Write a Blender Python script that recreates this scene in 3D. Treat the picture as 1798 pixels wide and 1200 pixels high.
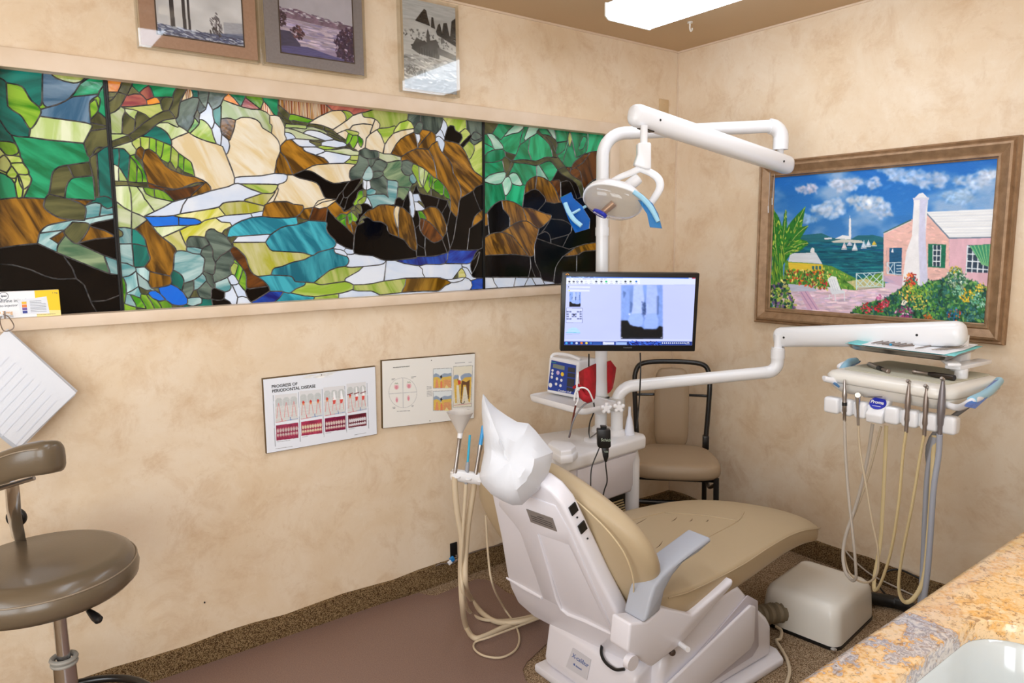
import bpy, bmesh, math, random
import numpy as np
from mathutils import Vector, Matrix

for o in list(bpy.data.objects): bpy.data.objects.remove(o, do_unlink=True)
SC = bpy.context.scene; COL = SC.collection
random.seed(7)

# ------------------------------------------------------------- camera, world, light, exposure
cd = bpy.data.cameras.new('camera'); CAM = bpy.data.objects.new('camera', cd); COL.objects.link(CAM)
cd.sensor_width = 36; cd.lens = 25.157; cd.clip_start = 0.02
CAM.matrix_world = Matrix((((0.798144, 0.091873, -0.595421, -3.01992), (-0.602375, 0.104454, -0.791349, -2.56019), (-0.010509, 0.990277, 0.138711, 1.48106), (0, 0, 0, 1))))
SC.camera = CAM
SC.view_settings.view_transform = 'Standard'; SC.view_settings.look = 'None'
SC.view_settings.gamma = 1; SC.view_settings.use_curve_mapping = False
SC.view_settings.exposure = 0.45
SC.cycles.use_denoising = True
SC.cycles.max_bounces = 8; SC.cycles.diffuse_bounces = 5; SC.cycles.transparent_max_bounces = 12
SC.cycles.sample_clamp_indirect = 6
W = bpy.data.worlds.new('world'); SC.world = W; W.use_nodes = True
W.node_tree.nodes['Background'].inputs[0].default_value = (0.9, 0.95, 1, 1)
W.node_tree.nodes['Background'].inputs[1].default_value = 0.6
def area(name, loc, target, sx, sy, power, col):
    l = bpy.data.lights.new(name, 'AREA'); l.shape = 'RECTANGLE'; l.size = sx; l.size_y = sy
    l.energy = power; l.color = col
    o = bpy.data.objects.new(name, l); COL.objects.link(o); o.location = loc
    o.rotation_euler = (Vector(target)-Vector(loc)).to_track_quat('-Z', 'Y').to_euler()
    return o
FIXTURE = 6.0            # radiance of the fluorescent diffusers
FILL_COL = (0.84, 0.93, 1.0)  # cool tint of the added fill lights
area('fill_light_back', (-3.7, -3.66, 1.45), (-3.7, 0, 1.45), 1.3, 1.5, 31, FILL_COL)  # unseen fill lamp added behind the camera to even out the room
area('fill_light_side', (-4.56, -2.1, 1.45), (0, -2.1, 1.45), 1.9, 1.5, 36, FILL_COL)  # second added fill, brightens the low walls and the chair

# ------------------------------------------------------------- helpers: colour, materials
def lin(c):
    if isinstance(c, str): c = tuple(int(c[i:i+2], 16) for i in (0, 2, 4))
    return tuple(((v/255)/12.92 if v/255 <= .04045 else ((v/255+.055)/1.055)**2.4) for v in c)
def rgba(c): return (*lin(c), 1)
MATS = {}
def mat(name, col, rough=.5, metal=0, spec=.5, coat=0, noise=None, bump=None, emit=0, alpha=1, trans=0):
    """noise=(scale, colour2, detail) mottles; bump=(scale, strength)"""
    if name in MATS: return MATS[name]
    m = bpy.data.materials.new(name); m.use_nodes = True; nt = m.node_tree; b = nt.nodes['Principled BSDF']
    b.inputs['Base Color'].default_value = rgba(col); b.inputs['Roughness'].default_value = rough
    b.inputs['Metallic'].default_value = metal; b.inputs['Specular IOR Level'].default_value = spec
    b.inputs['Coat Weight'].default_value = coat; b.inputs['Coat Roughness'].default_value = .08
    b.inputs['Alpha'].default_value = alpha; b.inputs['Transmission Weight'].default_value = trans
    if emit:
        b.inputs['Emission Color'].default_value = rgba(col); b.inputs['Emission Strength'].default_value = emit
    tc = nt.nodes.new('ShaderNodeTexCoord')
    if noise:
        n = nt.nodes.new('ShaderNodeTexNoise'); n.inputs['Scale'].default_value = noise[0]
        n.inputs['Detail'].default_value = noise[2] if len(noise) > 2 else 4
        r = nt.nodes.new('ShaderNodeValToRGB'); r.color_ramp.elements[0].position = .35; r.color_ramp.elements[1].position = .65
        r.color_ramp.elements[0].color = rgba(col); r.color_ramp.elements[1].color = rgba(noise[1])
        nt.links.new(tc.outputs['Object'], n.inputs['Vector']); nt.links.new(n.outputs['Fac'], r.inputs['Fac'])
        nt.links.new(r.outputs['Color'], b.inputs['Base Color'])
    if bump:
        n = nt.nodes.new('ShaderNodeTexNoise'); n.inputs['Scale'].default_value = bump[0]; n.inputs['Detail'].default_value = 5
        bp = nt.nodes.new('ShaderNodeBump'); bp.inputs['Strength'].default_value = bump[1]; bp.inputs['Distance'].default_value = .004
        nt.links.new(tc.outputs['Object'], n.inputs['Vector']); nt.links.new(n.outputs['Fac'], bp.inputs['Height'])
        nt.links.new(bp.outputs['Normal'], b.inputs['Normal'])
    MATS[name] = m; return m
def vcol_mat(name, rough=.6, emit=0, spec=.3):
    if name in MATS: return MATS[name]
    m = bpy.data.materials.new(name); m.use_nodes = True; nt = m.node_tree; b = nt.nodes['Principled BSDF']
    a = nt.nodes.new('ShaderNodeVertexColor'); a.layer_name = 'print'
    b.inputs['Roughness'].default_value = rough; b.inputs['Specular IOR Level'].default_value = spec
    if emit:
        b.inputs['Base Color'].default_value = (.01, .01, .01, 1)
        nt.links.new(a.outputs['Color'], b.inputs['Emission Color']); b.inputs['Emission Strength'].default_value = emit
    else: nt.links.new(a.outputs['Color'], b.inputs['Base Color'])
    MATS[name] = m; return m

# ------------------------------------------------------------- helpers: meshes
def V(*a): return Vector(a if len(a) > 1 else a[0])
def smooth_path(pts, k=6):
    P = [Vector(p) for p in pts]
    if len(P) < 3: return P
    Q = [2*P[0]-P[1]] + P + [2*P[-1]-P[-2]]; out = []
    for i in range(1, len(Q)-2):
        a, b, c, d = Q[i-1:i+3]
        for j in range(k):
            t = j/k; out.append(.5*((2*b)+(c-a)*t+(2*a-5*b+4*c-d)*t*t+(3*b-a-3*c+d)*t**3))
    out.append(P[-1]); return out
def clear(name, tint=(255,255,255), gloss=.06, body=0, bodycol=(255,255,255)):
    """thin clear plastic: see-through, tinted, with a sharp sheen"""
    m = bpy.data.materials.new(name); m.use_nodes = True; nt = m.node_tree; nt.nodes.remove(nt.nodes['Principled BSDF']); out = nt.nodes['Material Output']
    t = nt.nodes.new('ShaderNodeBsdfTransparent'); t.inputs[0].default_value = rgba(tint)
    g = nt.nodes.new('ShaderNodeBsdfGlossy'); g.inputs['Roughness'].default_value = gloss
    lw = nt.nodes.new('ShaderNodeLayerWeight'); lw.inputs[0].default_value = .5
    pw = nt.nodes.new('ShaderNodeMath'); pw.operation = 'POWER'; pw.inputs[1].default_value = 4; nt.links.new(lw.outputs['Facing'], pw.inputs[0])
    f = nt.nodes.new('ShaderNodeMath'); f.operation = 'MULTIPLY_ADD'; f.inputs[1].default_value = .9; f.inputs[2].default_value = .045; nt.links.new(pw.outputs[0], f.inputs[0])
    mx = nt.nodes.new('ShaderNodeMixShader'); nt.links.new(f.outputs[0], mx.inputs[0])
    src = t.outputs[0]
    if body:
        d = nt.nodes.new('ShaderNodeBsdfDiffuse'); d.inputs[0].default_value = rgba(bodycol); m2 = nt.nodes.new('ShaderNodeMixShader'); m2.inputs[0].default_value = body
        nt.links.new(t.outputs[0], m2.inputs[1]); nt.links.new(d.outputs[0], m2.inputs[2]); src = m2.outputs[0]
    nt.links.new(src, mx.inputs[1]); nt.links.new(g.outputs[0], mx.inputs[2]); nt.links.new(mx.outputs[0], out.inputs[0]); return m
class MB:
    def __init__(s): s.v = []; s.f = []
    def add(s, vs, fs):
        o = len(s.v); s.v += [Vector(p) for p in vs]; s.f += [tuple(i+o for i in f) for f in fs]; return s
    def box(s, lo, hi):
        (a, b, c), (d, e, f) = lo, hi
        return s.add([(a,b,c),(d,b,c),(d,e,c),(a,e,c),(a,b,f),(d,b,f),(d,e,f),(a,e,f)],
                     [(0,3,2,1),(4,5,6,7),(0,1,5,4),(1,2,6,5),(2,3,7,6),(3,0,4,7)])
    def obox(s, c, ax, ay, az, sx, sy, sz):
        """box about centre c, unit axes, full sizes"""
        c, ax, ay, az = Vector(c), Vector(ax)*sx/2, Vector(ay)*sy/2, Vector(az)*sz/2
        return s.add([c-ax-ay-az, c+ax-ay-az, c+ax+ay-az, c-ax+ay-az, c-ax-ay+az, c+ax-ay+az, c+ax+ay+az, c-ax+ay+az],
                     [(0,3,2,1),(4,5,6,7),(0,1,5,4),(1,2,6,5),(2,3,7,6),(3,0,4,7)])
    def loft(s, rings, caps=True, closed=False):
        n = len(rings[0]); o = len(s.v)
        for r in rings: s.v += [Vector(p) for p in r]
        m = len(rings)
        for i in range(m if closed else m-1):
            a, b = o+i*n, o+((i+1) % m)*n
            for j in range(n): s.f.append((a+j, a+(j+1) % n, b+(j+1) % n, b+j))
        if caps and not closed:
            s.f.append(tuple(o+j for j in range(n))[::-1]); s.f.append(tuple(o+(m-1)*n+j for j in range(n)))
        return s
    def tube(s, pts, r, n=12, k=6, caps=True, flat=1.0, up=None):
        P = smooth_path(pts, k) if k else [Vector(p) for p in pts]
        rr = [r]*len(P) if not isinstance(r, (list, tuple)) else [np.interp(i/(len(P)-1), np.linspace(0, 1, len(r)), r) for i in range(len(P))]
        t0 = (P[1]-P[0]).normalized()
        u = Vector(up) if up else (Vector((0,0,1)) if abs(t0.z) < .9 else Vector((1,0,0)))
        rings = []
        for i, p in enumerate(P):
            t = (P[min(i+1, len(P)-1)]-P[max(i-1, 0)])
            t = t.normalized() if t.length > 1e-9 else t0
            u = (u-t*u.dot(t)); u = u.normalized() if u.length > 1e-6 else Vector((1,0,0))
            w = t.cross(u)
            rings.append([p+(u*math.cos(a)+w*math.sin(a)*flat)*rr[i] for a in (2*math.pi*j/n for j in range(n))])
        return s.loft(rings, caps)
    def lathe(s, prof, o, axis=(0,0,1), n=24, caps=True):
        o = Vector(o); ax = Vector(axis).normalized()
        u = ax.cross(Vector((1,0,0))) if abs(ax.x) < .9 else ax.cross(Vector((0,1,0))); u.normalize(); w = ax.cross(u)
        return s.loft([[o+ax*h+(u*math.cos(a)+w*math.sin(a))*r for a in (2*math.pi*j/n for j in range(n))] for r, h in prof], caps)
    def prism(s, poly, depth):
        """poly: planar 3-d points, extruded along vector depth"""
        d = Vector(depth); P = [Vector(p) for p in poly]; n = len(P); o = len(s.v)
        s.v += P+[p+d for p in P]
        s.f.append(tuple(range(o, o+n))[::-1]); s.f.append(tuple(range(o+n, o+2*n)))
        for i in range(n): s.f.append((o+i, o+(i+1) % n, o+n+(i+1) % n, o+n+i))
        return s
    def ball(s, c, r, n=12, sc=(1,1,1)):
        c = Vector(c); rings = []
        for i in range(1, n//2+1):
            ph = math.pi*i/(n//2+1)
            rings.append([c+Vector((math.sin(ph)*math.cos(2*math.pi*j/n)*sc[0], math.sin(ph)*math.sin(2*math.pi*j/n)*sc[1], math.cos(ph)*sc[2]))*r for j in range(n)])
        return s.loft(rings)
    def torus(s, c, R, r, axis=(0,0,1), n=40, m=10):
        c = Vector(c); ax = Vector(axis).normalized()
        u = ax.cross(Vector((1,0,0))) if abs(ax.x) < .9 else ax.cross(Vector((0,1,0))); u.normalize(); w = ax.cross(u)
        rings = []
        for i in range(n):
            d = u*math.cos(2*math.pi*i/n)+w*math.sin(2*math.pi*i/n)
            rings.append([c+d*(R+r*math.cos(2*math.pi*j/m))+ax*r*math.sin(2*math.pi*j/m) for j in range(m)])
        return s.loft(rings, caps=False, closed=True)
    def rot(s, M, o=(0,0,0)):
        o = Vector(o); s.v = [o+M@(p-o) for p in s.v]; return s
ORIGIN = {}
def thing(name, label, cat, loc, group=None):
    o = bpy.data.objects.new(name, None); COL.objects.link(o); o.location = loc; o.empty_display_size = .05
    o['label'] = label; o['category'] = cat
    if group: o['group'] = group
    ORIGIN[o] = Vector(loc); return o
def obj(name, mb, m, parent=None, bevel=None, smooth=40, sub=0, label=None, kind=None):
    me = bpy.data.meshes.new(name)
    if parent is not None: o0 = ORIGIN[parent]
    else:
        xs = [p.x for p in mb.v]; ys = [p.y for p in mb.v]; zs = [p.z for p in mb.v]
        o0 = Vector(((min(xs)+max(xs))/2, (min(ys)+max(ys))/2, min(zs)))
    bm = bmesh.new(); vv = [bm.verts.new(p-o0) for p in mb.v]
    for f in mb.f:
        try: bm.faces.new([vv[i] for i in f])
        except ValueError: pass
    bmesh.ops.remove_doubles(bm, verts=bm.verts, dist=1e-6)
    bmesh.ops.recalc_face_normals(bm, faces=bm.faces)
    if bevel:
        w, seg = bevel[0], bevel[1]; ang = math.radians(bevel[2] if len(bevel) > 2 else 35)
        es = [e for e in bm.edges if len(e.link_faces) == 2 and e.calc_face_angle(0) > ang]
        bmesh.ops.bevel(bm, geom=es, offset=w, segments=seg, profile=.5, affect='EDGES', clamp_overlap=True)
    bm.to_mesh(me); bm.free()
    if smooth:
        me.shade_smooth(); me.set_sharp_from_angle(angle=math.radians(smooth))
    o = bpy.data.objects.new(name, me); COL.objects.link(o)
    if m: me.materials.append(m)
    if parent is not None: o.parent = parent
    else: o.location = o0
    ORIGIN[o] = o0
    if sub:
        md = o.modifiers.new('sub', 'SUBSURF'); md.levels = sub; md.render_levels = sub
    if label: o['label'] = label
    if kind: o['kind'] = kind
    return o
def tag(o, label, cat, group=None):
    o['label'] = label; o['category'] = cat
    if group: o['group'] = group
    return o
def struct(name, mb, m, **k): return obj(name, mb, m, kind='structure', **k)
def text(body, size, o, right, up, m, parent, name='lettering', align='LEFT', ext=.0004, bold=0, shear=0, xs=1.0):
    """flat lettering standing on the plane (right, up) at point o"""
    c = bpy.data.curves.new('t', 'FONT'); c.body = body; c.size = size; c.align_x = align; c.extrude = ext; c.offset = bold; c.shear = shear
    c.resolution_u = 3
    t = bpy.data.objects.new('t', c); COL.objects.link(t); dg = bpy.context.evaluated_depsgraph_get()
    me = bpy.data.meshes.new_from_object(t.evaluated_get(dg)); bpy.data.objects.remove(t)
    r, u = Vector(right).normalized(), Vector(up).normalized(); n = r.cross(u); o = Vector(o)
    mb = MB(); mb.add([o+r*v.co.x*xs+u*v.co.y+n*v.co.z for v in me.vertices], [tuple(p.vertices) for p in me.polygons])
    return obj(name, mb, m, parent, smooth=0)

# ------------------------------------------------------------- helpers: flat prints (pictures, posters, screen) as coloured grids
def homog(src, dst):
    A = []; b = []
    for (x, y), (u, v) in zip(src, dst):
        A += [[x, y, 1, 0, 0, 0, -u*x, -u*y], [0, 0, 0, x, y, 1, -v*x, -v*y]]; b += [u, v]
    return np.append(np.linalg.solve(np.array(A, float), np.array(b, float)), 1).reshape(3, 3)
def vnoise(w, h, cx, cy, seed, oct=4):
    rs = np.random.RandomState(seed); out = np.zeros((h, w)); amp = 1; tot = 0
    for _ in range(oct):
        g = rs.rand(int(cy)+3, int(cx)+3); y = np.linspace(0, cy, h); x = np.linspace(0, cx, w)
        yi = y.astype(int); xi = x.astype(int); fy = (y-yi)[:, None]; fx = (x-xi)[None]
        fy = fy*fy*(3-2*fy); fx = fx*fx*(3-2*fx)
        a = g[np.ix_(yi, xi)]; b = g[np.ix_(yi, xi+1)]; c = g[np.ix_(yi+1, xi)]; d = g[np.ix_(yi+1, xi+1)]
        out += amp*((a*(1-fx)+b*fx)*(1-fy)+(c*(1-fx)+d*fx)*fy); tot += amp; amp *= .5; cx *= 2; cy *= 2
    return out/tot
class Paint:
    """a picture of w x h dots; shapes are given in the survey frame of its four corners (TL,TR,BR,BL)"""
    def __init__(s, w, h, quad, bg=(255,255,255), seed=1):
        s.w, s.h = w, h; s.a = np.ones((h, w, 3))*np.array(bg, float); s.H = homog(quad, [(0,0),(w,0),(w,h),(0,h)])
        s.rs = np.random.RandomState(seed)
        s.k = math.sqrt(abs(w*h)/abs(sum(quad[i][0]*quad[(i+1)%4][1]-quad[(i+1)%4][0]*quad[i][1] for i in range(4))/2))
    def m(s, pts):
        P = np.c_[np.array(pts, float), np.ones(len(pts))]@s.H.T; return P[:, :2]/P[:, 2:]
    def cover(s, P):
        x0, y0 = np.floor(P.min(0)-1).astype(int); x1, y1 = np.ceil(P.max(0)+1).astype(int)
        x0, y0 = max(x0, 0), max(y0, 0); x1, y1 = min(x1, s.w), min(y1, s.h)
        if x1 <= x0 or y1 <= y0: return None
        acc = np.zeros((y1-y0, x1-x0))
        for oy in (.25, .75):
            for ox in (.25, .75):
                X, Y = np.meshgrid(np.arange(x0, x1)+ox, np.arange(y0, y1)+oy); ins = np.zeros(X.shape, bool)
                for (ax, ay), (bx, by) in zip(P, np.roll(P, -1, 0)):
                    if ay == by: continue
                    c = ((ay > Y) != (by > Y)) & (X < (bx-ax)*(Y-ay)/(by-ay)+ax); ins ^= c
                acc += ins*.25
        return acc, x0, y0, x1, y1
    def poly(s, pts, col, op=1, var=0, cells=(6, 20), raw=False):
        c = s.cover(np.array(pts, float) if raw else s.m(pts))
        if c is None: return s
        k, x0, y0, x1, y1 = c; k = (k*op)[..., None]
        col = np.array(col, float)*np.ones((y1-y0, x1-x0, 3))
        if var: col = col*(1+var*(vnoise(x1-x0, y1-y0, max(1, cells[0]), max(1, cells[1]), s.rs.randint(9999), 3)-.5))[..., None]
        s.a[y0:y1, x0:x1] = s.a[y0:y1, x0:x1]*(1-k)+col*k; return s
    def line(s, pts, wd, col, op=1):
        P = s.m(pts); wd = wd*s.k/2
        for a, b in zip(P, P[1:]):
            d = b-a; L = np.hypot(*d)
            if L < 1e-6: continue
            n = np.array([-d[1], d[0]])/L*max(wd, .3); e = d/L*.15
            s.poly([a+n-e, b+n+e, b-n+e, a-n-e], col, op*min(1, wd/.3), raw=True)
        return s
    def ell(s, c, rx, ry, col, ang=0, op=1, n=16, var=0):
        ca, sa = math.cos(ang), math.sin(ang)
        return s.poly([(c[0]+rx*math.cos(t)*ca-ry*math.sin(t)*sa, c[1]+rx*math.cos(t)*sa+ry*math.sin(t)*ca) for t in np.linspace(0, 2*math.pi, n, endpoint=False)], col, op, var)
    def blur(s, pts, n=2):
        P = s.m(pts); x0, y0 = np.maximum(P.min(0).astype(int), 0); x1, y1 = P.max(0).astype(int); b = s.a[y0:y1, x0:x1]
        for _ in range(n):
            q = np.pad(b, ((1,1),(1,1),(0,0)), 'edge'); b = (q[1:-1,1:-1]*2+q[:-2,1:-1]+q[2:,1:-1]+q[1:-1,:-2]+q[1:-1,2:])/6
        s.a[y0:y1, x0:x1] = b; return s
    def dabs(s, pts, cols, n, ln, wd, ang=0, spread=1.5, op=.9):
        P = np.array(pts, float); lo, hi = P.min(0), P.max(0); k = 0
        while k < n:
            x, y = lo+s.rs.rand(2)*(hi-lo); ins = False
            for (ax, ay), (bx, by) in zip(P, np.roll(P, -1, 0)):
                if (ay > y) != (by > y) and x < (bx-ax)*(y-ay)/(by-ay)+ax: ins = not ins
            k += 1
            if not ins: continue
            c = np.array(cols[s.rs.randint(len(cols))])*(.8+.4*s.rs.rand())
            s.ell((x, y), ln*(.6+.8*s.rs.rand()), wd*(.6+.8*s.rs.rand()), c, ang+spread*(s.rs.rand()-.5)*2, op, 7)
        return s
def print_mesh(p, corners, name, m, parent, relief=0):
    """the picture as a grid on the four 3-d corners TL,TR,BR,BL"""
    w, h = p.w, p.h; TL, TR, BR, BL = [np.array(c, float) for c in corners]
    X, Y = np.meshgrid(np.linspace(0, 1, w), np.linspace(0, 1, h)); X = X[..., None]; Y = Y[..., None]
    co = (TL*(1-X)+TR*X)*(1-Y)+(BL*(1-X)+BR*X)*Y
    a = np.clip(p.a, 0, 255)/255
    if relief:
        n = np.cross(BL-TL, TR-TL); n /= np.linalg.norm(n); co = co+n*(relief*(a.mean(2)+p.rs.rand(h, w)*.6))[..., None]
    o0 = np.array(ORIGIN[parent]); co = (co-o0).reshape(-1, 3)
    me = bpy.data.meshes.new(name); me.vertices.add(w*h); me.vertices.foreach_set('co', co.ravel())
    i = (np.arange(h-1)[:, None]*w+np.arange(w-1)[None]).ravel(); q = np.stack([i, i+w, i+w+1, i+1], 1)
    me.loops.add(q.size); me.loops.foreach_set('vertex_index', q.ravel().astype(np.int32))
    me.polygons.add(len(q)); me.polygons.foreach_set('loop_start', (np.arange(len(q))*4).astype(np.int32))
    me.update(calc_edges=True); me.validate()
    l = np.where(a <= .04045, a/12.92, ((a+.055)/1.055)**2.4); l = np.concatenate([l, np.ones((h, w, 1))], 2)
    at = me.color_attributes.new('print', 'FLOAT_COLOR', 'POINT'); at.data.foreach_set('color', l.reshape(-1).astype(np.float32))
    me.materials.append(m); o = bpy.data.objects.new(name, me); COL.objects.link(o); o.parent = parent; ORIGIN[o] = ORIGIN[parent]
    return o

# stained glass: one pane a line, its glass and its outline on the panel plane in mm (start, then steps)
PANES_1 = """
teal -2902,1997 112,0 -5,-9 -2,-7 -6,-71 -5,-16 -4,-3 -4,0 -14,12 -5,8 -10,25 -6,6 -11,4 -24,2 -6,7 -8,4 -6,0
blues -2789,1997 10,1 7,-15 10,-7 18,-6 24,-3 10,2 11,5 22,24 28,0 -2,-3 -19,-5 -12,-6 -20,-17 -19,-31 -11,-13 -12,-10 -23,-14 -23,-9 -6,1 -5,5 -3,12 7,73 2,7
lime -2778,1997 97,2 2,-2 -14,-17 -6,-6 -11,-5 -10,-2 -24,3 -20,6 -8,7 -6,12
emer -2648,1998 12,0 0,-23 -12,-18 -8,-15 -68,-15 -7,-3 1,2 12,15 16,26 20,17 12,6 19,5
teal -2906,1958 6,1 8,-4 5,-7 -1,-22 -1,-27 0,-16 9,-10 17,-11 6,-7 12,-27 4,-4 -5,-24 -27,-1 -15,3 -10,12 -13,27 -5,1
green -2887,1947 25,-1 12,-4 5,-8 14,-29 16,-15 5,-8 1,-8 -3,-8 -14,-27 -10,-13 -5,-2 -3,2 -13,29 -6,7 -17,11 -9,10 0,24
emer -2638,1973 2,0 0,-7 -1,-93 -1,-4 -23,21 7,23 2,13 -1,4 -5,7 3,3 1,8
blues -2660,1941 5,0 -2,-3 -18,-14 -4,-5 -3,-7 -1,-12 0,-35 -1,-14 -29,4 -94,6 -6,1 3,10 1,10 51,22 11,7 16,12 7,4
green -2659,1936 6,-5 1,-5 -2,-13 -5,-13 -3,17 -3,7 -4,0 -10,-9 -1,0 1,4 4,5
green -2669,1924 5,0 2,-7 3,-18 -1,-6 -8,-12 -14,-16 -1,2 -1,23 2,22
green -2804,1907 3,-11 9,-6 -17,-8 -6,8 4,1 4,5
olive -2662,1889 25,-21 -1,-20 -45,7 0,9
pale -2814,1862 115,-8 15,-4 3,-3 1,-4 -16,-31 -12,-20 -88,3 -48,4 -1,2 5,22 5,4 7,10
teal -2916,1840 5,1 13,-27 10,-12 8,-21 0,-3 -10,4 -31,2
olive -2683,1854 45,-6 0,-5 -48,-13 0,1 6,13 -1,3 -3,3
olive -2640,1841 2,1 1,-2 -1,-51 -16,-6 -12,0 -7,-3 -6,-7 -8,-16 -8,-7 -5,7 -7,35 19,36 3,2
emer -2887,1802 14,-3 28,0 41,-4 96,-4 8,-34 6,-8 -2,-12 -3,-1 -72,-16 -5,-2 -9,-6 -7,-8 -5,-10 -10,-49 -4,-9 -11,-14 -49,2 -2,2 21,43 2,12 -5,11 0,7 -1,7 -11,18 -1,9 -4,8 0,11 -4,17 -11,29
green -2921,1783 26,0 13,-4 4,-5 3,-8 1,-7 -2,-6 -4,-4 -10,-5 -11,0 -5,1 -3,4 -8,13 -6,1
olive -2668,1782 12,1 1,0 0,-2 -21,-18 -8,-5 -2,-1 1,5 7,13 5,5
teal -2640,1788 2,-1 0,-6 -2,-158 -1,-2 -11,10 -6,2 -6,1 -12,-2 -2,3 3,129 22,19
lime -2923,1762 5,0 10,-15 5,-3 14,0 12,-1 5,-2 4,-6 1,-10 -30,-3 -7,16 -6,6 -3,-1 -8,-7 -4,-1
lime -2874,1757 2,-5 0,-10 -16,2 1,1 9,5
olive -2676,1763 2,0 0,-5 -4,-125 -3,-2 -7,-2 -2,3 1,32 -1,28 -6,47 2,11 7,6
lime -2912,1744 5,-3 4,-5 6,-13 1,-8 -9,-16 -3,-4 -4,0 -11,6 -6,1 3,32 5,2
olive -2697,1736 5,-25 1,-15 -50,-8 -13,33 0,3
lime -2881,1724 15,0 10,-18 2,-8 -2,-5 -7,-3 -20,2 -10,20 -3,3 -1,5 2,2
olive -2757,1724 3,-1 12,-35 -8,-6 -8,-10 -7,-19 -5,-25 -2,-1 -37,9 -1,2 5,18 6,31 4,13 7,9 11,9
lime -2896,1713 3,-1 11,-20 -5,-11 -4,-2 -8,0 -8,4 -3,4 2,8
lime -2929,1701 6,0 10,-5 5,-1 -2,-6 -1,-1 -13,6 -5,1
emer -2929,1694 5,0 13,-6 13,-12 6,-12 2,-39 -1,-1 -42,-7 -3,1
lime -2882,1691 19,-1 7,2 5,-9 1,-7 -4,-11 -4,-6 -11,-10 -4,0 0,8 -2,12 -4,16 -3,4
lime -2883,1689 1,-2 0,-7 2,-15 3,-10 4,-8 -2,-10 -3,-11 -3,-3 -4,-1 -4,0 -1,2 -2,40 3,6 2,11
lime -2881,1687 2,-2 4,-16 2,-12 -1,-6 -3,4 -3,10 -2,15
emer -2692,1695 2,-1 1,-13 -1,-59 -7,-1 -62,2 -10,3 2,16 3,15 6,15 8,10 8,5 4,1
lime -2889,1680 2,-1 -2,-9 -4,-4 -2,2 -3,10
lime -2860,1657 1,0 -1,-5 -14,-28 -4,0 5,24 5,2
olive -2810,1636 51,-13 33,-15 6,-5 3,-10 0,-6 -6,-28 -34,1 -22,3 -16,6 -17,12 -11,11 -3,8 5,22
teal -2665,1634 7,-1 5,-2 13,-10 0,-14 -1,-4 -13,-6 -7,0 -9,6 -7,8 -10,3 -12,-2 -12,-5 -2,0 16,13 7,2 1,7
amber -2879,1624 56,-2 1,-3 -4,-13 0,-7 3,-7 6,-7 12,-10 12,-7 14,-5 19,-2 1,-2 -51,-12 -11,-4 -10,-7 -7,-8 -6,-10 -7,-26 -1,-3 -51,-5 -41,-7 -5,0 12,139 46,8 6,-2
amber -2757,1624 59,-3 -16,-15 -5,-3 -13,9 -25,10
aqua -2689,1614 12,-3 2,-4 -7,-36 -40,-8 0,3 5,22 0,7 -2,8 5,3 15,6
aqua -2674,1606 9,-7 5,-3 7,1 12,5 1,-3 -1,-17 -4,-3 -36,-7 -1,2
aqua -2642,1580 2,-5 0,-8 -2,-2 -54,-13 -14,-6 -5,4 -6,2 -34,2 -18,-19 -7,-6 -62,-8 4,7 7,8 10,7 13,4 51,13 32,-1 4,4
black -2642,1565 1,0 1,-5 -2,-121 -1,-4 -37,16 -66,37 1,2 48,12 39,3 10,2 1,4 -4,5 -20,12 -31,10 -8,4 -1,2 4,4 9,3
olive -2756,1554 35,-2 6,-2 4,-6 -2,-8 -6,-11 -11,-17 -9,-12 -9,-7 -6,-1 -8,6 -10,12 -9,14 1,9 7,6
amber -2711,1542 40,-14 20,-12 4,-4 0,-4 -7,-2 -43,-4 -47,-12 0,2 13,14 10,15
aqua -2785,1529 3,0 -1,-3 -35,-22 20,-16 -3,-8 -4,-17 -46,27 5,22 4,8
amber -2781,1528 1,-2 -1,-6 3,-6 -20,-25 -20,14
fern -2778,1514 13,-17 10,-8 8,-1 68,-37 12,-53 -1,-3 -6,1 -33,15 -97,51 2,15 3,8
black -2852,1490 66,-38 0,-4 18,-34 3,-10 4,-22 -33,-2 -26,4 -21,8 -32,19 -28,11 -19,6 -33,3 4,45 46,8
aqua -2678,1450 35,-15 0,-46 -14,2 -10,3 -12,52
black -2785,1451 101,-51 19,-8 22,-3 0,-65 -41,-15 -18,-1 -25,0 -13,51 -5,7 -15,15 -8,33 -18,34
black -2953,1431 33,-3 19,-6 28,-11 32,-19 21,-8 13,-3 47,0 15,-15 5,-7 14,-53 13,-37 -254,-1
black -2646,1323 3,0 0,-7 -1,-41 0,-6 -2,-1 -65,0 -16,39 3,1 22,0 18,1
"""
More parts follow.
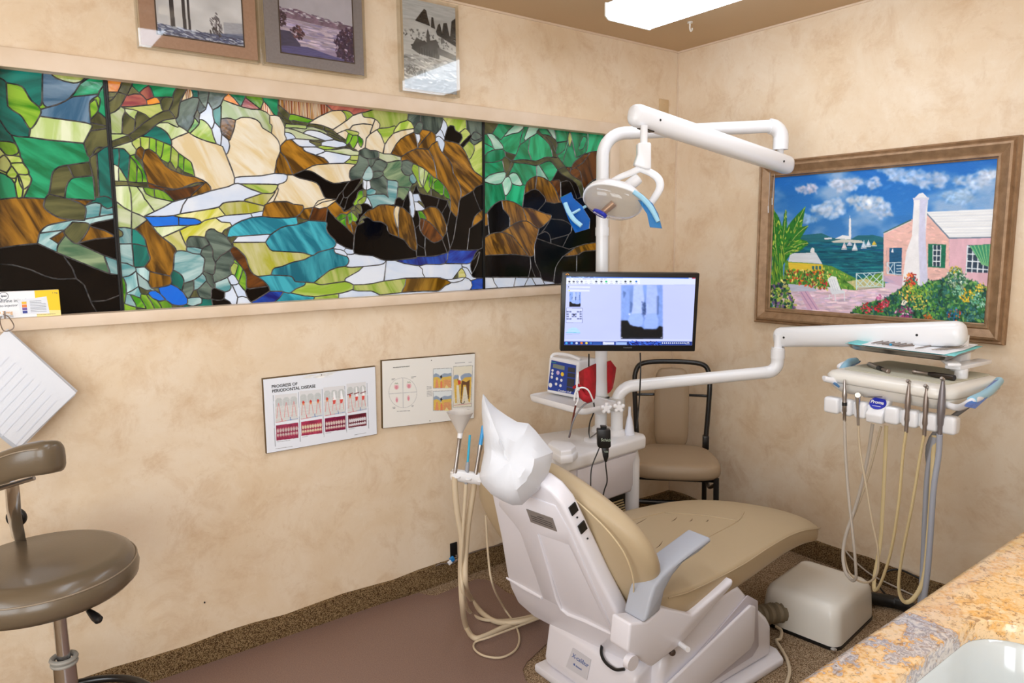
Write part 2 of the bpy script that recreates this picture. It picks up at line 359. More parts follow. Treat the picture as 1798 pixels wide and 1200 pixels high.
PANES_2 = """
orange -2628,1998 43,-1 -8,-25 -9,-18 -17,-2 -10,0
olive -2585,1998 28,0 3,-1 -16,-37 -5,-9 -4,-3 -22,7 8,17
emer -2553,1998 42,0 1,-2 -2,-8 -2,-5 -13,-9 -15,-15 -19,19
emer -2509,1997 80,0 4,-1 -12,-22 -7,-19 -9,0 -45,-6 -2,1 -6,23 -7,11
olive -2424,1997 24,0 5,-2 -28,-55 -9,-43 -3,-5 -5,-3 -4,7 -14,19 11,22 4,11 -1,7 5,16
rose -2514,1983 6,-5 3,-8 5,-20 -21,-11 -20,19 14,16
rose -2561,1977 21,-20 0,-2 -16,-1 -19,-7 -2,1
teal -2395,1997 30,-1 0,-33 -17,0 1,6 -2,12 -3,4 -10,6
slate -2364,1996 33,1 2,-2 0,-8 -8,-37 -6,-18 -9,8 -13,22
stripe -2396,1990 10,-5 3,-4 2,-12 -2,-6 -6,-4 -30,-13 -1,3 3,6
slate -2328,1996 57,0 3,-2 -1,-7 -2,-4 -11,-10 -13,-27 -10,-9 -16,-9 -2,2 -10,20 -4,1
emer -2267,1995 60,0 -2,-9 -19,-37 -3,1 -20,24 -17,14
stripe -2628,1951 25,2 -10,-15 -14,-2 -2,2
olive -2602,1954 22,-5 1,-2 -14,-27 -9,-15 -14,-12 -13,-6 -1,2 1,33 15,14
green -2206,1995 49,0 7,-23 -11,-25 -2,0 -46,31 -1,6
orange -2268,1987 17,-13 18,-21 0,-3 -16,3 -36,11 3,9
rose -2557,1954 18,1 7,-4 10,-12 1,-15 -47,-11 -29,-2 0,2 18,34 5,0
emer -2156,1995 59,0 -3,-41 3,-10 -4,-3 -1,-11 -10,0 -9,9 -14,21 -15,14
rose -2211,1982 2,-4 46,-32 0,-1 -33,-2 -31,5
stripe -2095,1995 164,0 34,-29 -44,-21 -32,-19 -70,13 -17,-1 -12,11 -26,19
stripe -2628,1936 15,1 -5,-6 -10,-8 -1,6
orange -2491,1950 20,2 -12,-12 -8,9
olive -2466,1954 20,1 2,-2 1,-5 -5,-15 -10,-19 -16,-5 -4,5 -2,5 -2,20 7,10
orange -2500,1949 6,1 4,-1 7,-10 0,-6 -24,-7 -14,-2 -1,14
slate -2383,1962 16,1 4,-3 1,-4 -9,-32 -11,-23 -2,-16 -11,-21 -10,-13 -29,18 -4,8 -2,11 5,5 3,5 6,32 5,14
pale -2286,1964 63,-17 32,-4 29,1 20,-6 11,-10 -1,-28 6,-4 2,-4 -4,-23 -2,-1 -28,15 -3,5 -4,10 -7,7 -11,6 -10,2 -14,1 -14,-1 -10,-2 -18,-10 -15,4 -12,1 -20,-4 2,45 5,12
slate -2362,1956 10,-16 9,-10 -6,-7 -15,-11 -3,2 -4,12
stripe -2149,1972 14,-12 20,-30 -15,-2 -13,10 -19,6
rose -1928,1994 206,0 2,-2 -4,-3 -41,-15 -24,-6 -24,-10 -14,11 -8,2 -22,0 -40,-4 -31,24
white -2336,1950 3,-1 11,-21 0,-18 3,-17 0,-5 -3,-10 -4,-9 -3,-3 -3,1 -7,12 -9,9 -10,5 -8,-1 -1,5 4,15 14,11 5,5 6,18
lime -2483,1933 5,-18 3,-6 -25,-15 -16,-12 -13,11 -22,9 -11,3 -26,2 -6,3 40,6 47,10
olive -2098,1967 37,-27 2,-6 -7,-14 -20,10 -10,13 -4,11 0,10
teal -2295,1946 2,-3 -4,-42 -3,-26 -3,-3 -15,17 -4,21 0,17 21,13
pale -2598,1911 11,-5 1,-9 -7,-15 -2,-9 -5,-43 -2,-3 -27,-1 -1,7 1,53 17,10
lime -1719,1993 136,1 2,-2 1,-12 -2,-15 -6,-7 -28,-9 -18,-18 -8,3 -25,-9 -39,-6 -1,3 2,13 -11,12 -10,5 -12,3 -32,0 -4,3 -4,9 2,5 11,2 41,15
pale -2586,1906 24,-1 12,-4 -8,-16 -2,-10 -15,10 -8,7 -3,5
olive -2371,1923 7,-13 -3,-10 0,-16 -1,-3 -14,19
cream -1863,1971 13,-9 3,-5 4,-12 -3,-11 -19,-14 -33,-21 -44,12 -47,2 37,26 37,19 18,8
lime -1859,1971 20,0 11,-2 11,-8 2,-3 -25,-21 -5,-2 2,10 -3,9 -4,8 -9,7
olive -2460,1913 3,0 5,-5 8,-12 3,-7 -29,-7 -16,-8 -20,-15 -31,-29 -9,-4 -23,-16 -3,0 -9,15 1,2 10,8 38,35 31,23 27,16
olive -2549,1901 22,-9 10,-11 -24,-19 -21,-20 -2,4 5,17 -1,10 2,11
slate -1580,1993 50,0 8,-1 -4,-32 -11,-5 -8,-7 -9,-14 -12,20 -16,8 2,8
olive -2586,1895 2,0 9,-10 14,-10 2,-6 -5,-23 1,-5 -19,-15 -15,2 -2,2 4,43 3,10
olive -2100,1942 5,0 9,-12 30,-15 10,-9 -6,-2 -23,2 -11,15 -5,4 -10,4
cream -1782,1970 3,-1 4,-9 5,-5 29,0 16,-4 -10,-23 -7,2 -30,1 -38,-8 -10,-4 -11,-13 -13,-3 -38,-18 -17,12 57,39 25,20
slate -1521,1993 101,-1 2,-13 -10,-31 -7,-12 -18,-18 -4,-1 -16,9 -44,5 3,21 -12,7
green -2057,1939 14,0 58,-10 10,-3 1,-2 -18,-11 -55,5 -9,-3 -9,5 6,18
cream -2114,1930 12,-1 7,-3 9,-16 7,-17 -2,-26 5,-12 0,-6 -22,-23 -2,1 -4,14 -4,7 -20,20 4,24 -2,4 -6,4 1,26 2,2
lime -1419,1992 112,0 2,-2 1,-38 -11,-3 -26,-17 -18,7 -6,15 -3,2 -16,1 -9,-7 -4,0 -7,17 -14,13
cream -2223,1913 24,1 23,-6 11,-10 4,-10 3,-5 30,-16 16,-14 7,-10 6,-18 -1,-19 -15,-33 -10,-44 -44,-10 -77,-7 -18,-4 -6,25 -18,52 5,3 5,10 4,17 -2,15 5,5 10,23 7,18 5,25 18,10
olive -2094,1925 4,0 13,-15 2,-6 -3,-10 -2,1 -6,15
green -2382,1897 13,-16 0,-2 -11,-15 -19,-17 -6,4 18,28 3,8
amber -2280,1905 16,0 15,-5 -5,-22 -6,-18 -10,-24 -5,-4 -23,19 -3,20 4,30
pale -2441,1889 5,-17 4,-6 -2,-4 -14,4 -16,8 -24,-2 7,5 8,4
slate -1304,1992 75,0 7,-1 -1,-81 -42,-22 -7,1 -18,13 0,4 4,5 5,2 14,-7 9,0 24,11 6,5 1,4 -12,9 -22,6 -8,-2 -8,-11 -7,1 -5,8 -15,13
lime -2366,1892 8,1 10,-5 9,-9 10,-15 5,-26 6,-17 -1,-3 -22,4 -21,6 -23,9 -13,8 1,2 27,28 3,7
white -1418,1979 14,-12 6,-18 -13,-38 -3,-3 -10,22 -9,8
cream -1724,1950 8,-3 10,-10 1,-7 -2,-8 -3,-4 -37,-23 -1,4
lime -1583,1961 17,-7 5,-6 6,-17 -56,-12 -35,-13 1,8 4,8 22,25
olive -2050,1917 54,-4 3,-3 -3,-3 -4,-2 -43,1 -7,3 -3,3 -1,3
slate -1532,1958 12,-1 6,-4 0,-4 -5,-19 -12,-16 -9,-4 -10,3 -5,3 0,14 7,15 8,8
pale -2477,1873 13,1 28,-12 4,3 2,0 12,-5 14,-12 -14,-8 -21,-9 -19,-11 -7,16 -9,11 -11,7 -17,7 13,10
white -2318,1887 17,-16 2,-5 1,-17 -5,-36 -14,5 -9,28 -3,19 4,5
pale -2074,1904 72,1 4,-4 0,-5 -3,-3 -6,-1 -31,1 -40,-3 -1,2
olive -1992,1912 31,0 26,-3 2,-2 -1,-11 -3,-2 -37,8 -24,-1 -2,3 5,4
cream -1780,1930 38,0 6,-3 0,-4 -12,-29 -17,-19 -6,-33 -28,-16 -19,10 18,26 8,-16 4,-4 2,1 7,15 1,6 -2,7 -18,15 4,7 -3,4 -40,7 8,3 12,14
black -1384,1957 12,0 6,-2 7,-16 25,-10 7,-8 1,-6 -2,-8 -16,-21 -25,5 -45,5 1,11 14,39
teal -2503,1861 19,-7 15,-12 6,-10 5,-13 1,-12 -1,-5 -56,20 -12,2 -20,0 0,2 6,2 7,5
lime -1642,1934 7,-4 -9,-14 -3,-11 -21,-20 -16,-23 -4,-1 -14,33 -17,19 11,6 41,6
olive -1932,1908 12,-3 21,-8 20,-15 32,-17 -1,-8 -4,-3 -6,3 -14,13 -26,15 -30,9 -5,0
pale -1997,1900 23,2 40,-8 11,-6 2,-4 -1,-4 -2,-1 -29,9 -30,2 -15,-3 -16,-10 -31,9 -19,2 -2,2 3,1 25,2 33,-1 5,2
pale -2079,1889 12,1 22,-4 40,-12 68,-17 -10,-2 -93,0 -7,10 -10,7 -23,3
cream -1562,1929 7,0 1,-7 -3,-6 -38,-17 -22,-14 -22,-23 -23,-37 -28,-1 -4,1 8,36 15,20 23,23 37,15
lime -1314,1950 9,0 9,-6 8,-9 3,-7 -54,-46 -4,4 11,15 6,14 -2,8 -9,9
lime -1843,1903 40,-4 7,-2 2,-4 -6,-8 -6,1 -14,-2 -6,3 -12,3 -5,6 -6,3 0,1
amber -1518,1930 30,-1 10,-4 -38,-38 -24,-27 -1,9 9,13 4,11 -2,15 -3,4
white -1434,1937 8,-4 8,-16 5,-12 -3,-10 -20,14 -7,1 -9,-5 -2,2 -2,9
white -1992,1889 22,1 26,-4 35,-14 12,-6 1,-3 -3,-2 -31,-5 -75,18 -7,2 1,2 10,8
cream -1721,1912 3,0 16,-17 15,-35 -10,-35 -24,8 -28,0 -21,9 6,36 15,16
pale -1931,1893 33,-8 26,-15 2,-4 -3,0 -21,9 -25,8 -4,5 -8,3
cream -1851,1899 8,-3 5,-7 -9,-24 -34,19 16,10
amber -1477,1926 7,-1 13,-8 2,-10 -2,-14 2,-7 -20,-12 -17,-20 -50,0 2,5 21,24
slate -1266,1941 12,0 15,-6 10,-7 1,-6 -11,-8 -17,-7 -7,-1 -9,2 -10,7 6,14
white -2080,1874 15,0 8,-2 10,-7 5,-10 -33,-7 -1,7 -5,10
amber -1556,1916 5,-3 10,-40 1,-14 -2,-4 -44,-19 -31,-19 -43,8 0,3 21,34 22,23 22,14
cream -2403,1848 18,-11 15,-6 23,-7 29,-6 21,-8 30,-90 3,-13 -3,-20 -20,-10 -56,-15 -3,13 -10,12 -13,9 -24,9 -5,34 -3,12 -6,6 -32,23 -19,21 1,19 18,11
pale -1920,1883 52,-18 8,-6 -7,-2 -26,5 -8,6 -20,10
green -1838,1889 13,-3 4,-4 -11,-23 -12,-11 -7,6
white -1550,1912 16,-1 4,-3 2,-14 -2,-8 -9,-14 -12,36
pale -2630,1825 31,3 14,-2 1,-1 -45,-21 -1,0 -1,5
white -2297,1850 3,-1 17,-16 2,-9 1,-10 -2,-9 -6,-15 -3,-4 -4,3 -8,21 -6,3
black -1285,1927 7,0 -1,-7 -12,-17 -32,-29 -4,-1 -11,9 41,37
green -1811,1885 10,0 2,-13 -2,-9 -10,-18 -5,-7 -5,-3 -5,4 -9,15 8,13 6,15
olive -2583,1825 3,-2 7,-12 0,-3 -57,-24 0,19
green -1799,1885 18,-12 3,-6 -1,-12 -8,-13 -5,4 -8,17
white -1443,1910 7,-1 11,-7 7,-7 5,-9 -3,-21 -8,-18 -5,1 -7,11 -10,29 -8,0 -2,4 1,12
lime -2548,1824 26,-1 -3,-31 -2,-5 -12,-4 -10,10 0,22 -2,7
lime -2552,1822 3,-5 -1,-24 -13,-10 -10,15 -1,8
green -2521,1823 9,-1 9,-5 -3,-39 -1,-3 -19,13
white -2043,1855 51,0 3,-8 19,-9 3,-2 1,-4 -3,-1 -45,-3 -12,0 -14,8 -16,14 1,2
green -2503,1818 22,-9 -8,-37 -3,-9 -3,-4 -11,16
amber -2061,1851 5,-1 23,-19 17,-4 1,-9 4,-4 23,-8 49,-12 12,-9 8,-10 -4,-2 -41,-5 -18,-5 -33,-17 -43,-18 -18,45 -10,16 -14,17 0,18 8,9 15,14
pale -1990,1854 56,3 5,-2 -19,-7 -40,3 -2,1
white -1895,1863 39,-7 11,-8 -7,-7 -33,-7 -62,3 2,6 0,6 18,7
amber -1415,1895 49,-4 15,-4 13,-5 25,-25 38,-72 13,-12 37,-19 -2,-28 -36,-15 -9,-11 -8,-6 -57,-29 -3,2 3,25 -6,23 -11,21 -20,29 -5,29 -5,11 -12,15 -28,26 11,32 -3,15
lime -1231,1907 8,0 0,-17 -2,-132 -2,-2 -41,22 -13,17 -14,29 13,12 12,21 5,15 -3,14 15,7
pale -1990,1851 37,-2 6,-1 2,-6 -5,-6 -11,-2 -4,-3 -3,6 -19,9 -4,3
amber -1449,1889 3,-1 5,-19 10,-18 32,-28 15,-18 5,-11 5,-29 26,-38 7,-20 4,-22 -3,-21 -8,-14 -8,-55 -5,-9 -5,0 -10,9 -16,17 -2,6 3,32 -6,28 -12,21 -14,16 -30,25 -11,61 -10,25 -17,27 16,21
pale -2575,1807 2,-9 10,-16 -4,-14 -6,-3 -9,-2 -12,15 -6,5 -16,0 -13,-2 -2,1 1,2 13,6
lime -1291,1902 21,-14 5,-12 -2,-12 -7,-15 -12,-18 -6,-4 -5,2 -16,28 -12,14 17,18
green -2481,1809 18,-6 4,-3 -6,-46 -7,-9 -19,10 -3,4 5,13
white -1836,1853 4,-2 9,-15 17,-5 1,-3 -14,0 -15,6 -13,8 2,5
lime -1948,1837 61,-3 -30,-9 -19,-1 -26,7 1,2
lime -1848,1843 11,-6 0,-3 -20,1 -30,-8 -19,-2 -3,1 24,8 28,5
lime -2458,1800 19,-21 -4,-41 -7,-13 -6,7 -10,20
amber -2550,1792 5,-2 5,-8 -9,-33 -17,19 4,14 7,8
white -1967,1831 29,-7 5,-6 -7,-5 -29,-11 -36,10 -10,7 0,7 1,2
pale -1859,1834 23,1 18,-7 19,-1 2,-2 0,-9 -4,-5 -33,-2 -18,1 -73,9 -7,-2 -4,6 24,3 18,0
slate -1771,1841 22,-8 21,1 13,-2 2,-15 -2,-8 -9,-5 -23,-3 -20,1 -21,8 -9,6 0,11 4,3
teal -2618,1783 5,0 1,-19 -5,-33 -2,-3 -12,6 0,42 1,4
teal -2613,1783 9,0 7,-1 15,-19 -11,-75 -2,-5 -19,38 -4,6 5,29
amber -1543,1854 35,1 18,-3 16,-26 10,-25 7,-31 2,-30 -6,0 -8,3 -29,23 -23,14 -42,14 -19,10 -11,2 -22,-5 -2,0 2,17 29,18 33,15
amber -2527,1787 9,-4 13,-10 24,-36 13,-10 35,-15 16,-4 18,-1 15,-5 19,-9 4,-4 -4,-3 -4,2 -12,-1 -13,-2 -39,-17 -20,-5 -18,0 -32,5 -34,12 -5,30 -5,15 -2,24 10,32
white -1928,1819 95,-10 1,-7 -6,-7 -23,-17 -56,-4 -21,20 -29,8
pale -1713,1830 21,-6 31,1 42,-8 2,-2 -1,-10 -3,-2 -20,-2 -23,-7 -16,-2 -36,14 3,8
amber -2101,1804 3,-1 11,-12 11,-18 12,-29 5,-15 -1,-2 -18,-1 -14,3 -32,1 9,43
green -2438,1779 15,-12 -4,-42 -2,-3 -14,15
green -2569,1767 1,-1 0,-8 14,-17 7,-16 6,-21 3,-20 -1,-4 -14,1 1,22 -2,12 -10,17 -3,7 -15,22 1,2
teal -2567,1767 19,-19 2,-19 -1,-2 -9,18 -12,13 0,5
slate -1797,1815 15,-8 18,-6 8,-25 -9,-7 -11,-16 -13,-26 -42,-10 -8,10 -1,15 3,10 7,10 14,10 7,8 5,10
lime -1831,1809 31,2 -3,-17 -3,-1 -26,-1 -4,4 4,6
green -2583,1761 2,-1 10,-14 5,-8 1,-6 -4,-45 -3,-7 -20,1 -2,2
green -2422,1767 15,-10 6,-7 6,-27 1,-15 -1,-2 -3,0 -2,5 -28,10
slate -1717,1807 7,-5 -18,-4 -17,-25 -6,-2 -6,8 -5,22 21,0
lime -1837,1795 7,-3 25,0 1,-2 -5,-10 -4,-2 -44,1 -1,1
slate -1710,1802 29,-10 2,-5 -5,-13 -16,-19 -22,2 -19,-4 -8,17 7,7 14,21
brown -2491,1754 18,-9 -1,-12 -7,4 -10,15
slate -1596,1805 14,-1 18,-10 -7,-18 0,-9 5,-11 -14,-9 -10,-1 -13,3 -10,9 -5,10 0,9 5,10 -4,12
fern -1636,1801 15,2 4,-2 4,-12 -5,-15 0,-6 10,-15 11,-6 16,-2 0,-19 11,-13 -10,-17 -13,4 -41,-1 -1,17 -4,6 -8,2 -31,1 -5,3 -15,14 1,7 -3,6 16,19 5,10 0,7
brown -2467,1752 4,-3 12,-24 1,-5 -17,6 -7,6 1,12
cream -1859,1779 39,-1 9,-1 -19,-15 -7,-10 -3,-10 0,-12 7,-14 -6,-3 -43,-8 -21,-2 -8,1 -24,10 -46,26 -17,5 -15,2 31,16 18,5 45,6
lime -1563,1793 24,-7 3,-56 7,-17 8,-10 -4,-2 -8,-1 -7,5 -15,36 -16,26 0,11
pale -2631,1731 8,-1 6,-5 -4,-42 -9,-1 -2,2
aqua -1756,1775 7,-6 5,-10 3,-13 -1,-12 -4,-8 -6,-4 -6,-3 -15,-1 -13,5 -2,6 12,24 14,19
pale -1538,1786 16,-5 10,-7 -4,-40 -6,-30 -7,9 -7,17 -2,25
green -2564,1730 8,-12 4,-10 0,-10 -1,-16 -1,-2 -10,-1 -6,2
brown -2444,1736 16,-15 -3,-8 -7,1 -11,5 -1,5
pale -2617,1724 4,-4 17,-36 -1,-2 -22,1 0,30
pale -1511,1773 17,-11 -20,-49 -6,-10 -1,2
black -2015,1746 17,-1 17,-5 46,-26 26,-10 17,-1 48,10 3,-2 -14,-14 -13,-19 -17,-16 -10,-17 -36,1 -6,1 -7,6 -18,40 -9,9 -18,6 -48,9 -19,8 0,3 2,1
slate -1725,1756 10,1 13,-2 4,-4 0,-6 -11,-9 -13,-6 -20,-3 1,24
brown -2427,1720 27,-9 1,-3 -1,-1 -7,0 -22,4 -1,3
green -1493,1762 9,-8 -8,-31 -1,-10 3,-9 6,-7 -18,-19 -18,24
white -2125,1729 33,0 8,-2 5,-3 -1,-11 -5,-9 -11,-7 -14,-4 -5,-3 -32,1 -100,-3 -6,2 -11,-2 -2,1 1,14 2,4 4,2 21,4 63,5
aqua -1567,1755 12,-14 5,-13 -6,-10 -12,-4 -9,6 -5,9 2,17
green -1483,1753 11,-9 -6,-33 -6,-12 -6,5 -3,9 3,19
cream -2060,1727 23,-10 48,-9 18,-6 9,-9 16,-35 8,-12 -29,-9 -9,-9 -9,-13 -6,-3 -31,-5 -3,1 0,8 -2,4 -35,3 -22,8 -49,-2 -1,2 16,31 4,12 -3,6 3,10 4,3 14,4 11,7 5,9 2,13
slate -1699,1743 17,-17 -1,-39 4,-31 -9,9 -9,4 -37,-1 3,10 -2,6 -20,8 -4,27 13,9 12,-1 18,5
green -1471,1743 21,-5 -19,-15 -3,-10 1,-18 -2,-1 -10,6
black -1800,1725 7,-1 0,-5 -9,-14 -16,-20 -3,-5 -29,-27 -10,-3 -6,3 -3,11 1,13 18,26 10,9 6,4
black -1790,1726 4,-2 1,-9 -28,-30 -5,-3 0,3 19,25 6,9 1,6
green -1450,1737 21,-15 8,-10 -4,-35 -6,-6 -8,1 -10,10 -13,5 -9,8 -1,18 2,8 6,7
white -1785,1722 16,-6 -2,-25 -3,-8 -8,3 -4,7
aqua -1681,1726 19,-2 18,0 5,-2 4,-6 0,-17 -6,-37 0,-5 -7,-9 -4,-17 -14,-3 -25,2 -26,-2 -11,-4 -19,-12 -3,3 -12,30 -9,13 -1,6 14,0 21,4 32,2 13,-2 13,-12 -4,31
olive -2632,1682 35,0 3,-12 -37,-3 -1,4
white -1765,1718 5,1 3,-2 4,-24 -5,-6 -12,-4 -2,2 3,31
olive -1550,1726 13,-24 5,-2 13,1 17,-23 15,16 3,0 -1,-25 -35,4 -15,5 -9,11 -8,21 -17,-32 -3,0 -9,12 0,3 12,19 13,6
olive -2595,1682 21,-3 36,1 1,-13 -3,-2 -52,4 -4,10
amber -2360,1689 13,-13 2,-5 0,-9 -30,-12 -33,-10 0,4
black -1786,1713 2,-3 -2,-17 4,-7 -18,-7 -6,-5 -8,-21 -15,-23 2,-8 -19,-14 -17,-9 -4,0 -9,12 3,1 6,-4 2,2 15,43 30,27 7,5
olive -2383,1687 16,0 -12,-6 -20,-7 -30,-6 -2,0 1,2 27,12
brown -2537,1679 34,-11 48,-6 -10,-2 -24,0 -4,-4 -13,4 -30,4 -1,3
brown -2368,1685 2,0 -1,-2 -41,-39 -2,-5 -49,-15 -2,0 -19,21 -12,11 1,3 2,1 31,1 24,6 20,4 22,5
white -2255,1689 9,-2 34,-16 38,-12 0,-2 -56,-20 -8,-8 -16,0 -47,-6 -9,-4 -8,-8 -4,-3 -14,-5 -109,-20 -2,0 10,28 17,24 75,26 58,16 20,10
lime -2244,1688 121,3 6,-2 2,-3 -7,-14 -12,-11 -10,-3 -27,0 -55,19 -17,9 -2,1
black -1229,1724 3,-1 -1,-103 -13,-6 -22,45 -15,37 14,15
black -1552,1710 2,-1 5,-18 7,-12 -6,-3 -24,-1 -1,2
pale -2594,1669 2,-7 3,-18 -1,-47 -1,-8 -1,-1 -21,13 -19,17 -1,4 1,45
pale -2593,1668 23,-1 14,-22 6,-17 4,-4 21,-35 -27,-13 -6,-4 -33,15 2,33 0,24
pale -2569,1667 16,-1 8,-21 16,-9 63,-14 -31,-19 -27,-13 -22,34 -4,4 -6,17
green -1420,1709 3,0 4,-4 13,-20 6,-14 0,-14 -19,6 -8,7 -3,7
fern -1632,1700 31,0 15,-1 4,-2 -1,-8 -26,-40 -8,0 -9,8 -14,1 -1,4 4,32 2,4
green -2552,1665 15,0 16,-3 1,-24 -1,-4 -8,2 -15,9 -5,8
cream -2117,1678 2,-1 1,-3 -4,-14 -16,-29 -23,-9 0,3 25,29 6,13
aqua -1754,1690 20,-5 3,-6 -2,-7 -5,-4 -11,-3 -12,-1 -10,1 -1,16
green -2520,1662 15,-2 13,-5 12,-10 18,-21 -4,-2 -54,11
olive -1483,1697 12,-4 14,-8 7,-2 11,-11 8,-1 7,4 8,-10 18,-7 2,-3 -8,-3 -9,1 -70,15 -1,27
green -1782,1685 10,-3 -1,-24 -14,0 0,24
green -1789,1682 3,-3 -1,-23 -23,-17 -1,-5 3,-6 -8,-2 -6,-5 -3,1 -4,8 15,23 7,20 6,5
white -1583,1689 3,-1 10,-13 8,-59 -3,-25 -4,-10 -3,-3 -4,2 -6,11 -4,33 3,10 -5,47
black -1870,1676 2,-2 -1,-10 2,-9 -18,-32 -14,15 14,24
black -1279,1695 3,-1 14,-35 23,-46 -16,-11 -16,-15 -8,-18 -7,-27 -9,-3 -2,-2 -15,-89 -5,-3 -80,4 -2,5 16,33 8,27 15,72 4,9 9,57 9,13
gold -2128,1666 2,-1 -1,-3 -8,-12 -24,-28 -10,-7 -67,15 1,4 5,3 57,21 29,0 10,3
black -1589,1679 2,-2 3,-32 1,-14 -3,-7 5,-28 -2,-3 -35,28 10,28
black -1538,1679 18,-6 30,-3 43,-10 -12,-37 -26,3 -12,-2 -15,-7 -4,0 -5,16 -7,8 -14,33
white -1560,1675 12,1 7,-2 12,-31 -13,5 -8,-5 -15,1 -5,28 2,2
lime -1779,1658 4,0 2,-3 -3,-11 -6,-8 -7,-6 -10,-3 -7,1 -5,6 2,7 21,15
white -1772,1658 12,-16 10,-23 -1,-2 -16,12 -18,3 7,9
black -1867,1654 7,-4 8,2 1,-2 -14,-39 -2,-3 -10,6 -7,8
black -1632,1657 6,0 8,-8 9,-1 -6,-21 -5,-7 -17,5 -22,1 -4,2 10,2 5,19 8,7
cream -1937,1646 33,-1 2,0 0,-2 -49,-10 -27,-14 -4,0 6,9 9,9
black -1445,1659 38,-7 2,-6 -9,-19 -22,-27 -22,22
white -2426,1634 3,0 0,-3 -14,-20 -11,-29 -20,-5 -25,-3 -40,-1 -18,0 -3,1 57,29 29,18
cream -1900,1644 3,-2 -4,-5 -34,-23 -10,-1 -20,-5 -20,6 3,3 30,16
olive -1395,1656 4,-6 -1,-25 -2,-5 -4,5 -8,25
green -1544,1648 16,-7 7,-8 4,-13 -30,22
gold -2256,1629 20,0 66,-14 2,-3 -4,-14 -3,-2 -43,-9 -84,-8 -20,27 0,2 4,3 7,8 5,3 19,4
amber -2117,1631 30,1 11,-3 14,-6 34,-3 3,-4 -1,-10 -14,-19 -14,-9 -9,-2 -25,-3 -27,0 -29,1 -31,4 -2,4 4,14 7,22 7,4 23,8
amber -1901,1637 24,-23 10,-15 21,9 6,-2 2,-5 -19,-13 -15,3 -10,-1 -21,-16 -18,20 -14,19 19,15
white -1565,1643 15,0 7,-3 27,-22 0,-3 -4,-3 -12,-4 -18,-1 -10,2
pale -2632,1617 2,0 21,-20 18,-10 -4,-49 -2,-3 -18,3 -19,0
black -1405,1642 13,-31 -17,-61 -3,-1 -23,49
black -1787,1632 15,-1 6,-2 18,-17 -18,-5 -10,-7 -22,-21 -8,-13 0,-5 -11,-12 -5,6 -1,6 7,6 5,9 0,15 2,1 7,-1 6,4 2,11 -5,20
black -1807,1628 6,-1 4,-7 3,-14 -2,-7 -25,21 5,6
amber -1709,1629 28,0 32,-5 -6,-12 -2,-18 11,-48 7,-14 -1,-29 -28,9 -12,6 -6,10 -4,19 -12,10 -14,6 -32,1 -16,12 -25,10 13,14 9,6 23,7 17,11
lime -1827,1621 4,0 2,-2 -3,-13 -13,-4 -7,7
cream -1646,1625 9,0 7,-4 -7,-32 -2,-48 -2,-4 -5,6 -5,18 -6,33 3,21
amber -1487,1625 20,-1 9,-3 9,-7 13,-15 16,-31 8,-20 0,-18 -7,-15 -13,-16 -41,45 -23,19 -18,8 4,6 -3,9 -17,21 29,16
brown -1988,1614 23,-6 23,6 7,-2 2,-4 -1,-7 -8,-39 -64,3
green -1820,1618 20,-16 4,-6 -3,-3 -4,-2 -8,2 -12,11
gold -2325,1607 4,-2 17,-26 -65,-16 -12,-7 -9,7 -13,5 -40,2 -24,7 20,6 98,18
amber -1629,1621 13,-2 18,-13 16,-14 8,-14 9,-41 9,-63 -1,-19 -5,-8 -9,2 -19,11 -25,30 -23,13 -2,33 3,53
amber -1995,1612 4,0 0,-4 -17,-43 -46,12 1,2 13,8 15,19
black -1932,1607 29,-33 47,-38 26,-26 -4,-47 -4,-7 -6,0 -24,8 -35,19 -4,4 -2,7 -26,25 -6,16 4,20 -5,6
amber -1232,1617 5,-2 -1,-38 -56,-33 4,22 9,21 18,16
green -1832,1604 9,0 12,-11 -1,-18 -26,25
black -1561,1609 10,-2 3,-4 9,-33 -4,-18 -21,-15 -10,38 6,8
green -1541,1608 11,-1 11,-12 8,-15 0,-3 -3,-4 -15,5 -8,-3 -3,2 -9,29
black -1392,1610 25,-23 7,-2 0,-3 -19,-83 -7,-19 -13,-23 -14,69 0,20 4,4
white -2175,1596 1,-3 -3,-14 -2,-1 -32,-3 -5,11 2,2
green -1840,1599 2,-1 3,-32 -8,-11 -5,-3 -3,3 -2,27 -4,5
green -1838,1599 7,-4 18,-21 -3,-7 -6,-5 -3,0 -10,4
pale -2590,1587 20,-8 13,-8 9,-9 -40,-30 -7,2 -1,1 4,41
white -2221,1587 5,-1 4,-10 -2,-2 -38,-13 -31,-17 -6,11 -28,2 -8,5 -9,9 30,8
green -1878,1591 15,-1 5,-3 1,-4 -7,-6 -27,-13 -10,11 15,12
cobalt -2470,1577 17,-6 -2,-26 -69,-5 -9,1 -16,23 -8,8 2,1 62,1
amber -1791,1585 10,-1 7,-5 -16,-5 -15,-12 -1,4 5,9
amber -1857,1583 4,-1 2,-28 4,-2 5,2 2,-2 6,-32 -2,-4 -17,16 -9,17 -1,13 3,18
tealw -2177,1578 33,-4 29,-1 27,0 33,4 3,-2 3,-16 0,-4 -3,-5 -12,-2 -22,-2 -23,-6 -14,-7 -29,-19 -9,1 -105,-7 -13,0 -14,-3 -6,1 -3,2 5,17 6,12 18,13 23,12 37,12
green -1862,1579 2,-3 -3,-22 6,-14 -1,-3 -31,26
cobalt -2452,1571 49,-3 16,-6 5,-6 -6,-5 -12,-4 -22,-2 -31,0 -1,3
tealw -2051,1575 37,-8 4,-2 -39,-13
gold -2338,1571 4,-1 17,-13 28,-2 5,-10 -2,-3 -23,-12 -9,-11 -15,5 -10,9 -9,1 -7,-2 -9,-7 -7,-19 -34,3 -14,-1 -7,-9 -3,-6 -2,-13 -2,0 -9,26 -6,23 32,16 25,3 8,3 6,5 10,6
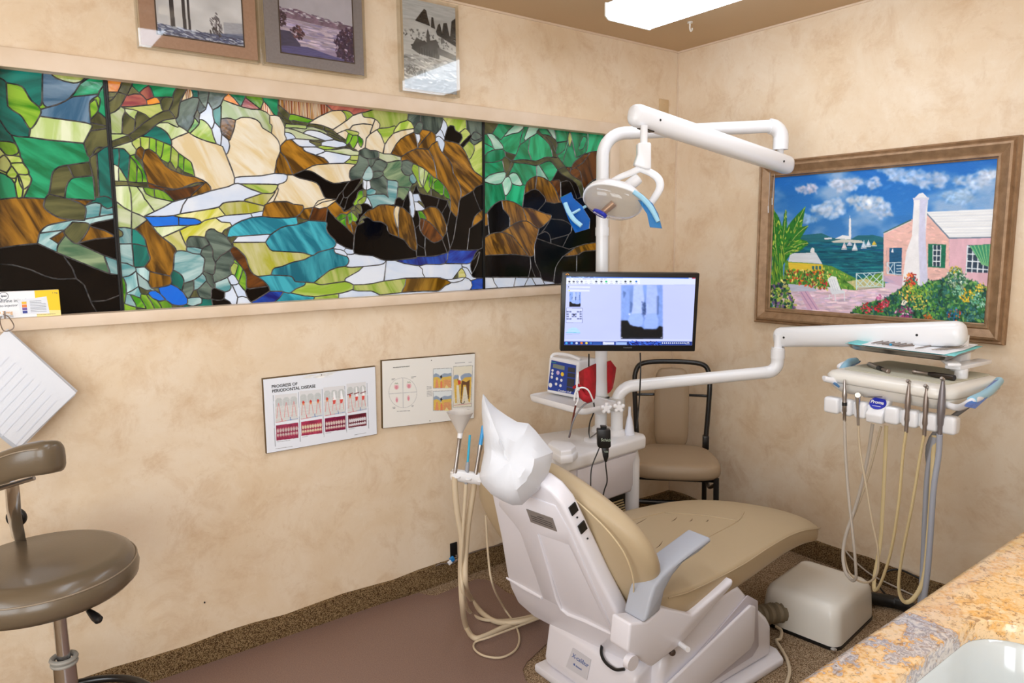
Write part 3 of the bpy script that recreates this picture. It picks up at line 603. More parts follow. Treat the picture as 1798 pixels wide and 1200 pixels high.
black -1774,1578 10,-2 16,-12 34,-2 20,-10 6,-7 1,-15 7,-12 12,-6 30,-10 21,-10 8,-7 19,-25 14,-9 15,-5 1,-27 -99,-9 -40,1 -23,5 -34,15 -54,5 -22,5 -4,16 7,52 8,30 7,10 26,11 1,3 -6,9
brown -1532,1578 11,-4 0,-8 -7,-28 -5,-10 -4,-2 -4,9 -2,18 4,21
amber -1795,1570 7,-6 0,-4 -21,-10 -5,0 0,2 7,9
black -1231,1576 3,-2 -3,-118 -22,-9 -58,-1 -1,2 15,90 15,6
brown -1519,1573 20,-8 26,-21 26,-29 13,-17 0,-4 -23,-12 -20,-3 -16,7 -35,26 -8,13 3,3 7,15
amber -2550,1561 3,-1 2,-2 23,-35 13,-15 29,-25 11,-14 2,-8 -7,-10 -2,-12 -4,-34 -2,-6 -10,-20 -26,6 -34,11 -14,16 1,2 14,17 2,5 1,8 -4,13 -7,43 -7,12 -19,21
tealw -2009,1565 59,-3 8,-1 4,-4 1,-7 -4,-15 4,-11 10,-14 18,-16 5,-10 -3,-11 -9,-9 -20,-6 -40,-9 -17,-10 -8,-2 -31,9 -17,3 -98,7 -10,6 -12,20 -1,7 18,24 36,24 30,9 30,3
amber -1836,1565 12,-4 8,-13 -5,-9 -9,-28 -5,4 1,5 -8,35
pale -2455,1545 30,0 1,-1 -82,-38 -3,2 -13,15 -10,16 1,2 7,-1
black -1545,1550 3,-2 3,-20 10,-15 12,-12 -3,-42 -3,-3 -19,9 -13,9 -2,4 -8,56
aqua -2633,1537 18,1 20,-5 -3,-46 -36,-1 0,20 10,4 3,6 -2,9 -11,8
lime -2295,1538 4,-1 -11,-26 -4,-1 -11,11 5,6
slate -2353,1534 10,-1 10,-9 17,-6 9,-8 5,-1 1,-9 18,-25 -15,-16 -30,-17 -17,-20 -8,14 1,23 -3,13 -19,34 5,18 6,6
teal -2594,1533 9,-1 10,-8 9,-12 5,-8 4,-10 1,-17 -28,8 -14,1
green -2634,1532 4,-1 8,-8 1,-7 -3,-6 -10,-2
gold -2455,1529 2,-1 12,-36 7,-17 -2,-9 2,-5 -1,-2 -15,3 -16,-1 -7,15 -33,29 3,2
black -1414,1523 3,-3 12,-65 -5,-13 -6,-5 -4,4 -22,51
white -2163,1515 9,0 1,-2 -19,-26 -109,0 -3,2 9,11 10,8
slate -2418,1509 17,0 28,-4 11,-18 1,-5 -18,-9 -7,-6 -24,6 -14,0 -10,2 -1,4 2,14 3,6 5,8
white -2281,1508 11,0 3,-1 -18,-19 2,-9 -2,-2 -16,25 1,4 13,0
black -1516,1500 24,-15 18,-7 17,4 21,10 23,-55 -14,-4 -35,-7 -23,-3 -30,0 -6,32
gold -2284,1488 113,-1 14,-25 10,-6 98,-7 20,-3 27,-10 -32,-14 -43,-8 -39,-14 -28,-5 -8,-7 -5,-15 -3,-3 -45,-3 -14,7 -6,8 -10,20 -9,35 -6,9 -19,19 -14,10 -3,11
white -1904,1483 36,-19 0,-2 -7,-10 -14,5 -26,4 0,3 8,9
aqua -2611,1486 12,0 1,-1 1,-38 -1,-31 -1,-3 -17,11 -18,3 -1,2 1,56 1,1
teal -2596,1486 12,-1 29,-9 7,-37 -5,-10 -14,-18 -23,-1 -8,3 1,34 0,37
black -1556,1473 36,-19 3,-28 -2,-3 -41,1 0,23 3,8
slate -2361,1481 4,-4 4,-13 0,-28 7,-16 -2,-18 -3,-15 -4,-7 -5,-2 -9,4 -18,11 6,30 1,9 -2,5 -11,13 8,18 6,5
aqua -2433,1474 23,-1 21,-5 2,-3 -4,-12 -3,-3 -8,0 -14,2 -15,6 -5,6
brown -2284,1473 8,-2 7,-6 24,-26 4,-10 6,-27 6,-15 8,-11 15,-9 22,-18 9,-11 3,-8 -65,-6 -9,4 -2,7 3,32 -5,18 -12,21 -22,28 -10,22 -1,6
tealw -1917,1464 3,-4 1,-10 5,-6 45,-14 6,-11 1,-6 -2,-7 -6,-8 -9,-5 -30,-3 -34,-11 -63,-43 -67,6 -6,4 -8,14 -10,4 -67,6 6,17 8,8 28,5 39,14 45,8 31,15 8,2 15,10 42,9
white -1867,1462 23,-6 7,0 4,-16 -3,-1 -16,-1 -12,2 -11,13
black -1233,1454 3,-2 -2,-127 -3,-2 -31,2 -17,4 -10,9 5,11 9,9 16,28 16,50 -4,1 -27,-31 -5,1 9,19 9,12 13,9
white -1913,1459 24,-2 15,-6 10,-11 1,-4 -1,-4 -3,-1 -40,12 -6,7
deep -1400,1449 59,-3 44,-1 38,2 4,-1 -14,-13 -15,-28 -13,-14 -18,-4 -105,4 -4,2 10,14 5,30
slate -2296,1461 2,-1 0,-6 11,-22 -2,-14 -12,-16 -1,-7 2,-17 -13,-10 -16,-7 -26,-9 -5,-3 -3,28 4,3 4,9 6,33 17,20
aqua -2459,1462 9,0 17,-3 17,-7 22,-3 13,-14 0,-12 -8,-35 -9,-11 -19,-13 -16,-6 -18,-4 -1,14 -4,11 -7,8 -19,13 8,51 7,9
black -1250,1437 3,-1 0,-4 -16,-46 -17,-29 -6,-6 -4,-1 -5,7 -3,17 3,18 11,13 6,1
deep -1412,1437 3,-4 -4,-24 -5,-10 -9,-8 -15,-3 -75,3 -27,-5 -17,1 -57,10 -38,12 4,2 88,6 4,2 2,4 60,0 26,1 36,7
white -1833,1441 23,-5 54,-5 34,-15 24,-6 -12,-11 -20,-5 -108,-6 -27,2 -7,3 11,9 5,12 -2,9 -6,8 1,8 19,-1
green -2283,1431 21,-25 7,-11 -17,-44 -3,3 -10,19 3,5 11,29 -2,5 -12,7
white -1693,1411 35,-1 40,-13 67,-11 18,-16 -2,-14 9,-19 -86,1 -97,-8 11,79
white -1700,1408 2,-3 -14,-75 -51,-8 -38,-2 -40,1 -16,9 -18,6 -1,6 3,5 57,27 19,16 74,5 14,4
aqua -2635,1427 16,-2 25,-14 2,-7 -1,-5 -11,-10 -10,-5 -11,-2 -10,0
lime -2285,1417 2,0 10,-5 2,-5 -11,-29 -4,-4 -9,5 -3,16 3,11
white -1299,1390 3,-1 -2,-10 1,-15 8,-18 -4,-7 -17,26 -8,6 -20,5 -3,6 1,7 25,-2
white -1425,1392 80,-3 3,-2 2,-16 -9,-4 -39,-41 -5,-2 -29,1 -39,9 -62,2 -12,20 2,14 -16,15 32,6 67,-3
lime -1875,1393 24,-5 42,2 9,-2 -16,-14 -57,-27 -4,-11 -90,-9 -13,1 -18,8 1,2 61,42 33,10
white -1339,1375 17,-3 10,-5 23,-34 7,-4 14,-4 0,-4 -28,-6 -11,8 -16,6 2,9 -9,19 -10,12
aqua -2567,1411 14,-15 -4,-30 -2,-2 -14,11 -18,19 -1,4 -1,13
gold -1346,1369 7,-1 8,-10 10,-20 -1,-5 -4,-4 -11,1 -24,-2 0,25
green -2255,1394 3,-4 5,-12 2,-17 -2,-14 0,-18 -3,-9 -2,-2 -6,5 -13,19 -2,7 3,4
teal -2482,1399 21,-14 8,-13 2,-9 -1,-9 -8,-24 -14,12 -17,10 2,9 -2,19
slate -2386,1392 27,-15 2,-26 1,-2 3,1 1,-2 0,-10 -2,-5 -5,-1 -6,5 -14,20 -2,15 -9,12
aqua -2593,1398 2,-4 2,-45 -20,-13 -17,-6 1,29 -6,21 17,4
amber -2552,1396 60,-17 3,-18 -2,-7 -6,-5 -11,-3 -36,-5 -8,1 -4,7 -3,13 2,4
aqua -2591,1393 30,-29 9,-21 11,-8 1,-3 -11,1 -3,3 -12,-1 -22,14 -3,42
black -1363,1351 2,-3 -2,-19 -23,-3 0,2
aqua -2391,1384 9,-10 3,-15 -28,-26 -6,-3 -8,0 1,32 15,10
white -2296,1377 7,-1 6,-7 9,-17 0,-7 -10,-4 -10,0 -6,2 -9,24
tealw -2159,1370 58,-4 16,-3 4,-3 5,-5 2,-8 4,-4 36,-4 1,-6 -5,-6 -32,-11 -22,-14 -10,1 -22,7 -41,2 -1,1 0,7 -2,8 -10,14 -26,24
green -2636,1381 4,-1 4,-8 4,-16 -2,-28 -7,-32 32,-14 0,-5 -4,-9 -25,0 -7,2
white -1340,1330 11,-1 -11,-11 -22,-6 -22,-2 -17,2 -19,12 37,1
aqua -2311,1367 5,-7 0,-5 7,-15 -1,-10 -5,-8 -15,-5 -10,4 -23,12 1,18 27,10
bronze -1526,1336 77,-3 7,-4 21,-5 21,-12 0,-4 -28,-10 -24,-17 -16,-4 -60,4 -106,0 1,4 16,24 5,28
white -1327,1329 5,-1 15,-5 13,-13 4,-17 -12,-19 -420,-5 -12,2 1,6 6,-1 113,5 86,0 68,-3 14,6 18,14 27,9 4,4 13,-1 34,5 13,5
lime -1615,1337 2,-2 -1,-9 -4,-18 -17,-27 -3,-1 -90,-4 -39,17 -57,3 -11,2 -9,5 2,16 2,2 39,-1 38,2 51,8
deep -1266,1324 34,-2 -1,-46 -65,-1 8,18 -5,21 25,6
slate -2422,1362 2,-1 0,-8 -2,-24 -12,-22 -4,-4 -6,-1 -3,4 -4,9 -8,14 7,24
slate -2380,1358 14,-20 6,-6 -5,-5 -2,-24 -3,-5 -6,-2 -27,6 -5,8 -5,19 10,7
lime -1877,1335 20,-5 15,-10 0,-13 -3,-4 -41,-11 -44,-4 -70,-5 -39,6 -50,13 19,14 32,11 4,4 3,8 32,-4 19,-7 13,-1
cobalt -2492,1352 19,-10 18,-19 11,-21 0,-13 -3,-6 -9,-3 -13,-1 -13,2 -12,4 -17,15 -16,22 -4,21 25,4
white -2274,1345 5,-5 16,-22 7,-23 0,-2 -16,6 -15,-2 -3,2 -14,40 13,2
white -2299,1341 4,-2 16,-42 -7,-29 -13,0 -9,15 -17,12 2,7 2,15 12,3 5,4 4,6
black -2171,1330 3,-2 2,-8 -1,-8 -52,-29 -16,-6 -10,14 -8,26 7,10 9,-3
aqua -2590,1348 5,-18 3,-5 -3,-5 -1,-9 -21,11 -17,4 -2,2 18,8
aqua -2588,1348 20,-12 6,-1 8,1 1,-3 -7,-3 -3,-6 -3,-2 -14,2 -5,6
cobalt -2535,1342 4,0 2,-18 -5,3 -7,8 -8,6 1,1
black -2354,1333 32,-15 -1,-16 -4,-8 -9,-4 -13,0 -21,7 4,12 1,18 5,4
slate -2415,1330 2,-1 7,-25 -30,0 0,2 7,9 6,12
white -1848,1302 24,-6 57,-3 10,-3 21,-12 2,-7 -22,-2 -147,-1 -2,2 2,20 37,6
cobalt -2549,1333 10,-1 11,-9 16,-19 0,-3 -19,-3 -20,11 -11,15 3,7
deep -2138,1311 17,-1 4,-5 -15,-19 -18,-13 -4,-5 -76,1 -3,9 14,5 51,29
tealw -2116,1306 18,-4 9,0 50,-13 33,-4 5,-3 0,-4 -7,-10 -144,0 -1,2 3,3 18,13
aqua -2626,1327 11,-4 13,-30 1,-10 -15,4 -17,9
lime -1907,1290 2,-1 1,-3 -1,-16 -1,-2 -99,1 5,14
green -2615,1323 8,-1 21,-12 11,-24 3,-8 -1,-3 -27,7 -2,11
green -2582,1324 15,-3 1,-4 13,-26 7,-19 0,-4 -25,1 -4,17 -11,24 1,10
green -2563,1323 12,-14 14,-9 9,-17 3,-11 0,-4 -20,0 -10,28 -11,21 0,5
white -2267,1299 8,-1 14,-6 7,-10 7,-7 0,-6 -53,-1 5,28
aqua -2427,1305 22,-1 5,-3 2,-5 -2,-13 -12,-5 -15,-3 -7,1 -12,5 -1,2 3,6 0,12
teal -2398,1301 21,-5 6,1 5,-3 2,-24 -1,-2 -94,1 1,10 9,3 15,-6 7,-1 25,7 3,5
black -2326,1294 18,-11 7,-12 0,-3 -58,0 -5,1 -2,22 1,3 23,-5 8,1
green -2512,1300 8,-5 9,-9 3,-9 0,-9 -32,1 -4,15 -8,14 8,-1
green -2494,1285 17,-5 18,-1 0,-10 -2,-1 -29,0
green -2600,1281 28,-7 1,-5 -4,-1 -28,0 0,2
"""
PANES_3 = """
olive -1212,1992 76,0 -1,-4 -37,-46 -39,-6
emer -1135,1991 88,1 -36,-30 -44,-44 -45,23
emer -996,1991 23,1 2,-3 -27,-56 6,-9 -17,-12 -9,-4 -4,4 2,11 13,33 3,19
mint -1045,1992 46,0 1,-6 -7,-12 -14,-11 -13,-7 -35,-7 -35,-14 -6,0 2,5 23,22
mint -970,1992 56,0 3,-2 -1,-8 -13,-12 -1,-6 -6,-6 -39,-20 -19,-12 -8,7
emer -911,1992 40,0 38,-37 0,-3 -26,7 -28,0 -14,4 -13,13
mint -869,1991 43,1 13,-34 1,-15 -4,-1 -14,8 -39,38
emer -824,1992 96,0 1,-6 -7,-11 -10,-34 -63,-10 -6,10 2,9
emer -1007,1973 3,-4 -16,-46 -1,-16 -24,-47 -59,9 -5,6 -10,5 6,7 -5,10 -21,20 -16,11 0,3 4,0 25,-13 17,17 10,1 32,13 35,7 7,3
emer -725,1991 101,2 11,-2 3,-46 -2,-18 -7,-21 -9,-11 -14,-9 -45,-16 -5,5 -27,97 -8,14
olive -917,1976 16,-13 12,-4 42,-25 15,-12 19,-40 11,-15 -4,-5 -26,2 -7,31 -10,20 -28,23 -48,27 -1,5
lime -727,1984 6,-6 8,-28 -9,-26 -6,-8 -6,10 -5,28 5,21
emer -612,1992 102,0 0,-79 -78,-10 -50,-17 -1,2 11,7 9,11 5,14 4,25
emer -925,1964 48,-26 24,-19 15,-27 6,-26 -2,-3 -43,-3 -37,-15 -19,-5 -25,1 1,5 -13,23 -4,14 8,57 27,13
mint -1188,1941 15,0 16,-8 2,-5 16,-11 21,-20 5,-10 -2,-4 -6,-3 -20,-3 -17,-2 -5,3 -4,5 -12,27 -22,26 1,2
emer -1204,1937 3,-1 22,-26 11,-24 -1,-3 -45,15 0,35
olive -885,1959 11,1 20,-2 23,-8 18,-10 10,-19 -10,-32 -4,2 -15,31 -12,10 -42,25
emer -642,1969 13,1 7,-5 4,-7 -2,-8 -12,-23 -11,-14 -21,-8 -7,5 2,10 12,29
emer -969,1939 4,-4 -7,-31 -2,-21 16,-40 -5,-3 -48,2 -47,-7 0,5 15,22 22,44 12,6
emer -740,1948 5,-18 -5,-6 -28,-77 -5,-5 -28,24 -4,6 46,27
emer -714,1947 5,-6 20,-71 40,14 6,-1 -52,-32 -12,-12 -10,-16 -36,0 -19,18 33,84 4,2 4,-9 4,-2
emer -748,1939 3,0 0,-4 -14,-36 -19,-12 -29,-13 -8,13 9,25 2,17
emer -1214,1897 6,0 29,-10 12,-5 6,-6 -35,-15 -17,-15 -2,2
emer -1127,1879 10,0 10,-6 6,-22 -21,-16 -16,-7 -31,-8 -45,-1 0,25 15,16 11,5 27,10
brown -516,1911 6,1 1,-2 1,-114 -72,-28 -14,-8 -35,-29 -10,-2 -14,29 5,9 -10,33 -11,14 -18,10 48,28 45,49 32,6
olive -1103,1867 56,-8 -14,-23 -15,-1 -24,13 -4,11
brown -604,1899 6,0 -1,-4 -47,-49 -41,-22 -33,-11 12,25 23,20 41,23 4,5
olive -863,1862 52,-1 10,4 4,-2 40,-38 -43,-16 -3,0 -26,26 -11,7 -9,2 -21,-3 -43,-17 -21,-5 -57,7 -63,0 -14,3 -4,4 4,2 19,0 52,8 64,-3 20,5 29,13
olive -1104,1848 5,0 26,-14 3,-5 -12,-32 -18,-21 -9,10 -9,41 -4,7 11,11
emer -1124,1833 3,0 3,-6 8,-42 -38,-7 -31,-8 -17,-8 -15,-11 -5,0 2,66 45,3 24,6
emer -861,1843 12,1 10,-3 38,-33 -30,-43 -8,-8 -9,-4 -11,5 -2,7 -51,59 18,9
olive -1069,1829 13,-3 -8,-16 -20,-34 -3,-9 -17,-7 3,13 19,24
emer -1055,1826 64,0 61,-7 3,-45 -18,-5 -21,-10 -19,-16 -7,-13 -16,2 -16,29 -19,20 -19,1 -12,-4 -7,-5 -4,1
mint -914,1824 53,-59 -1,-7 -33,12 -31,4 -2,45
olive -757,1824 40,-36 47,-20 19,-12 11,-26 2,-19 0,-16 -9,-10 -5,0 -4,6 -17,42 -14,18 -21,12 -67,24 -25,19 1,3 20,9
brown -752,1822 33,0 -9,-23 -10,7
brown -691,1822 20,-7 10,-9 13,-39 -5,-7 -54,23 -20,13 5,15 18,8
black -802,1805 27,-18 67,-24 21,-12 14,-18 18,-47 -22,-8 -7,2 -4,15 -24,44 -16,18 -21,3 -33,-8 -11,10 -43,-4
mint -1110,1784 7,-3 2,-6 -4,-16 -14,-19 -8,-6 -16,-5 -17,-2 -27,3 -29,7 0,12 26,16 42,13
mint -1065,1782 20,-1 11,-8 22,-33 2,-8 -4,-3 -10,-3 -18,2 -15,3 -13,6 -8,20 -9,10 11,10
black -513,1794 6,-2 2,-315 -128,-14 -96,-22 -40,9 -1,4 38,57 10,7 5,7 2,28 -29,16 -23,8 -76,5 2,16 -2,3 -34,6 -40,11 -1,3 25,21 16,18 54,-7 41,6 -1,93 34,8 12,0 10,-4 15,-17 24,-44 4,-15 7,-2 18,7 14,1 7,11 -1,30 10,4 35,29 29,15
amber -934,1772 7,-1 -9,-55 -25,-7 -38,-17 6,36 8,15 22,18 18,8
amber -925,1772 20,0 26,-6 9,-6 19,-6 14,-10 22,-26 33,-59 -41,-6 -53,8 0,11 -10,14 -28,22 -21,9
mint -1089,1765 11,-8 8,-21 0,-7 -3,-13 -10,-17 -11,-13 -10,-5 -6,6 -12,49 15,21
brown -799,1762 9,-1 5,-9 4,-81 -2,-9 -5,2 -34,64 -26,24 10,6
emer -1216,1735 56,-8 17,2 21,6 12,-48 6,-9 -1,-17 -27,-3 -23,-9 -26,-18 -26,-28 -9,-2 -2,2 -1,38
emer -1069,1735 19,-6 19,-2 11,0 11,5 16,-3 -19,-96 -45,21 -46,8 0,17 12,10 13,17
black -937,1715 23,-7 31,-25 8,-14 -2,-10 -6,-7 -39,-33 -46,11 -42,2 9,57 40,20
amber -1122,1660 23,1 38,-6 31,-12 19,-11 19,-41 5,-19 -24,-1 -22,-3 -50,-21 0,38 -6,10 -29,27 -7,35
black -1127,1659 3,-3 6,-34 29,-27 6,-10 -1,-40 -48,-24 -39,-3 -24,-6 -9,94 35,34 25,14
amber -1009,1630 29,1 21,-3 88,-23 28,-4 2,-8 -4,-12 -55,-38 -15,-5 -13,2 -36,23 -22,8
amber -1206,1603 4,-6 2,-44 -5,-3 -11,-2 -3,3 1,47 2,3
black -844,1582 67,-3 33,-10 30,-17 -1,-21 -5,-11 -13,-9 -26,-7 -86,-16 -8,22 -13,10 -15,4 -17,-7 -5,2 22,19 23,27 5,9
amber -1014,1571 28,0 10,-3 48,-28 12,-3 -8,-29 -16,-39 -3,-17 0,-33 -12,-7 -15,-1 -7,2 -90,91 -21,9 -40,9 76,40 19,6
black -857,1572 3,-1 -4,-6 -29,-34 -18,-15 -18,-7 9,29 25,11
black -1202,1551 3,-4 3,-35 -22,-13 -2,2 1,46
black -884,1524 16,-3 15,-11 7,-18 0,-22 -84,24 6,13
amber -1132,1521 38,-6 27,-11 84,-84 4,-7 -89,10 -74,0 -79,-2 1,77 34,17 32,6
black -737,1510 3,-1 -1,-4 -37,-53 -72,18 1,17 80,16
black -930,1493 104,-29 94,-23 31,7 6,-1 -6,-5 -71,-36 -29,-28 -10,-15 -7,-15 -12,-58 -63,9 -12,15 -5,21 -25,40 -6,19 -2,58 5,25
amber -514,1475 7,0 3,-2 0,-36 -3,-2 -118,-5 -20,-4 -23,-11 -16,-3 -73,-5 -9,2 75,40 13,4 49,11
black -519,1434 12,0 3,-2 1,-150 -180,-1 1,131 16,4 21,10 15,3
black -1118,1423 66,-1 82,-12 5,-26 0,-18 -15,-49 -242,10 1,92 20,3
black -685,1411 3,-4 -3,-126 -132,-2 -10,12 5,37 7,29 16,23 30,28
black -946,1416 3,-2 4,-31 29,-48 4,-18 -3,-4 -29,2 -27,52 -4,42
black -965,1365 25,-47 -2,-3 -33,1 -4,2
white -1222,1326 41,-2 9,-23 18,-24 -69,-1
white -1179,1324 124,-5 -9,-41 -6,-2 -82,0 -20,25
white -1052,1319 71,-5 -22,-36 -57,-1 -4,5
white -979,1315 19,-1 21,-31 0,-5 -61,0 1,8
white -941,1315 35,-2 12,-14 11,-20 -53,0 -23,34 2,2
white -892,1298 63,-9 9,-9 -59,-2 -13,16
"""

# ------------------------------------------------------------- shared materials
def wall_material(name, base, light, dark, seed):
    m = bpy.data.materials.new(name); m.use_nodes = True; nt = m.node_tree; N = nt.nodes; L = nt.links; b = N['Principled BSDF']
    tc = N.new('ShaderNodeTexCoord'); mp = N.new('ShaderNodeMapping'); mp.inputs['Location'].default_value = (seed, seed*2, seed)
    L.new(tc.outputs['Object'], mp.inputs['Vector'])
    def noise(sc, det, dist=0, rough=.6):
        n = N.new('ShaderNodeTexNoise'); n.inputs['Scale'].default_value = sc; n.inputs['Detail'].default_value = det
        n.inputs['Distortion'].default_value = dist; n.inputs['Roughness'].default_value = rough; L.new(mp.outputs[0], n.inputs['Vector']); return n
    def ramp(fac, stops):
        r = N.new('ShaderNodeValToRGB'); e = r.color_ramp.elements
        e[0].position, e[0].color = stops[0][0], (*([stops[0][1]]*3), 1); e[1].position, e[1].color = stops[1][0], (*([stops[1][1]]*3), 1)
        L.new(fac, r.inputs['Fac']); return r
    def mix(fac, a, c):
        x = N.new('ShaderNodeMix'); x.data_type = 'RGBA'; L.new(fac, x.inputs[0])
        if isinstance(a, tuple): x.inputs[6].default_value = a
        else: L.new(a, x.inputs[6])
        x.inputs[7].default_value = c; return x.outputs[2]
    n1 = noise(2.4, 7, .5, .68); n2 = noise(6.5, 9, .5, .72); n3 = noise(19, 7, 1.0, .75)
    c = mix(ramp(n1.outputs['Fac'], ((.4, 0), (.66, .8))).outputs[0], rgba(base), rgba(light))
    c = mix(ramp(n2.outputs['Fac'], ((.5, 0), (.72, .72))).outputs[0], c, rgba(dark))
    c = mix(ramp(n3.outputs['Fac'], ((.54, 0), (.74, .5))).outputs[0], c, rgba(light))
    n4 = noise(36, 6, 1.6, .66)
    c = mix(ramp(n4.outputs['Fac'], ((.6, 0), (.75, .38))).outputs[0], c, rgba(dark))
    L.new(c, b.inputs['Base Color']); b.inputs['Roughness'].default_value = .62; b.inputs['Specular IOR Level'].default_value = .25
    bp = N.new('ShaderNodeBump'); bp.inputs['Strength'].default_value = .25; bp.inputs['Distance'].default_value = .003
    L.new(n3.outputs['Fac'], bp.inputs['Height']); L.new(bp.outputs[0], b.inputs['Normal']); return m
def carpet_material(name, c1, c2, c3, sc=420):
    m = bpy.data.materials.new(name); m.use_nodes = True; nt = m.node_tree; N = nt.nodes; L = nt.links; b = N['Principled BSDF']
    tc = N.new('ShaderNodeTexCoord'); v = N.new('ShaderNodeTexVoronoi'); v.inputs['Scale'].default_value = sc*.55
    n = N.new('ShaderNodeTexNoise'); n.inputs['Scale'].default_value = sc*.5; n.inputs['Detail'].default_value = 3
    L.new(tc.outputs['Object'], v.inputs['Vector']); L.new(tc.outputs['Object'], n.inputs['Vector'])
    r = N.new('ShaderNodeValToRGB'); e = r.color_ramp.elements; e[0].position = .2; e[0].color = rgba(c1); e[1].position = .8; e[1].color = rgba(c3)
    k = e.new(.5); k.color = rgba(c2)
    sp = N.new('ShaderNodeSeparateColor'); L.new(v.outputs['Color'], sp.inputs[0]); L.new(sp.outputs[0], r.inputs['Fac'])
    L.new(r.outputs[0], b.inputs['Base Color']); b.inputs['Roughness'].default_value = .95; b.inputs['Specular IOR Level'].default_value = .05
    bp = N.new('ShaderNodeBump'); bp.inputs['Strength'].default_value = .8; bp.inputs['Distance'].default_value = .004
    L.new(n.outputs['Fac'], bp.inputs['Height']); L.new(bp.outputs[0], b.inputs['Normal']); return m
M_WALL = wall_material('sponged beige paint', (225,202,171), (236,220,198), (205,172,133), 0)
M_WALLR = wall_material('sponged beige paint on the end wall', (225,202,172), (237,223,203), (206,174,137), 5)
M_CEIL = mat('tan ceiling paint', (200,174,142), .8, spec=.15)
M_TRIM = mat('cream painted trim', (230,210,188), .5, noise=(7, (220,198,172), 6), bump=(40, .1))
M_CARPET = carpet_material('speckled brown carpet', (98,76,54), (150,124,96), (192,170,142), 800)
M_CARPETB = carpet_material('dark carpet on the baseboard', (72,52,32), (116,92,62), (152,128,94), 700)
M_WHITE = mat('white enamel', (236,236,238), .28, coat=.3)
M_WPLAS = mat('white plastic', (232,231,233), .38)
M_IVORY = mat('ivory plastic', (230,226,217), .3, coat=.2)
M_LILAC = mat('grey white moulded plastic', (214,209,214), .35)
M_GREYP = mat('grey rubber', (152,158,168), .55)
M_BLACK = mat('black plastic', (14,14,15), .35)
M_BLKMET = mat('black painted steel', (16,15,16), .3, coat=.2)
M_STEEL = mat('brushed steel', (176,170,166), .3, metal=1)
M_CHROME = mat('chrome', (205,205,208), .14, metal=1)
M_DSTEEL = mat('dark steel', (158,146,138), .38, metal=.9)
M_TAN = mat('tan leather', (186,166,134), .42, spec=.4, bump=(150, .06))
M_TAUPE = mat('taupe vinyl', (98,84,66), .28, spec=.5, coat=.15, bump=(220, .05))
M_TAUPE2 = mat('pale taupe vinyl', (164,142,116), .45, bump=(220, .05))
M_PAPER = mat('white paper', (240,241,244), .7)
M_BLUE = mat('royal blue enamel', (30,44,170), .3)
M_INK = mat('black ink', (26,26,28), .6)
M_HOSE = mat('beige hose', (206,188,160), .5)
M_HOSEW = mat('pale hose', (198,188,176), .5)
M_HOSEY = mat('yellowed hose', (218,198,150), .5)
M_HOSEG = mat('blue grey hose', (168,172,184), .5)
M_SKYBLUE = mat('pale blue plastic', (150,200,224), .4)
def film(name, col, a):
    m = mat(name, col, .12, alpha=a, spec=.7); return m
M_FILM = clear('blue film', (90,170,245), .15, .42, (30,130,224))
M_FILM2 = clear('light blue film', (150,206,245), .15, .35, (70,160,226))
M_ACRYL = clear('clear acrylic', (250,250,248), .03)
M_LENS = clear('clear lens', (246,246,244), .04, .10, (240,238,236))

# ------------------------------------------------------------- the room
XW, YB = -4.6, -3.7
struct('floor', MB().box((XW, YB, -.05), (.12, .12, 0)), M_CARPET)
struct('ceiling', MB().box((XW, YB, 2.44), (.12, .12, 2.52)), M_CEIL)
w = MB(); NX0, NX1, NZ0, NZ1 = -2.97, -.50, 1.25, 2.0
w.box((XW, 0, 0), (.12, .12, NZ0)); w.box((XW, 0, NZ1), (.12, .12, 2.44)); w.box((XW, 0, NZ0), (NX0, .12, NZ1)); w.box((NX1, 0, NZ0), (.12, .12, NZ1))
w.box((NX0, .06, NZ0), (NX1, .12, NZ1))
struct('wall_left', w, M_WALL)
struct('wall_right', MB().box((0, YB, 0), (.12, 0, 2.44)), M_WALLR)
struct('wall_back', MB().box((XW, YB-.12, 0), (.12, YB, 2.44)), M_WALLR)
struct('wall_side', MB().box((XW-.12, YB, 0), (XW, .12, 2.44)), M_WALLR)
def added_window_frame(o, u, w, h):
    o, u = V(o), V(u); n = V(0,0,1).cross(u); mb = MB()
    for a, b, sa, sb in ((0,-h/2-.03,w+.12,.06),(0,h/2+.03,w+.12,.06),(-w/2-.03,0,.06,h),(w/2+.03,0,.06,h),(0,0,.03,h)): mb.obox(o+u*a+V(0,0,b), u, n, V(0,0,1), sa, .05, sb)
    mb.obox(o+V(0,0,-h/2-.07), u, n, V(0,0,1), w+.2, .14, .025); return mb
struct('added_window_1', added_window_frame((-3.7, YB+.025, 1.45), (1,0,0), 1.3, 1.5), M_TRIM)  # made-up window, framed round the back fill light
struct('added_window_2', added_window_frame((XW+.025, -2.1, 1.45), (0,1,0), 1.9, 1.5), M_TRIM)  # made-up window, framed round the side fill light
struct('trim_1', MB().box((XW, -.02, 1.985), (-.44, 0, 2.04)).box((NX0, 0, 1.985), (NX1, .03, 2.0)), M_TRIM, bevel=(.003, 2))
struct('trim_2', MB().box((XW, -.035, 1.236), (-.44, 0, 1.274)).box((NX0, 0, 1.25), (NX1, .035, 1.274)), M_TRIM, bevel=(.003, 2))
struct('trim_3', MB().box((-.502, -.02, 1.274), (-.44, 0, 1.985)).box((-.502, 0, 1.274), (-.497, .03, 1.985)), M_TRIM, bevel=(.002, 2))
struct('trim_7', MB().prism([(-3.05, -.02, 1.274), (-2.968, -.02, 1.274), (-2.904, -.02, 1.985), (-3.05, -.02, 1.985)], (0, .05, 0)), M_TRIM)
struct('trim_4', MB().box((XW, -.007, 2.432), (0, 0, 2.44)).box((-.007, YB, 2.432), (0, 0, 2.44)), M_TRIM)
struct('trim_5', MB().box((-.006, -.006, .1), (0, 0, 2.432)), M_TRIM, bevel=(.003, 2))
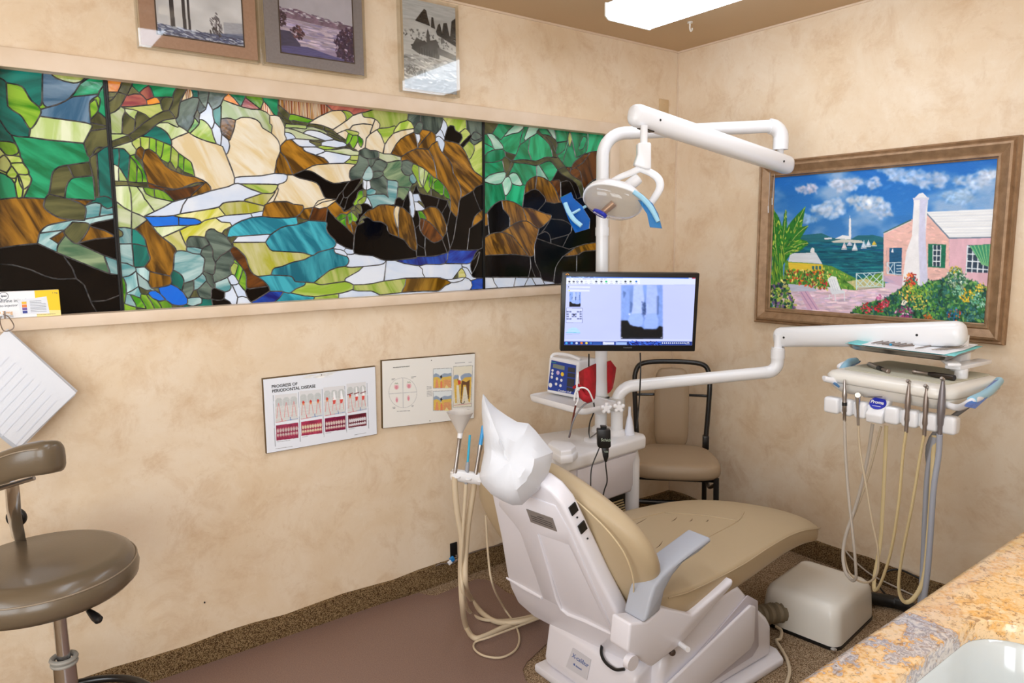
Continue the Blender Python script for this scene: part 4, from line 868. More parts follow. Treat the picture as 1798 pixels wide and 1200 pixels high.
def base_strip(a, b, nrm):
    a, b, n = V(a), V(b), V(nrm); rings = []; K = 40
    rs = random.Random(3)
    for i in range(K+1):
        p = a.lerp(b, i/K); j = .004*math.sin(i*1.7)+rs.uniform(-.002, .002)
        rings.append([p, p+n*.012, p+n*.013+V(0,0,.045+j/2), p+n*.010+V(0,0,.088+j), p+V(0,0,.092+j)])
    return MB().loft(rings)
struct('baseboard_left', base_strip((XW, 0, 0), (0, 0, 0), (0,-1,0)), M_CARPETB)
struct('baseboard_right', base_strip((0, -.013, 0), (0, YB, 0), (-1,0,0)), M_CARPETB)

# ------------------------------------------------------------- stained glass
GLASS = dict(teal=((12,92,84),(22,134,122)), green=((62,140,28),(150,196,62)), emer=((12,120,74),(38,176,124)), lime=((150,184,62),(206,214,130)),
    blues=((50,92,124),(112,140,164)), pale=((172,194,120),(214,222,190)), olive=((62,66,42),(104,104,66)), amber=((74,48,12),(172,120,34)),
    aqua=((86,150,156),(176,206,206)), fern=((74,112,84),(150,170,132)), black=((7,5,6),(18,12,10)), orange=((226,104,24),(236,160,70)), rose=((150,72,78),(206,126,104)),
    stripe=((150,84,44),(232,214,176)), slate=((56,74,70),(120,138,126)), white=((206,222,246),(228,236,248)), cream=((226,204,156),(238,230,210)), brown=((62,32,12),(116,66,22)),
    cobalt=((6,104,222),(22,120,232)), gold=((196,196,62),(226,222,164)), tealw=((10,112,136),(66,178,196)), deep=((10,22,120),(34,90,206)), mint=((136,196,170),(196,224,208)), bronze=((84,58,14),(150,112,34)))
ALONG = dict(stripe=(90, 2), amber=(26, 5), brown=(26, 5), white=(7, 4), black=(6, 4), cobalt=(6, 4))
def glass_material(fam):
    a, b_ = GLASS[fam]; m = bpy.data.materials.new(fam+' streaky glass'); m.use_nodes = True; nt = m.node_tree; N = nt.nodes; L = nt.links; b = N['Principled BSDF']
    tc = N.new('ShaderNodeTexCoord'); oi = N.new('ShaderNodeObjectInfo'); mp = N.new('ShaderNodeMapping')
    an = N.new('ShaderNodeMath'); an.operation = 'MULTIPLY'; an.inputs[1].default_value = 0 if fam == 'stripe' else (1.0 if fam in ('amber', 'cream', 'tealw') else 3.1)
    L.new(oi.outputs['Random'], an.inputs[0]); cx = N.new('ShaderNodeCombineXYZ'); L.new(an.outputs[0], cx.inputs[1])
    L.new(cx.outputs[0], mp.inputs['Rotation']); L.new(tc.outputs['Object'], mp.inputs['Vector'])
    s = ALONG.get(fam, (20, 4)); sc = N.new('ShaderNodeMapping'); sc.inputs['Scale'].default_value = (s[0], 1, s[1]); L.new(mp.outputs[0], sc.inputs['Vector'])
    n = N.new('ShaderNodeTexNoise'); n.noise_dimensions = '4D'; n.inputs['Scale'].default_value = 1.3; n.inputs['Detail'].default_value = 6; n.inputs['Distortion'].default_value = .8
    wv = N.new('ShaderNodeMath'); wv.operation = 'MULTIPLY'; wv.inputs[1].default_value = 50; L.new(oi.outputs['Random'], wv.inputs[0]); L.new(wv.outputs[0], n.inputs['W'])
    L.new(sc.outputs[0], n.inputs['Vector'])
    r = N.new('ShaderNodeValToRGB'); e = r.color_ramp.elements; e[0].position = .40; e[0].color = rgba(a); e[1].position = .61; e[1].color = rgba(b_)
    if fam == 'stripe':
        n.inputs['Distortion'].default_value = .1; n.inputs['Scale'].default_value = .9
        for q_, c_ in ((.42,(176,60,40)),(.47,(236,226,196)),(.50,(214,140,50)),(.53,(226,214,190)),(.56,(120,50,40)),(.60,(224,170,80))): k_ = e.new(q_); k_.color = rgba(c_)
    L.new(n.outputs['Fac'], r.inputs['Fac'])
    hv = N.new('ShaderNodeHueSaturation'); mr = N.new('ShaderNodeMapRange'); lo, hi = (.95, 1.03) if fam in ('white', 'cream', 'cobalt') else (.72, 1.22)
    mr.inputs['To Min'].default_value = lo; mr.inputs['To Max'].default_value = hi; L.new(oi.outputs['Random'], mr.inputs['Value']); L.new(mr.outputs[0], hv.inputs['Value'])
    L.new(r.outputs[0], hv.inputs['Color']); L.new(hv.outputs[0], b.inputs['Base Color'])
    b.inputs['Roughness'].default_value = .1; b.inputs['Specular IOR Level'].default_value = .2 if fam == 'black' else .45
    bn = N.new('ShaderNodeTexNoise'); bn.inputs['Scale'].default_value = 45; L.new(tc.outputs['Object'], bn.inputs['Vector'])
    bp = N.new('ShaderNodeBump'); bp.inputs['Strength'].default_value = .12; bp.inputs['Distance'].default_value = .002; L.new(bn.outputs['Fac'], bp.inputs['Height']); L.new(bp.outputs[0], b.inputs['Normal'])
    return m
GM = {f: glass_material(f) for f in GLASS}
M_LEAD = mat('grey lead came', (74,74,77), .36, metal=.5, noise=(60, (128,126,126), 4))
M_FRAMEG = mat('dark panel frame', (30,30,30), .4, metal=.4)
def parse(block):
    out = []
    for ln in block.strip().splitlines():
        q = ln.split(); pts = []; x = z = 0
        for t in q[1:]:
            a, b = map(int, t.split(',')); x += a; z += b; pts.append((x/1000, z/1000))
        A = abs(sum(pts[i][0]*pts[(i+1) % len(pts)][1]-pts[(i+1) % len(pts)][0]*pts[i][1] for i in range(len(pts))))/2
        out.append((A, q[0], pts))
    return sorted(out, key=lambda t: -t[0])
def glass_panel(block, label, x0, x1):
    data = parse(block); t = thing('stained_glass_panel', label, 'stained glass', ((x0[1]+x1[1])/2, .03, 1.26))
    lead = MB(); rest = MB()
    for i, (A, fam, pts) in enumerate(data):
        y = .022-min(.0012, i*.000004); n = len(pts)
        front = [V(x, y, z) for x, z in pts]
        if i < 299: obj('pane', MB().prism(front, (0, .003, 0)), GM[fam], t, smooth=0)
        else: rest.prism(front, (0, .003, 0))
        hw = .0021                                   # the came along this pane's edge, a shallow roof profile
        o = len(lead.v); nr = []
        for k in range(n):
            d = (front[(k+1) % n]-front[k-1]); d = V(d.x, 0, d.z).normalized() if d.length > 1e-7 else V(1,0,0); nr.append(V(-d.z, 0, d.x))
        for k in range(n):
            p = V(front[k].x, .0215, front[k].z); lead.v += [p-nr[k]*hw, p+V(0, -.0024, 0), p+nr[k]*hw]
        for k in range(n):
            a, b = o+3*k, o+3*((k+1) % n); lead.f += [(a, a+1, b+1, b), (a+1, a+2, b+2, b+1)]
    if rest.v: obj('small_panes', rest, GM['olive'], t, smooth=0, kind='stuff')
    obj('lead_came', lead, M_LEAD, t, smooth=0)
    (ta, ba), (tb, bb) = x0, x1                      # top and bottom of the two upright edges
    fr = MB()
    for tp, bt, sg in ((ta, ba, 1), (tb, bb, -1)):
        fr.prism([(tp, .017, 1.999), (tp+sg*.005, .017, 1.999), (bt+sg*.005, .017, 1.262), (bt, .017, 1.262)], (0, .017, 0))
    fr.prism([(ta, .027, 1.999), (tb, .027, 1.999), (bb, .027, 1.262), (ba, .027, 1.262)], (0, .007, 0))
    obj('panel_frame', fr, M_FRAMEG, t, smooth=0)
glass_panel(PANES_1, 'stained glass panel of emerald pool and coiling tree, closest to the medicine carton', (-2.906, -2.968), (-2.636, -2.642))
glass_panel(PANES_2, 'wide stained glass panel with cream boulders, white stream and teal water', (-2.635, -2.641), (-1.220, -1.230))
glass_panel(PANES_3, 'stained glass panel of green leaves and brown and black rocks behind the operating light', (-1.219, -1.229), (-.504, -.504))

# ------------------------------------------------------------- ceiling lights
M_DIFF = mat('glowing prismatic diffuser', (228,240,255), .4, emit=FIXTURE)
M_FIXW = mat('white fixture metal', (225,222,214), .4)
def fixture(x0, x1, y0, y1, label):
    t = thing('ceiling_light', label, 'ceiling light', ((x0+x1)/2, (y0+y1)/2, 2.345))
    obj('housing', MB().box((x0+.03, y0+.01, 2.40), (x1-.03, y1-.01, 2.44)), M_FIXW, t, bevel=(.004, 2))
    rings = []
    prof = [(x0, 2.405), (x0, 2.362), (x0+.018, 2.348), (x1-.018, 2.348), (x1, 2.362), (x1, 2.405)]
    for y in (y0+.006, y1-.006): rings.append([V(a, y, z) for a, z in prof])
    obj('diffuser', MB().loft(rings), M_DIFF, t, smooth=0)
    for y in (y0, y1-.006):
        obj('end_cap', MB().prism([(a+(.003 if a > (x0+x1)/2 else -.003), y, z-.003 if z < 2.4 else z+.004) for a, z in prof], (0, .006, 0)), M_IVORY, t)
fixture(-.925, -.655, -1.60, -.41, 'long white fluorescent ceiling light above the operating light')
fixture(-2.55, -2.28, -2.0, -.80, 'unseen second fluorescent ceiling light added to brighten the operator stool side of the room')  # out of view, added to help light the room
fixture(-1.62, -1.35, -3.45, -2.15, 'unseen third fluorescent ceiling light added as fill over the granite counter end of the room')  # out of view, added as general ceiling fill
hk = MB().lathe([(.012, 0), (.012, -.006)], (-.362, -.37, 2.44)).tube([(-.362,-.37,2.436), (-.362,-.37,2.412), (-.355,-.37,2.402), (-.347,-.37,2.408), (-.347,-.37,2.416)], .0035, 8)
tag(obj('ceiling_hook', hk, M_FIXW), 'small white hook screwed into the ceiling beside the light', 'hook')

# ------------------------------------------------------------- framed pictures above the stained glass
M_PRINT = vcol_mat('printed paper', .6)
M_GLOSSPRINT = vcol_mat('glossy print', .25, spec=.5)
GX, GZ, GNx = V(1,0,0), V(0,0,1), V(0,-1,0)
def acrylic(x0, x1, z0, z1, label, matcol, ph, pr, margin_mat=True):
    t = thing('framed_picture', label, 'picture', ((x0+x1)/2, 0, z0))
    obj('back_box', MB().box((x0+.012, -.022, z0+.012), (x1-.012, -.001, z1-.012)), mat('warm grey box frame', (196,176,150), .5), t)
    if matcol: obj('mat_board', MB().box((x0+.004, -.026, z0+.004), (x1-.004, -.0225, z1-.004)), mat('mat '+str(matcol), matcol, .75, noise=(120, tuple(min(255, c+8) for c in matcol), 3)), t)
    px0, px1, pz0, pz1 = ph
    if matcol:
        d = MB(); b = .004
        d.box((px0-b, -.0275, pz0-b), (px1+b, -.0262, pz0)).box((px0-b, -.0275, pz1), (px1+b, -.0262, pz1+b)).box((px0-b, -.0275, pz0), (px0, -.0262, pz1)).box((px1, -.0275, pz0), (px1+b, -.0262, pz1))
        obj('mat_edge', d, mat('dark mat edge', (74,56,48), .6), t)
    print_mesh(pr, [(px0,-.027,pz1), (px1,-.027,pz1), (px1,-.027,pz0), (px0,-.027,pz0)], 'photograph', M_GLOSSPRINT, t)
    ac = MB(); x0-=.004; x1+=.004; z0-=.004; z1+=.003
    ac.box((x0, -.033, z0), (x1, -.0305, z1)); ac.box((x0, -.0305, z0), (x0+.003, -.001, z1)); ac.box((x1-.003, -.0305, z0), (x1, -.001, z1)); ac.box((x0+.003, -.0305, z0), (x1-.003, -.001, z0+.003))
    obj('acrylic_cover', ac, M_ACRYL, t, smooth=0)
Q1 = [(130,-300), (577,-300), (573,245), (140,180)]
p = Paint(180, 200, [(0,0),(180,0),(180,200),(0,200)], (224,224,232), 3)
n = vnoise(180, 200, 3, 5, 4); p.a *= (.86+.26*n)[..., None]
for x, wd in ((30,9),(54,7),(64,5)): p.line([(x,-5),(x+1,80),(x+2,182)], wd, (52,50,60))
p.dabs([(15,0),(90,0),(90,60),(15,40)], [(70,66,70),(104,94,92),(60,60,66)], 300, 6, 3)
p.poly([(0,186),(40,180),(90,184),(180,170),(180,200),(0,200)], (110,122,158), 1, .5, (14, 4))
p.dabs([(0,176),(60,180),(180,184),(180,200),(0,200)], [(70,80,120),(196,204,226),(90,96,130)], 300, 6, 1.6, .15, .2)
p.dabs([(112,150),(124,132),(136,168),(130,184),(108,178)], [(70,66,74),(120,116,128)], 60, 6, 1.5, 1.2, .6)
p.poly([(138,150),(180,146),(180,176),(138,176)], (160,164,184), .6, .3)
acrylic(-2.537, -2.172, 2.092, 2.425, 'framed pine tree photograph in a wide brown mat', (176,138,116), (-2.484, -2.222, 2.136, 2.40), p)
p = Paint(170, 160, [(0,0),(170,0),(170,160),(0,160)], (200,196,212), 5)
p.a *= (.88+.2*vnoise(170, 160, 4, 3, 8))[..., None]
p.poly([(0,66),(40,62),(90,74),(170,78),(170,92),(0,84)], (136,112,136), 1, .6, (16, 3))
p.dabs([(0,62),(170,76),(170,84),(0,74)], [(214,210,226),(110,90,120)], 200, 5, 1.3, .06, .1)
p.poly([(0,86),(170,92),(170,160),(0,160)], (176,158,196), 1, .25, (3, 10))
p.dabs([(0,88),(170,94),(170,140),(0,140)], [(214,196,216),(190,176,206),(160,150,196)], 400, 14, 1.6, .05, .06)
p.poly([(0,112),(22,112),(44,138),(40,160),(0,160)], (74,72,104), 1, .3)
p.poly([(0,146),(60,140),(120,152),(170,158),(170,160),(0,160)], (96,94,150), 1, .4)
p.dabs([(0,70),(14,76),(12,100),(0,104)], [(60,44,64),(84,64,80)], 60, 3, 2)
p.dabs([(22,108),(40,96),(54,112),(46,128),(30,122)], [(92,62,74),(60,44,64),(130,90,100)], 110, 3.4, 2)
for x in (146, 156, 166): p.line([(x,90),(x+1,160)], 2, (60,44,66))
p.dabs([(124,116),(146,86),(170,80),(170,160),(130,156)], [(66,46,78),(88,58,84),(52,40,74)], 320, 4, 2.2)
acrylic(-2.152, -1.782, 2.092, 2.425, 'framed purple lake photograph in a wide grey mat', (140,132,136), (-2.094, -1.826, 2.136, 2.382), p)
p = Paint(150, 190, [(0,0),(150,0),(150,190),(0,190)], (186,186,188), 9)
p.a *= (.84+.3*vnoise(150, 190, 4, 6, 2))[..., None]
p.poly([(0,0),(150,0),(150,30),(0,44)], (196,198,202), 1, .2)
for xs in ([(34,44),(50,26),(60,16),(66,18),(70,34),(76,50)], [(78,52),(80,30),(85,30),(90,54)], [(92,60),(98,44),(104,40),(110,60)], [(108,64),(114,38),(124,36),(132,66)], [(132,70),(138,30),(150,22),(150,84),(134,82)], [(92,58),(150,66),(150,84),(96,68)]):
    p.poly(xs, (34,34,36), 1, .5)
p.poly([(0,44),(34,44),(96,66),(150,84),(150,120),(0,120)], (206,206,208), .8, .2)
p.dabs([(0,66),(60,62),(96,72),(150,86),(150,100),(0,84)], [(120,120,122),(160,160,160),(92,92,94)], 150, 3, 1.5)
p.poly([(64,84),(66,62),(69,56),(72,64),(76,84)], (70,70,72)); p.poly([(28,92),(36,80),(60,86),(92,76),(102,92),(100,118),(40,112),(22,104)], (72,72,74), 1, .6, (6,6))
p.poly([(20,96),(60,82),(66,88),(30,106)], (52,52,54)); p.poly([(94,92),(150,104),(150,116),(98,108)], (96,96,98), 1, .4); p.poly([(104,72),(112,70),(118,80),(106,84)], (110,110,112))
for k in range(8): p.line([(44+k*7, 100+k*.6),(44+k*7, 114+k*.5)], 1.6, (40,40,42))
p.dabs([(0,116),(150,120),(150,190),(0,190)], [(176,176,178),(140,140,142),(206,206,208)], 500, 9, 1.8, .1, .3)
p.dabs([(6,142),(50,146),(52,160),(8,158)], [(76,76,78),(110,110,112)], 110, 3, 1.6)
p.poly([(56,146),(60,146),(60,160),(56,160)], (60,60,62))
p.dabs([(0,170),(150,160),(150,190),(0,190)], [(80,80,82),(120,120,122),(150,150,152)], 300, 8, 1.8, -.1, .3)
acrylic(-1.626, -1.372, 2.064, 2.412, 'black and white mountain lodge photograph in a clear box frame', None, (-1.618, -1.380, 2.072, 2.404), p)
wp = MB().box((-.142, -.006, 2.112), (-.072, 0, 2.192)).tube([(-.107,-.006,2.168),(-.107,-.009,2.168)], .004, 8, 0).tube([(-.107,-.006,2.136),(-.107,-.009,2.136)], .004, 8, 0)
tag(obj('blank_wall_plate', wp, mat('tan plate', (206,178,138), .5), bevel=(.002, 2)), 'small tan blank wall plate high in the room corner', 'wall plate')

# ------------------------------------------------------------- seascape on the end wall
def seascape():
    t = thing('framed_painting', 'large bronze framed painting of a pink cottage by the sea', 'painting', (0, -1.055, 1.08))
    M_FR = mat('bronze painted frame', (164,132,100), .4, metal=.3, noise=(30, (142,112,82), 5), bump=(260, .35))
    Y0, Y1, Z0, Z1 = -.520, -1.572, 1.084, 1.834
    prof = [(0, 0), (0, .022), (.006, .028), (.012, .024), (.018, .034), (.026, .036), (.040, .026), (.054, .018), (.058, .022), (.066, .022), (.070, .012), (.074, .010), (.074, .002)]
    rails = {'top': [(Y0, Z1, 1, -1), (Y1, Z1, -1, -1)], 'right': [(Y1, Z1, -1, -1), (Y1, Z0, -1, 1)], 'bottom': [(Y1, Z0, -1, 1), (Y0, Z0, 1, 1)], 'left': [(Y0, Z0, 1, 1), (Y0, Z1, 1, -1)]}
    for k in rails.values():
        rings = []
        for (y, z, sy, sz) in k: rings.append([V(-h, y-sy*d, z+sz*d) for d, h in prof])
        obj('frame_rail', MB().loft(rings), M_FR, t, smooth=30)
    q = [(125,237), (1295,143), (1222,990), (97,903)]
    p = Paint(430, 270, q, (70,140,206), 11)
    yy = np.linspace(0, 1, 270)[:, None, None]; p.a[:] = np.array((22,104,190))*(1-yy)+np.array((112,168,220))*yy
    p.a[:] = np.where(yy > .32, p.a*.96, p.a)
    # brushed clouds
    n = vnoise(430, 270, 6, 7, 21, 5); n2 = vnoise(430, 270, 4, 9, 5, 4)
    m = np.clip((n-.40)*3.4, 0, 1)[..., None]*np.clip((.62-yy)*6, 0, 1); p.a = p.a*(1-m*.75)+np.array((176,196,222))*m*.75
    sky = [(125,237),(1295,143),(1270,420),(690,520),(240,520),(118,400)]
    for cx, cy, rx, ry, c in ((300,300,60,26,(214,206,222)),(500,280,90,36,(206,212,230)),(640,270,50,30,(190,200,224)),(420,400,95,50,(206,216,234)),(600,370,95,44,(222,228,240)),(690,410,60,40,(196,208,230)),
                          (800,230,120,40,(176,196,226)),(940,260,110,44,(182,200,228)),(1080,330,100,30,(176,202,230)),(1180,260,110,44,(196,212,236)),(1240,230,60,26,(214,222,240)),(290,450,60,26,(150,186,224)),(1100,350,90,22,(166,198,230)),(700,200,60,18,(150,180,218))):
        pts = [(cx+rx*math.cos(a)*(.9+.25*math.sin(3*a+cx)), cy+ry*math.sin(a)*(.9+.25*math.cos(4*a+cx))) for a in np.linspace(0, 6.283, 18)[:-1]]
        p.poly(pts, c, .28, .2); p.dabs(pts, [c, tuple(min(255, v+22) for v in c), tuple(v-26 for v in c)], 120, rx*.2, ry*.2, 0, 1.2, .34)
    p.dabs(sky, [(60,130,206),(100,160,216),(34,112,196)], 160, 26, 7, -.1, .4, .16)
    p.blur([(126,240),(1290,240),(1290,560),(126,560)], 3)
    # sea, headland, lighthouse
    sea = [(220,560),(700,560),(690,800),(560,790),(300,720),(200,640)]
    p.poly(sea, (16,96,116), 1, .25, (4, 40)); p.dabs(sea, [(20,120,128),(8,76,104),(40,140,140),(10,66,90)], 700, 34, 2.6, .01, .04, .6)
    p.dabs([(230,556),(700,556),(700,620),(230,600)], [(24,86,140),(20,110,140)], 150, 30, 2.4, .01, .03, .5)
    p.poly([(190,566),(250,535),(370,524),(430,548),(520,556),(560,536),(640,534),(700,548),(700,572),(190,566)], (34,104,118), 1, .3); p.poly([(420,566),(480,554),(580,562),(590,574),(430,572)], (206,206,196))
    p.poly([(440,552),(480,534),(520,540),(524,556)], (236,238,240)); p.poly([(384,548),(424,546),(424,554),(386,556)], (226,228,234))
    p.poly([(512,545),(514,452),(519,446),(524,452),(525,548)], (240,240,242)); p.line([(518,446),(518,434)], 3, (220,224,230))
    for x, y, h, c in ((488,608,42,(234,220,224)),(543,612,44,(226,234,240)),(516,588,24,(214,208,232)),(590,602,44,(206,222,238)),(614,594,36,(222,230,240)),(644,590,28,(226,196,70))):
        p.poly([(x-13,y-6),(x+2,y-h),(x+5,y-5)], c); p.poly([(x+4,y-6),(x+4,y-h*.8),(x+14,y-6)], tuple(v-18 for v in c)); p.line([(x-14,y-2),(x+14,y-2)], 4, (236,238,240))
    # terrace and lawns
    p.poly([(160,770),(330,770),(560,800),(700,780),(800,770),(820,960),(520,960),(240,915),(120,905),(110,800)], (222,196,214), 1, .12, (5, 16))
    p.dabs([(220,815),(700,800),(760,860),(520,930),(240,910)], [(236,206,214),(206,184,216),(226,190,204),(240,220,220)], 420, 24, 5, .04, .15, .5)
    p.poly([(160,768),(320,770),(344,818),(210,820),(166,800)], (190,194,214), 1, .15); p.poly([(250,820),(300,818),(360,915),(296,912)], (212,168,196), .8)
    p.line([(262,822),(320,912)], 5, (176,140,180)); p.line([(284,820),(346,914)], 5, (176,140,180))
    p.poly([(180,660),(420,690),(560,760),(700,720),(700,800),(540,815),(420,800),(320,790),(170,780)], (96,150,60), 1, .4)
    p.dabs([(180,670),(420,700),(560,765),(690,730),(690,790),(540,810),(330,790),(180,770)], [(60,120,44),(150,180,70),(196,190,80),(40,96,50),(110,160,60)], 520, 9, 3, 1.2, 1, .8)
    p.poly([(500,770),(600,756),(700,790),(560,812)], (224,206,160), .8)
    # yellow house
    p.poly([(196,672),(376,682),(376,722),(200,712)], (226,196,62), 1, .1); p.poly([(206,626),(340,622),(374,680),(196,668)], (214,220,226), 1, .12, (3,12)); p.poly([(310,622),(314,604),(322,596),(332,602),(334,624)], (226,226,226))
    for x in (326, 344, 362): p.poly([(x-6,690),(x+6,690),(x+6,710),(x-6,708)], (52,110,110))
    p.dabs([(190,706),(420,716),(400,815),(190,770)], [(40,100,44),(90,150,50),(200,50,60),(226,120,40),(230,220,120),(60,120,60)], 420, 8, 4, 0, 2, .9)
    # banana plant
    for x0, y0, x1, y1, x2, y2, wd in ((150,720,190,560,282,395,60),(150,700,200,540,300,486,44),(150,700,130,520,116,400,60),(150,700,176,520,184,404,20),(160,640,240,570,300,575,46),(150,680,120,620,112,560,34),(160,640,210,600,246,612,24),(140,650,126,560,122,470,64)):
        pts = [((1-t)**2*x0+2*t*(1-t)*x1+t*t*x2, (1-t)**2*y0+2*t*(1-t)*y1+t*t*y2) for t in np.linspace(.1, 1, 8)]
        L = []; R = []
        for i, (a, b) in enumerate(pts):
            w_ = wd*math.sin(math.pi*(i+.4)/7.6); dx, dy = (pts[min(i+1, 7)][0]-pts[max(i-1, 0)][0], pts[min(i+1, 7)][1]-pts[max(i-1, 0)][1]); l = math.hypot(dx, dy)+1e-6
            L.append((a-dy/l*w_/1.5, b+dx/l*w_/1.5)); R.append((a+dy/l*w_/1.5, b-dx/l*w_/1.5))
        p.poly(L+R[::-1], (44,120,42), 1, .3); p.dabs(L+R[::-1], [(30,96,40),(96,160,50),(190,200,80),(50,130,40)], 80, 12, 3, math.atan2(y2-y0, x2-x0), .5, .8); p.line(pts, 3, (190,206,110))
    p.poly([(112,640),(170,640),(166,830),(106,820)], (52,120,50), 1, .5, (6,2)); p.dabs([(110,630),(175,630),(166,830),(104,820)], [(150,180,60),(30,90,40),(90,150,50)], 130, 26, 3, 1.5, .15, .8)
    p.dabs([(100,790),(180,760),(240,900),(240,915),(98,903)], [(24,70,60),(60,120,60),(150,180,70),(120,90,150),(20,50,56),(214,206,120)], 420, 9, 6, 0, 2, .9)
    # adirondack chair, gate
    p.poly([(400,760),(420,742),(446,746),(470,812),(424,820)], (236,240,244), 1, .1); p.poly([(410,806),(490,816),(486,830),(424,836)], (226,230,238))
    for a, b in (((412,836),(408,860)),((488,818),(490,868)),((400,800),(430,806)),((440,836),(444,870)),((386,856),(424,852))): p.line([a, b], 5, (232,236,242))
    for k in range(3): p.line([(412+k*11,756),(432+k*12,816)], 1.6, (180,190,206))
    for a, b in (((552,728),(552,812)),((690,722),(690,804)),((552,730),(690,724)),((552,798),(690,796)),((556,734),(620,796)),((620,728),(690,790)),((556,796),(620,730)),((620,796),(688,728)),((556,764),(588,796)),((588,730),(650,796)),((650,728),(600,796)),((650,796),(690,756))): p.line([a, b], 6 if a[0] == b[0] else 4, (206,232,236))
    # pink house
    p.poly([(694,524),(840,456),(920,415),(1036,550),(1036,800),(800,800),(692,740)], (232,186,176), 1, .12, (4,10)); p.poly([(1036,550),(1262,546),(1240,800),(1036,800)], (224,180,192), 1, .12, (10,4))
    p.dabs([(700,530),(920,430),(1030,560),(1030,790),(800,800),(696,730)], [(240,196,180),(222,172,170),(236,190,186)], 300, 14, 4, .1, .6, .4)
    p.poly([(912,418),(1274,404),(1262,548),(1038,552)], (236,238,240), 1, .1, (3,16))
    for k in range(9): p.line([(924+k*12, 428+k*14),(1272,418+k*15)], 2, (206,212,222), .8)
    p.line([(694,524),(838,458)], 7, (70,104,96)); p.line([(914,420),(1036,552),(1262,548)], 6, (110,130,150)); p.line([(694,528),(838,464)], 3, (230,230,230))
    p.poly([(708,600),(790,600),(786,740),(706,730)], (30,90,130), 1, .2); p.poly([(708,598),(724,598),(722,734),(706,730)], (222,176,168)); p.poly([(732,622),(742,600),(746,624)], (232,236,242))
    for a, b in (((712,676),(786,674)),((712,730),(786,736)),((712,676),(712,730)),((750,676),(750,736)),((712,680),(744,730)),((744,680),(714,730)),((760,690),(786,690)),((760,706),(786,706)),((760,720),(786,720))): p.line([a, b], 4, (206,226,236))
    p.poly([(690,740),(790,745),(800,800),(694,770)], (210,176,200), .9)
    p.poly([(852,350),(926,350),(912,560),(926,800),(786,816),(812,620),(842,540)], (238,236,238), 1, .08, (4,14)); p.poly([(884,350),(926,350),(912,420),(914,560),(926,800),(884,810),(876,560)], (206,206,232), .9, .1); p.poly([(850,352),(880,324),(900,320),(926,348)], (232,232,236)); p.poly([(846,346),(932,344),(930,356),(850,358)], (214,214,230))
    p.poly([(926,580),(1020,584),(1014,704),(924,698)], (24,112,84), 1, .3, (2,16)); p.poly([(954,586),(992,588),(988,696),(950,692)], (40,60,80))
    for a, b in (((952,586),(950,694)),((972,588),(968,696)),((992,588),(988,696)),((952,612),(992,614)),((952,640),(990,642)),((950,668),(990,670))): p.line([a, b], 4, (232,238,240))
    p.poly([(1130,588),(1250,584),(1244,730),(1122,724)], (44,64,84), 1, .3)
    for k in range(5): p.line([(1132+k*29,588),(1124+k*29,728)], 5, (226,234,240))
    for k in range(4): p.line([(1130-k*2,596+k*36),(1248,600+k*38)], 5, (226,234,240))
    p.poly([(1140,590),(1254,582),(1246,698),(1206,686)], (60,150,110), 1, .2, (14,3))
    for k in range(6): p.line([(1146+k*20,590-k*1),(1208+k*7,688+k*2)], 3, (150,206,140))
    # flower bed
    bed = [(520,930),(600,880),(700,860),(790,800),(840,740),(880,800),(930,770),(1000,760),(1070,696),(1130,760),(1236,800),(1222,990),(900,965)]
    p.poly(bed, (36,92,66), 1, .5, (12,12))
    p.dabs(bed, [(20,60,52),(40,110,60),(70,140,70),(24,80,90),(120,170,90),(60,120,110)], 1700, 12, 5, 0, 2, .85)
    for (cx, cy, r, cols, k) in ((605,905,28,[(210,40,60),(226,90,110)],60),(670,905,26,[(206,40,56),(160,30,50)],60),(700,880,22,[(196,50,80),(230,120,130)],40),(668,850,14,[(210,120,170)],20),(835,760,34,[(214,70,50),(230,140,60),(190,40,50)],90),
            (820,830,46,[(230,196,70),(226,150,60),(240,220,120)],90),(800,935,44,[(150,40,110),(190,80,150),(226,190,214)],110),(1070,720,30,[(220,190,60),(110,150,60)],50),(1075,760,60,[(150,170,150),(120,140,120),(206,220,196)],110),(1130,840,40,[(226,196,50),(230,170,40)],60),
            (1200,800,30,[(230,200,70)],30),(1080,820,30,[(150,200,170),(110,180,150)],50),(1190,870,40,[(96,170,140),(160,206,180)],70),(1060,940,40,[(40,130,160),(216,90,50),(40,90,150)],80),(950,920,44,[(120,180,80),(80,150,60)],90),(930,960,30,[(200,110,50)],40),(1150,940,40,[(30,100,110),(90,150,140)],70),(880,880,40,[(170,200,90),(226,200,80)],60),(560,920,26,[(90,150,60),(60,120,50)],50),(800,880,14,[(246,230,210)],14)):
        p.dabs([(cx+r*1.1*math.cos(a), cy+r*math.sin(a)) for a in np.linspace(0, 6.28, 9)[:-1]], cols, k, 6, 3.4, 0, 2, .95)
    p.dabs([(780,800),(960,780),(940,840),(800,850)], [(150,190,60),(96,150,60)], 90, 12, 2.4, 1.2, .6, .9)
    p.poly([(560,800),(690,800),(690,806),(560,812)], (200,170,196), .5)
    print_mesh(p, [(-.006, Y0-.072, Z1-.072), (-.006, Y1+.072, Z1-.072), (-.006, Y1+.072, Z0+.072), (-.006, Y0-.072, Z0+.072)], 'canvas', vcol_mat('oil paint', .5, spec=.35), t, relief=.0012)
    obj('backing', MB().box((-.004, Y1+.03, Z0+.03), (0, Y0-.03, Z1-.03)), mat('brown backing', (90,70,50), .8), t)
seascape()

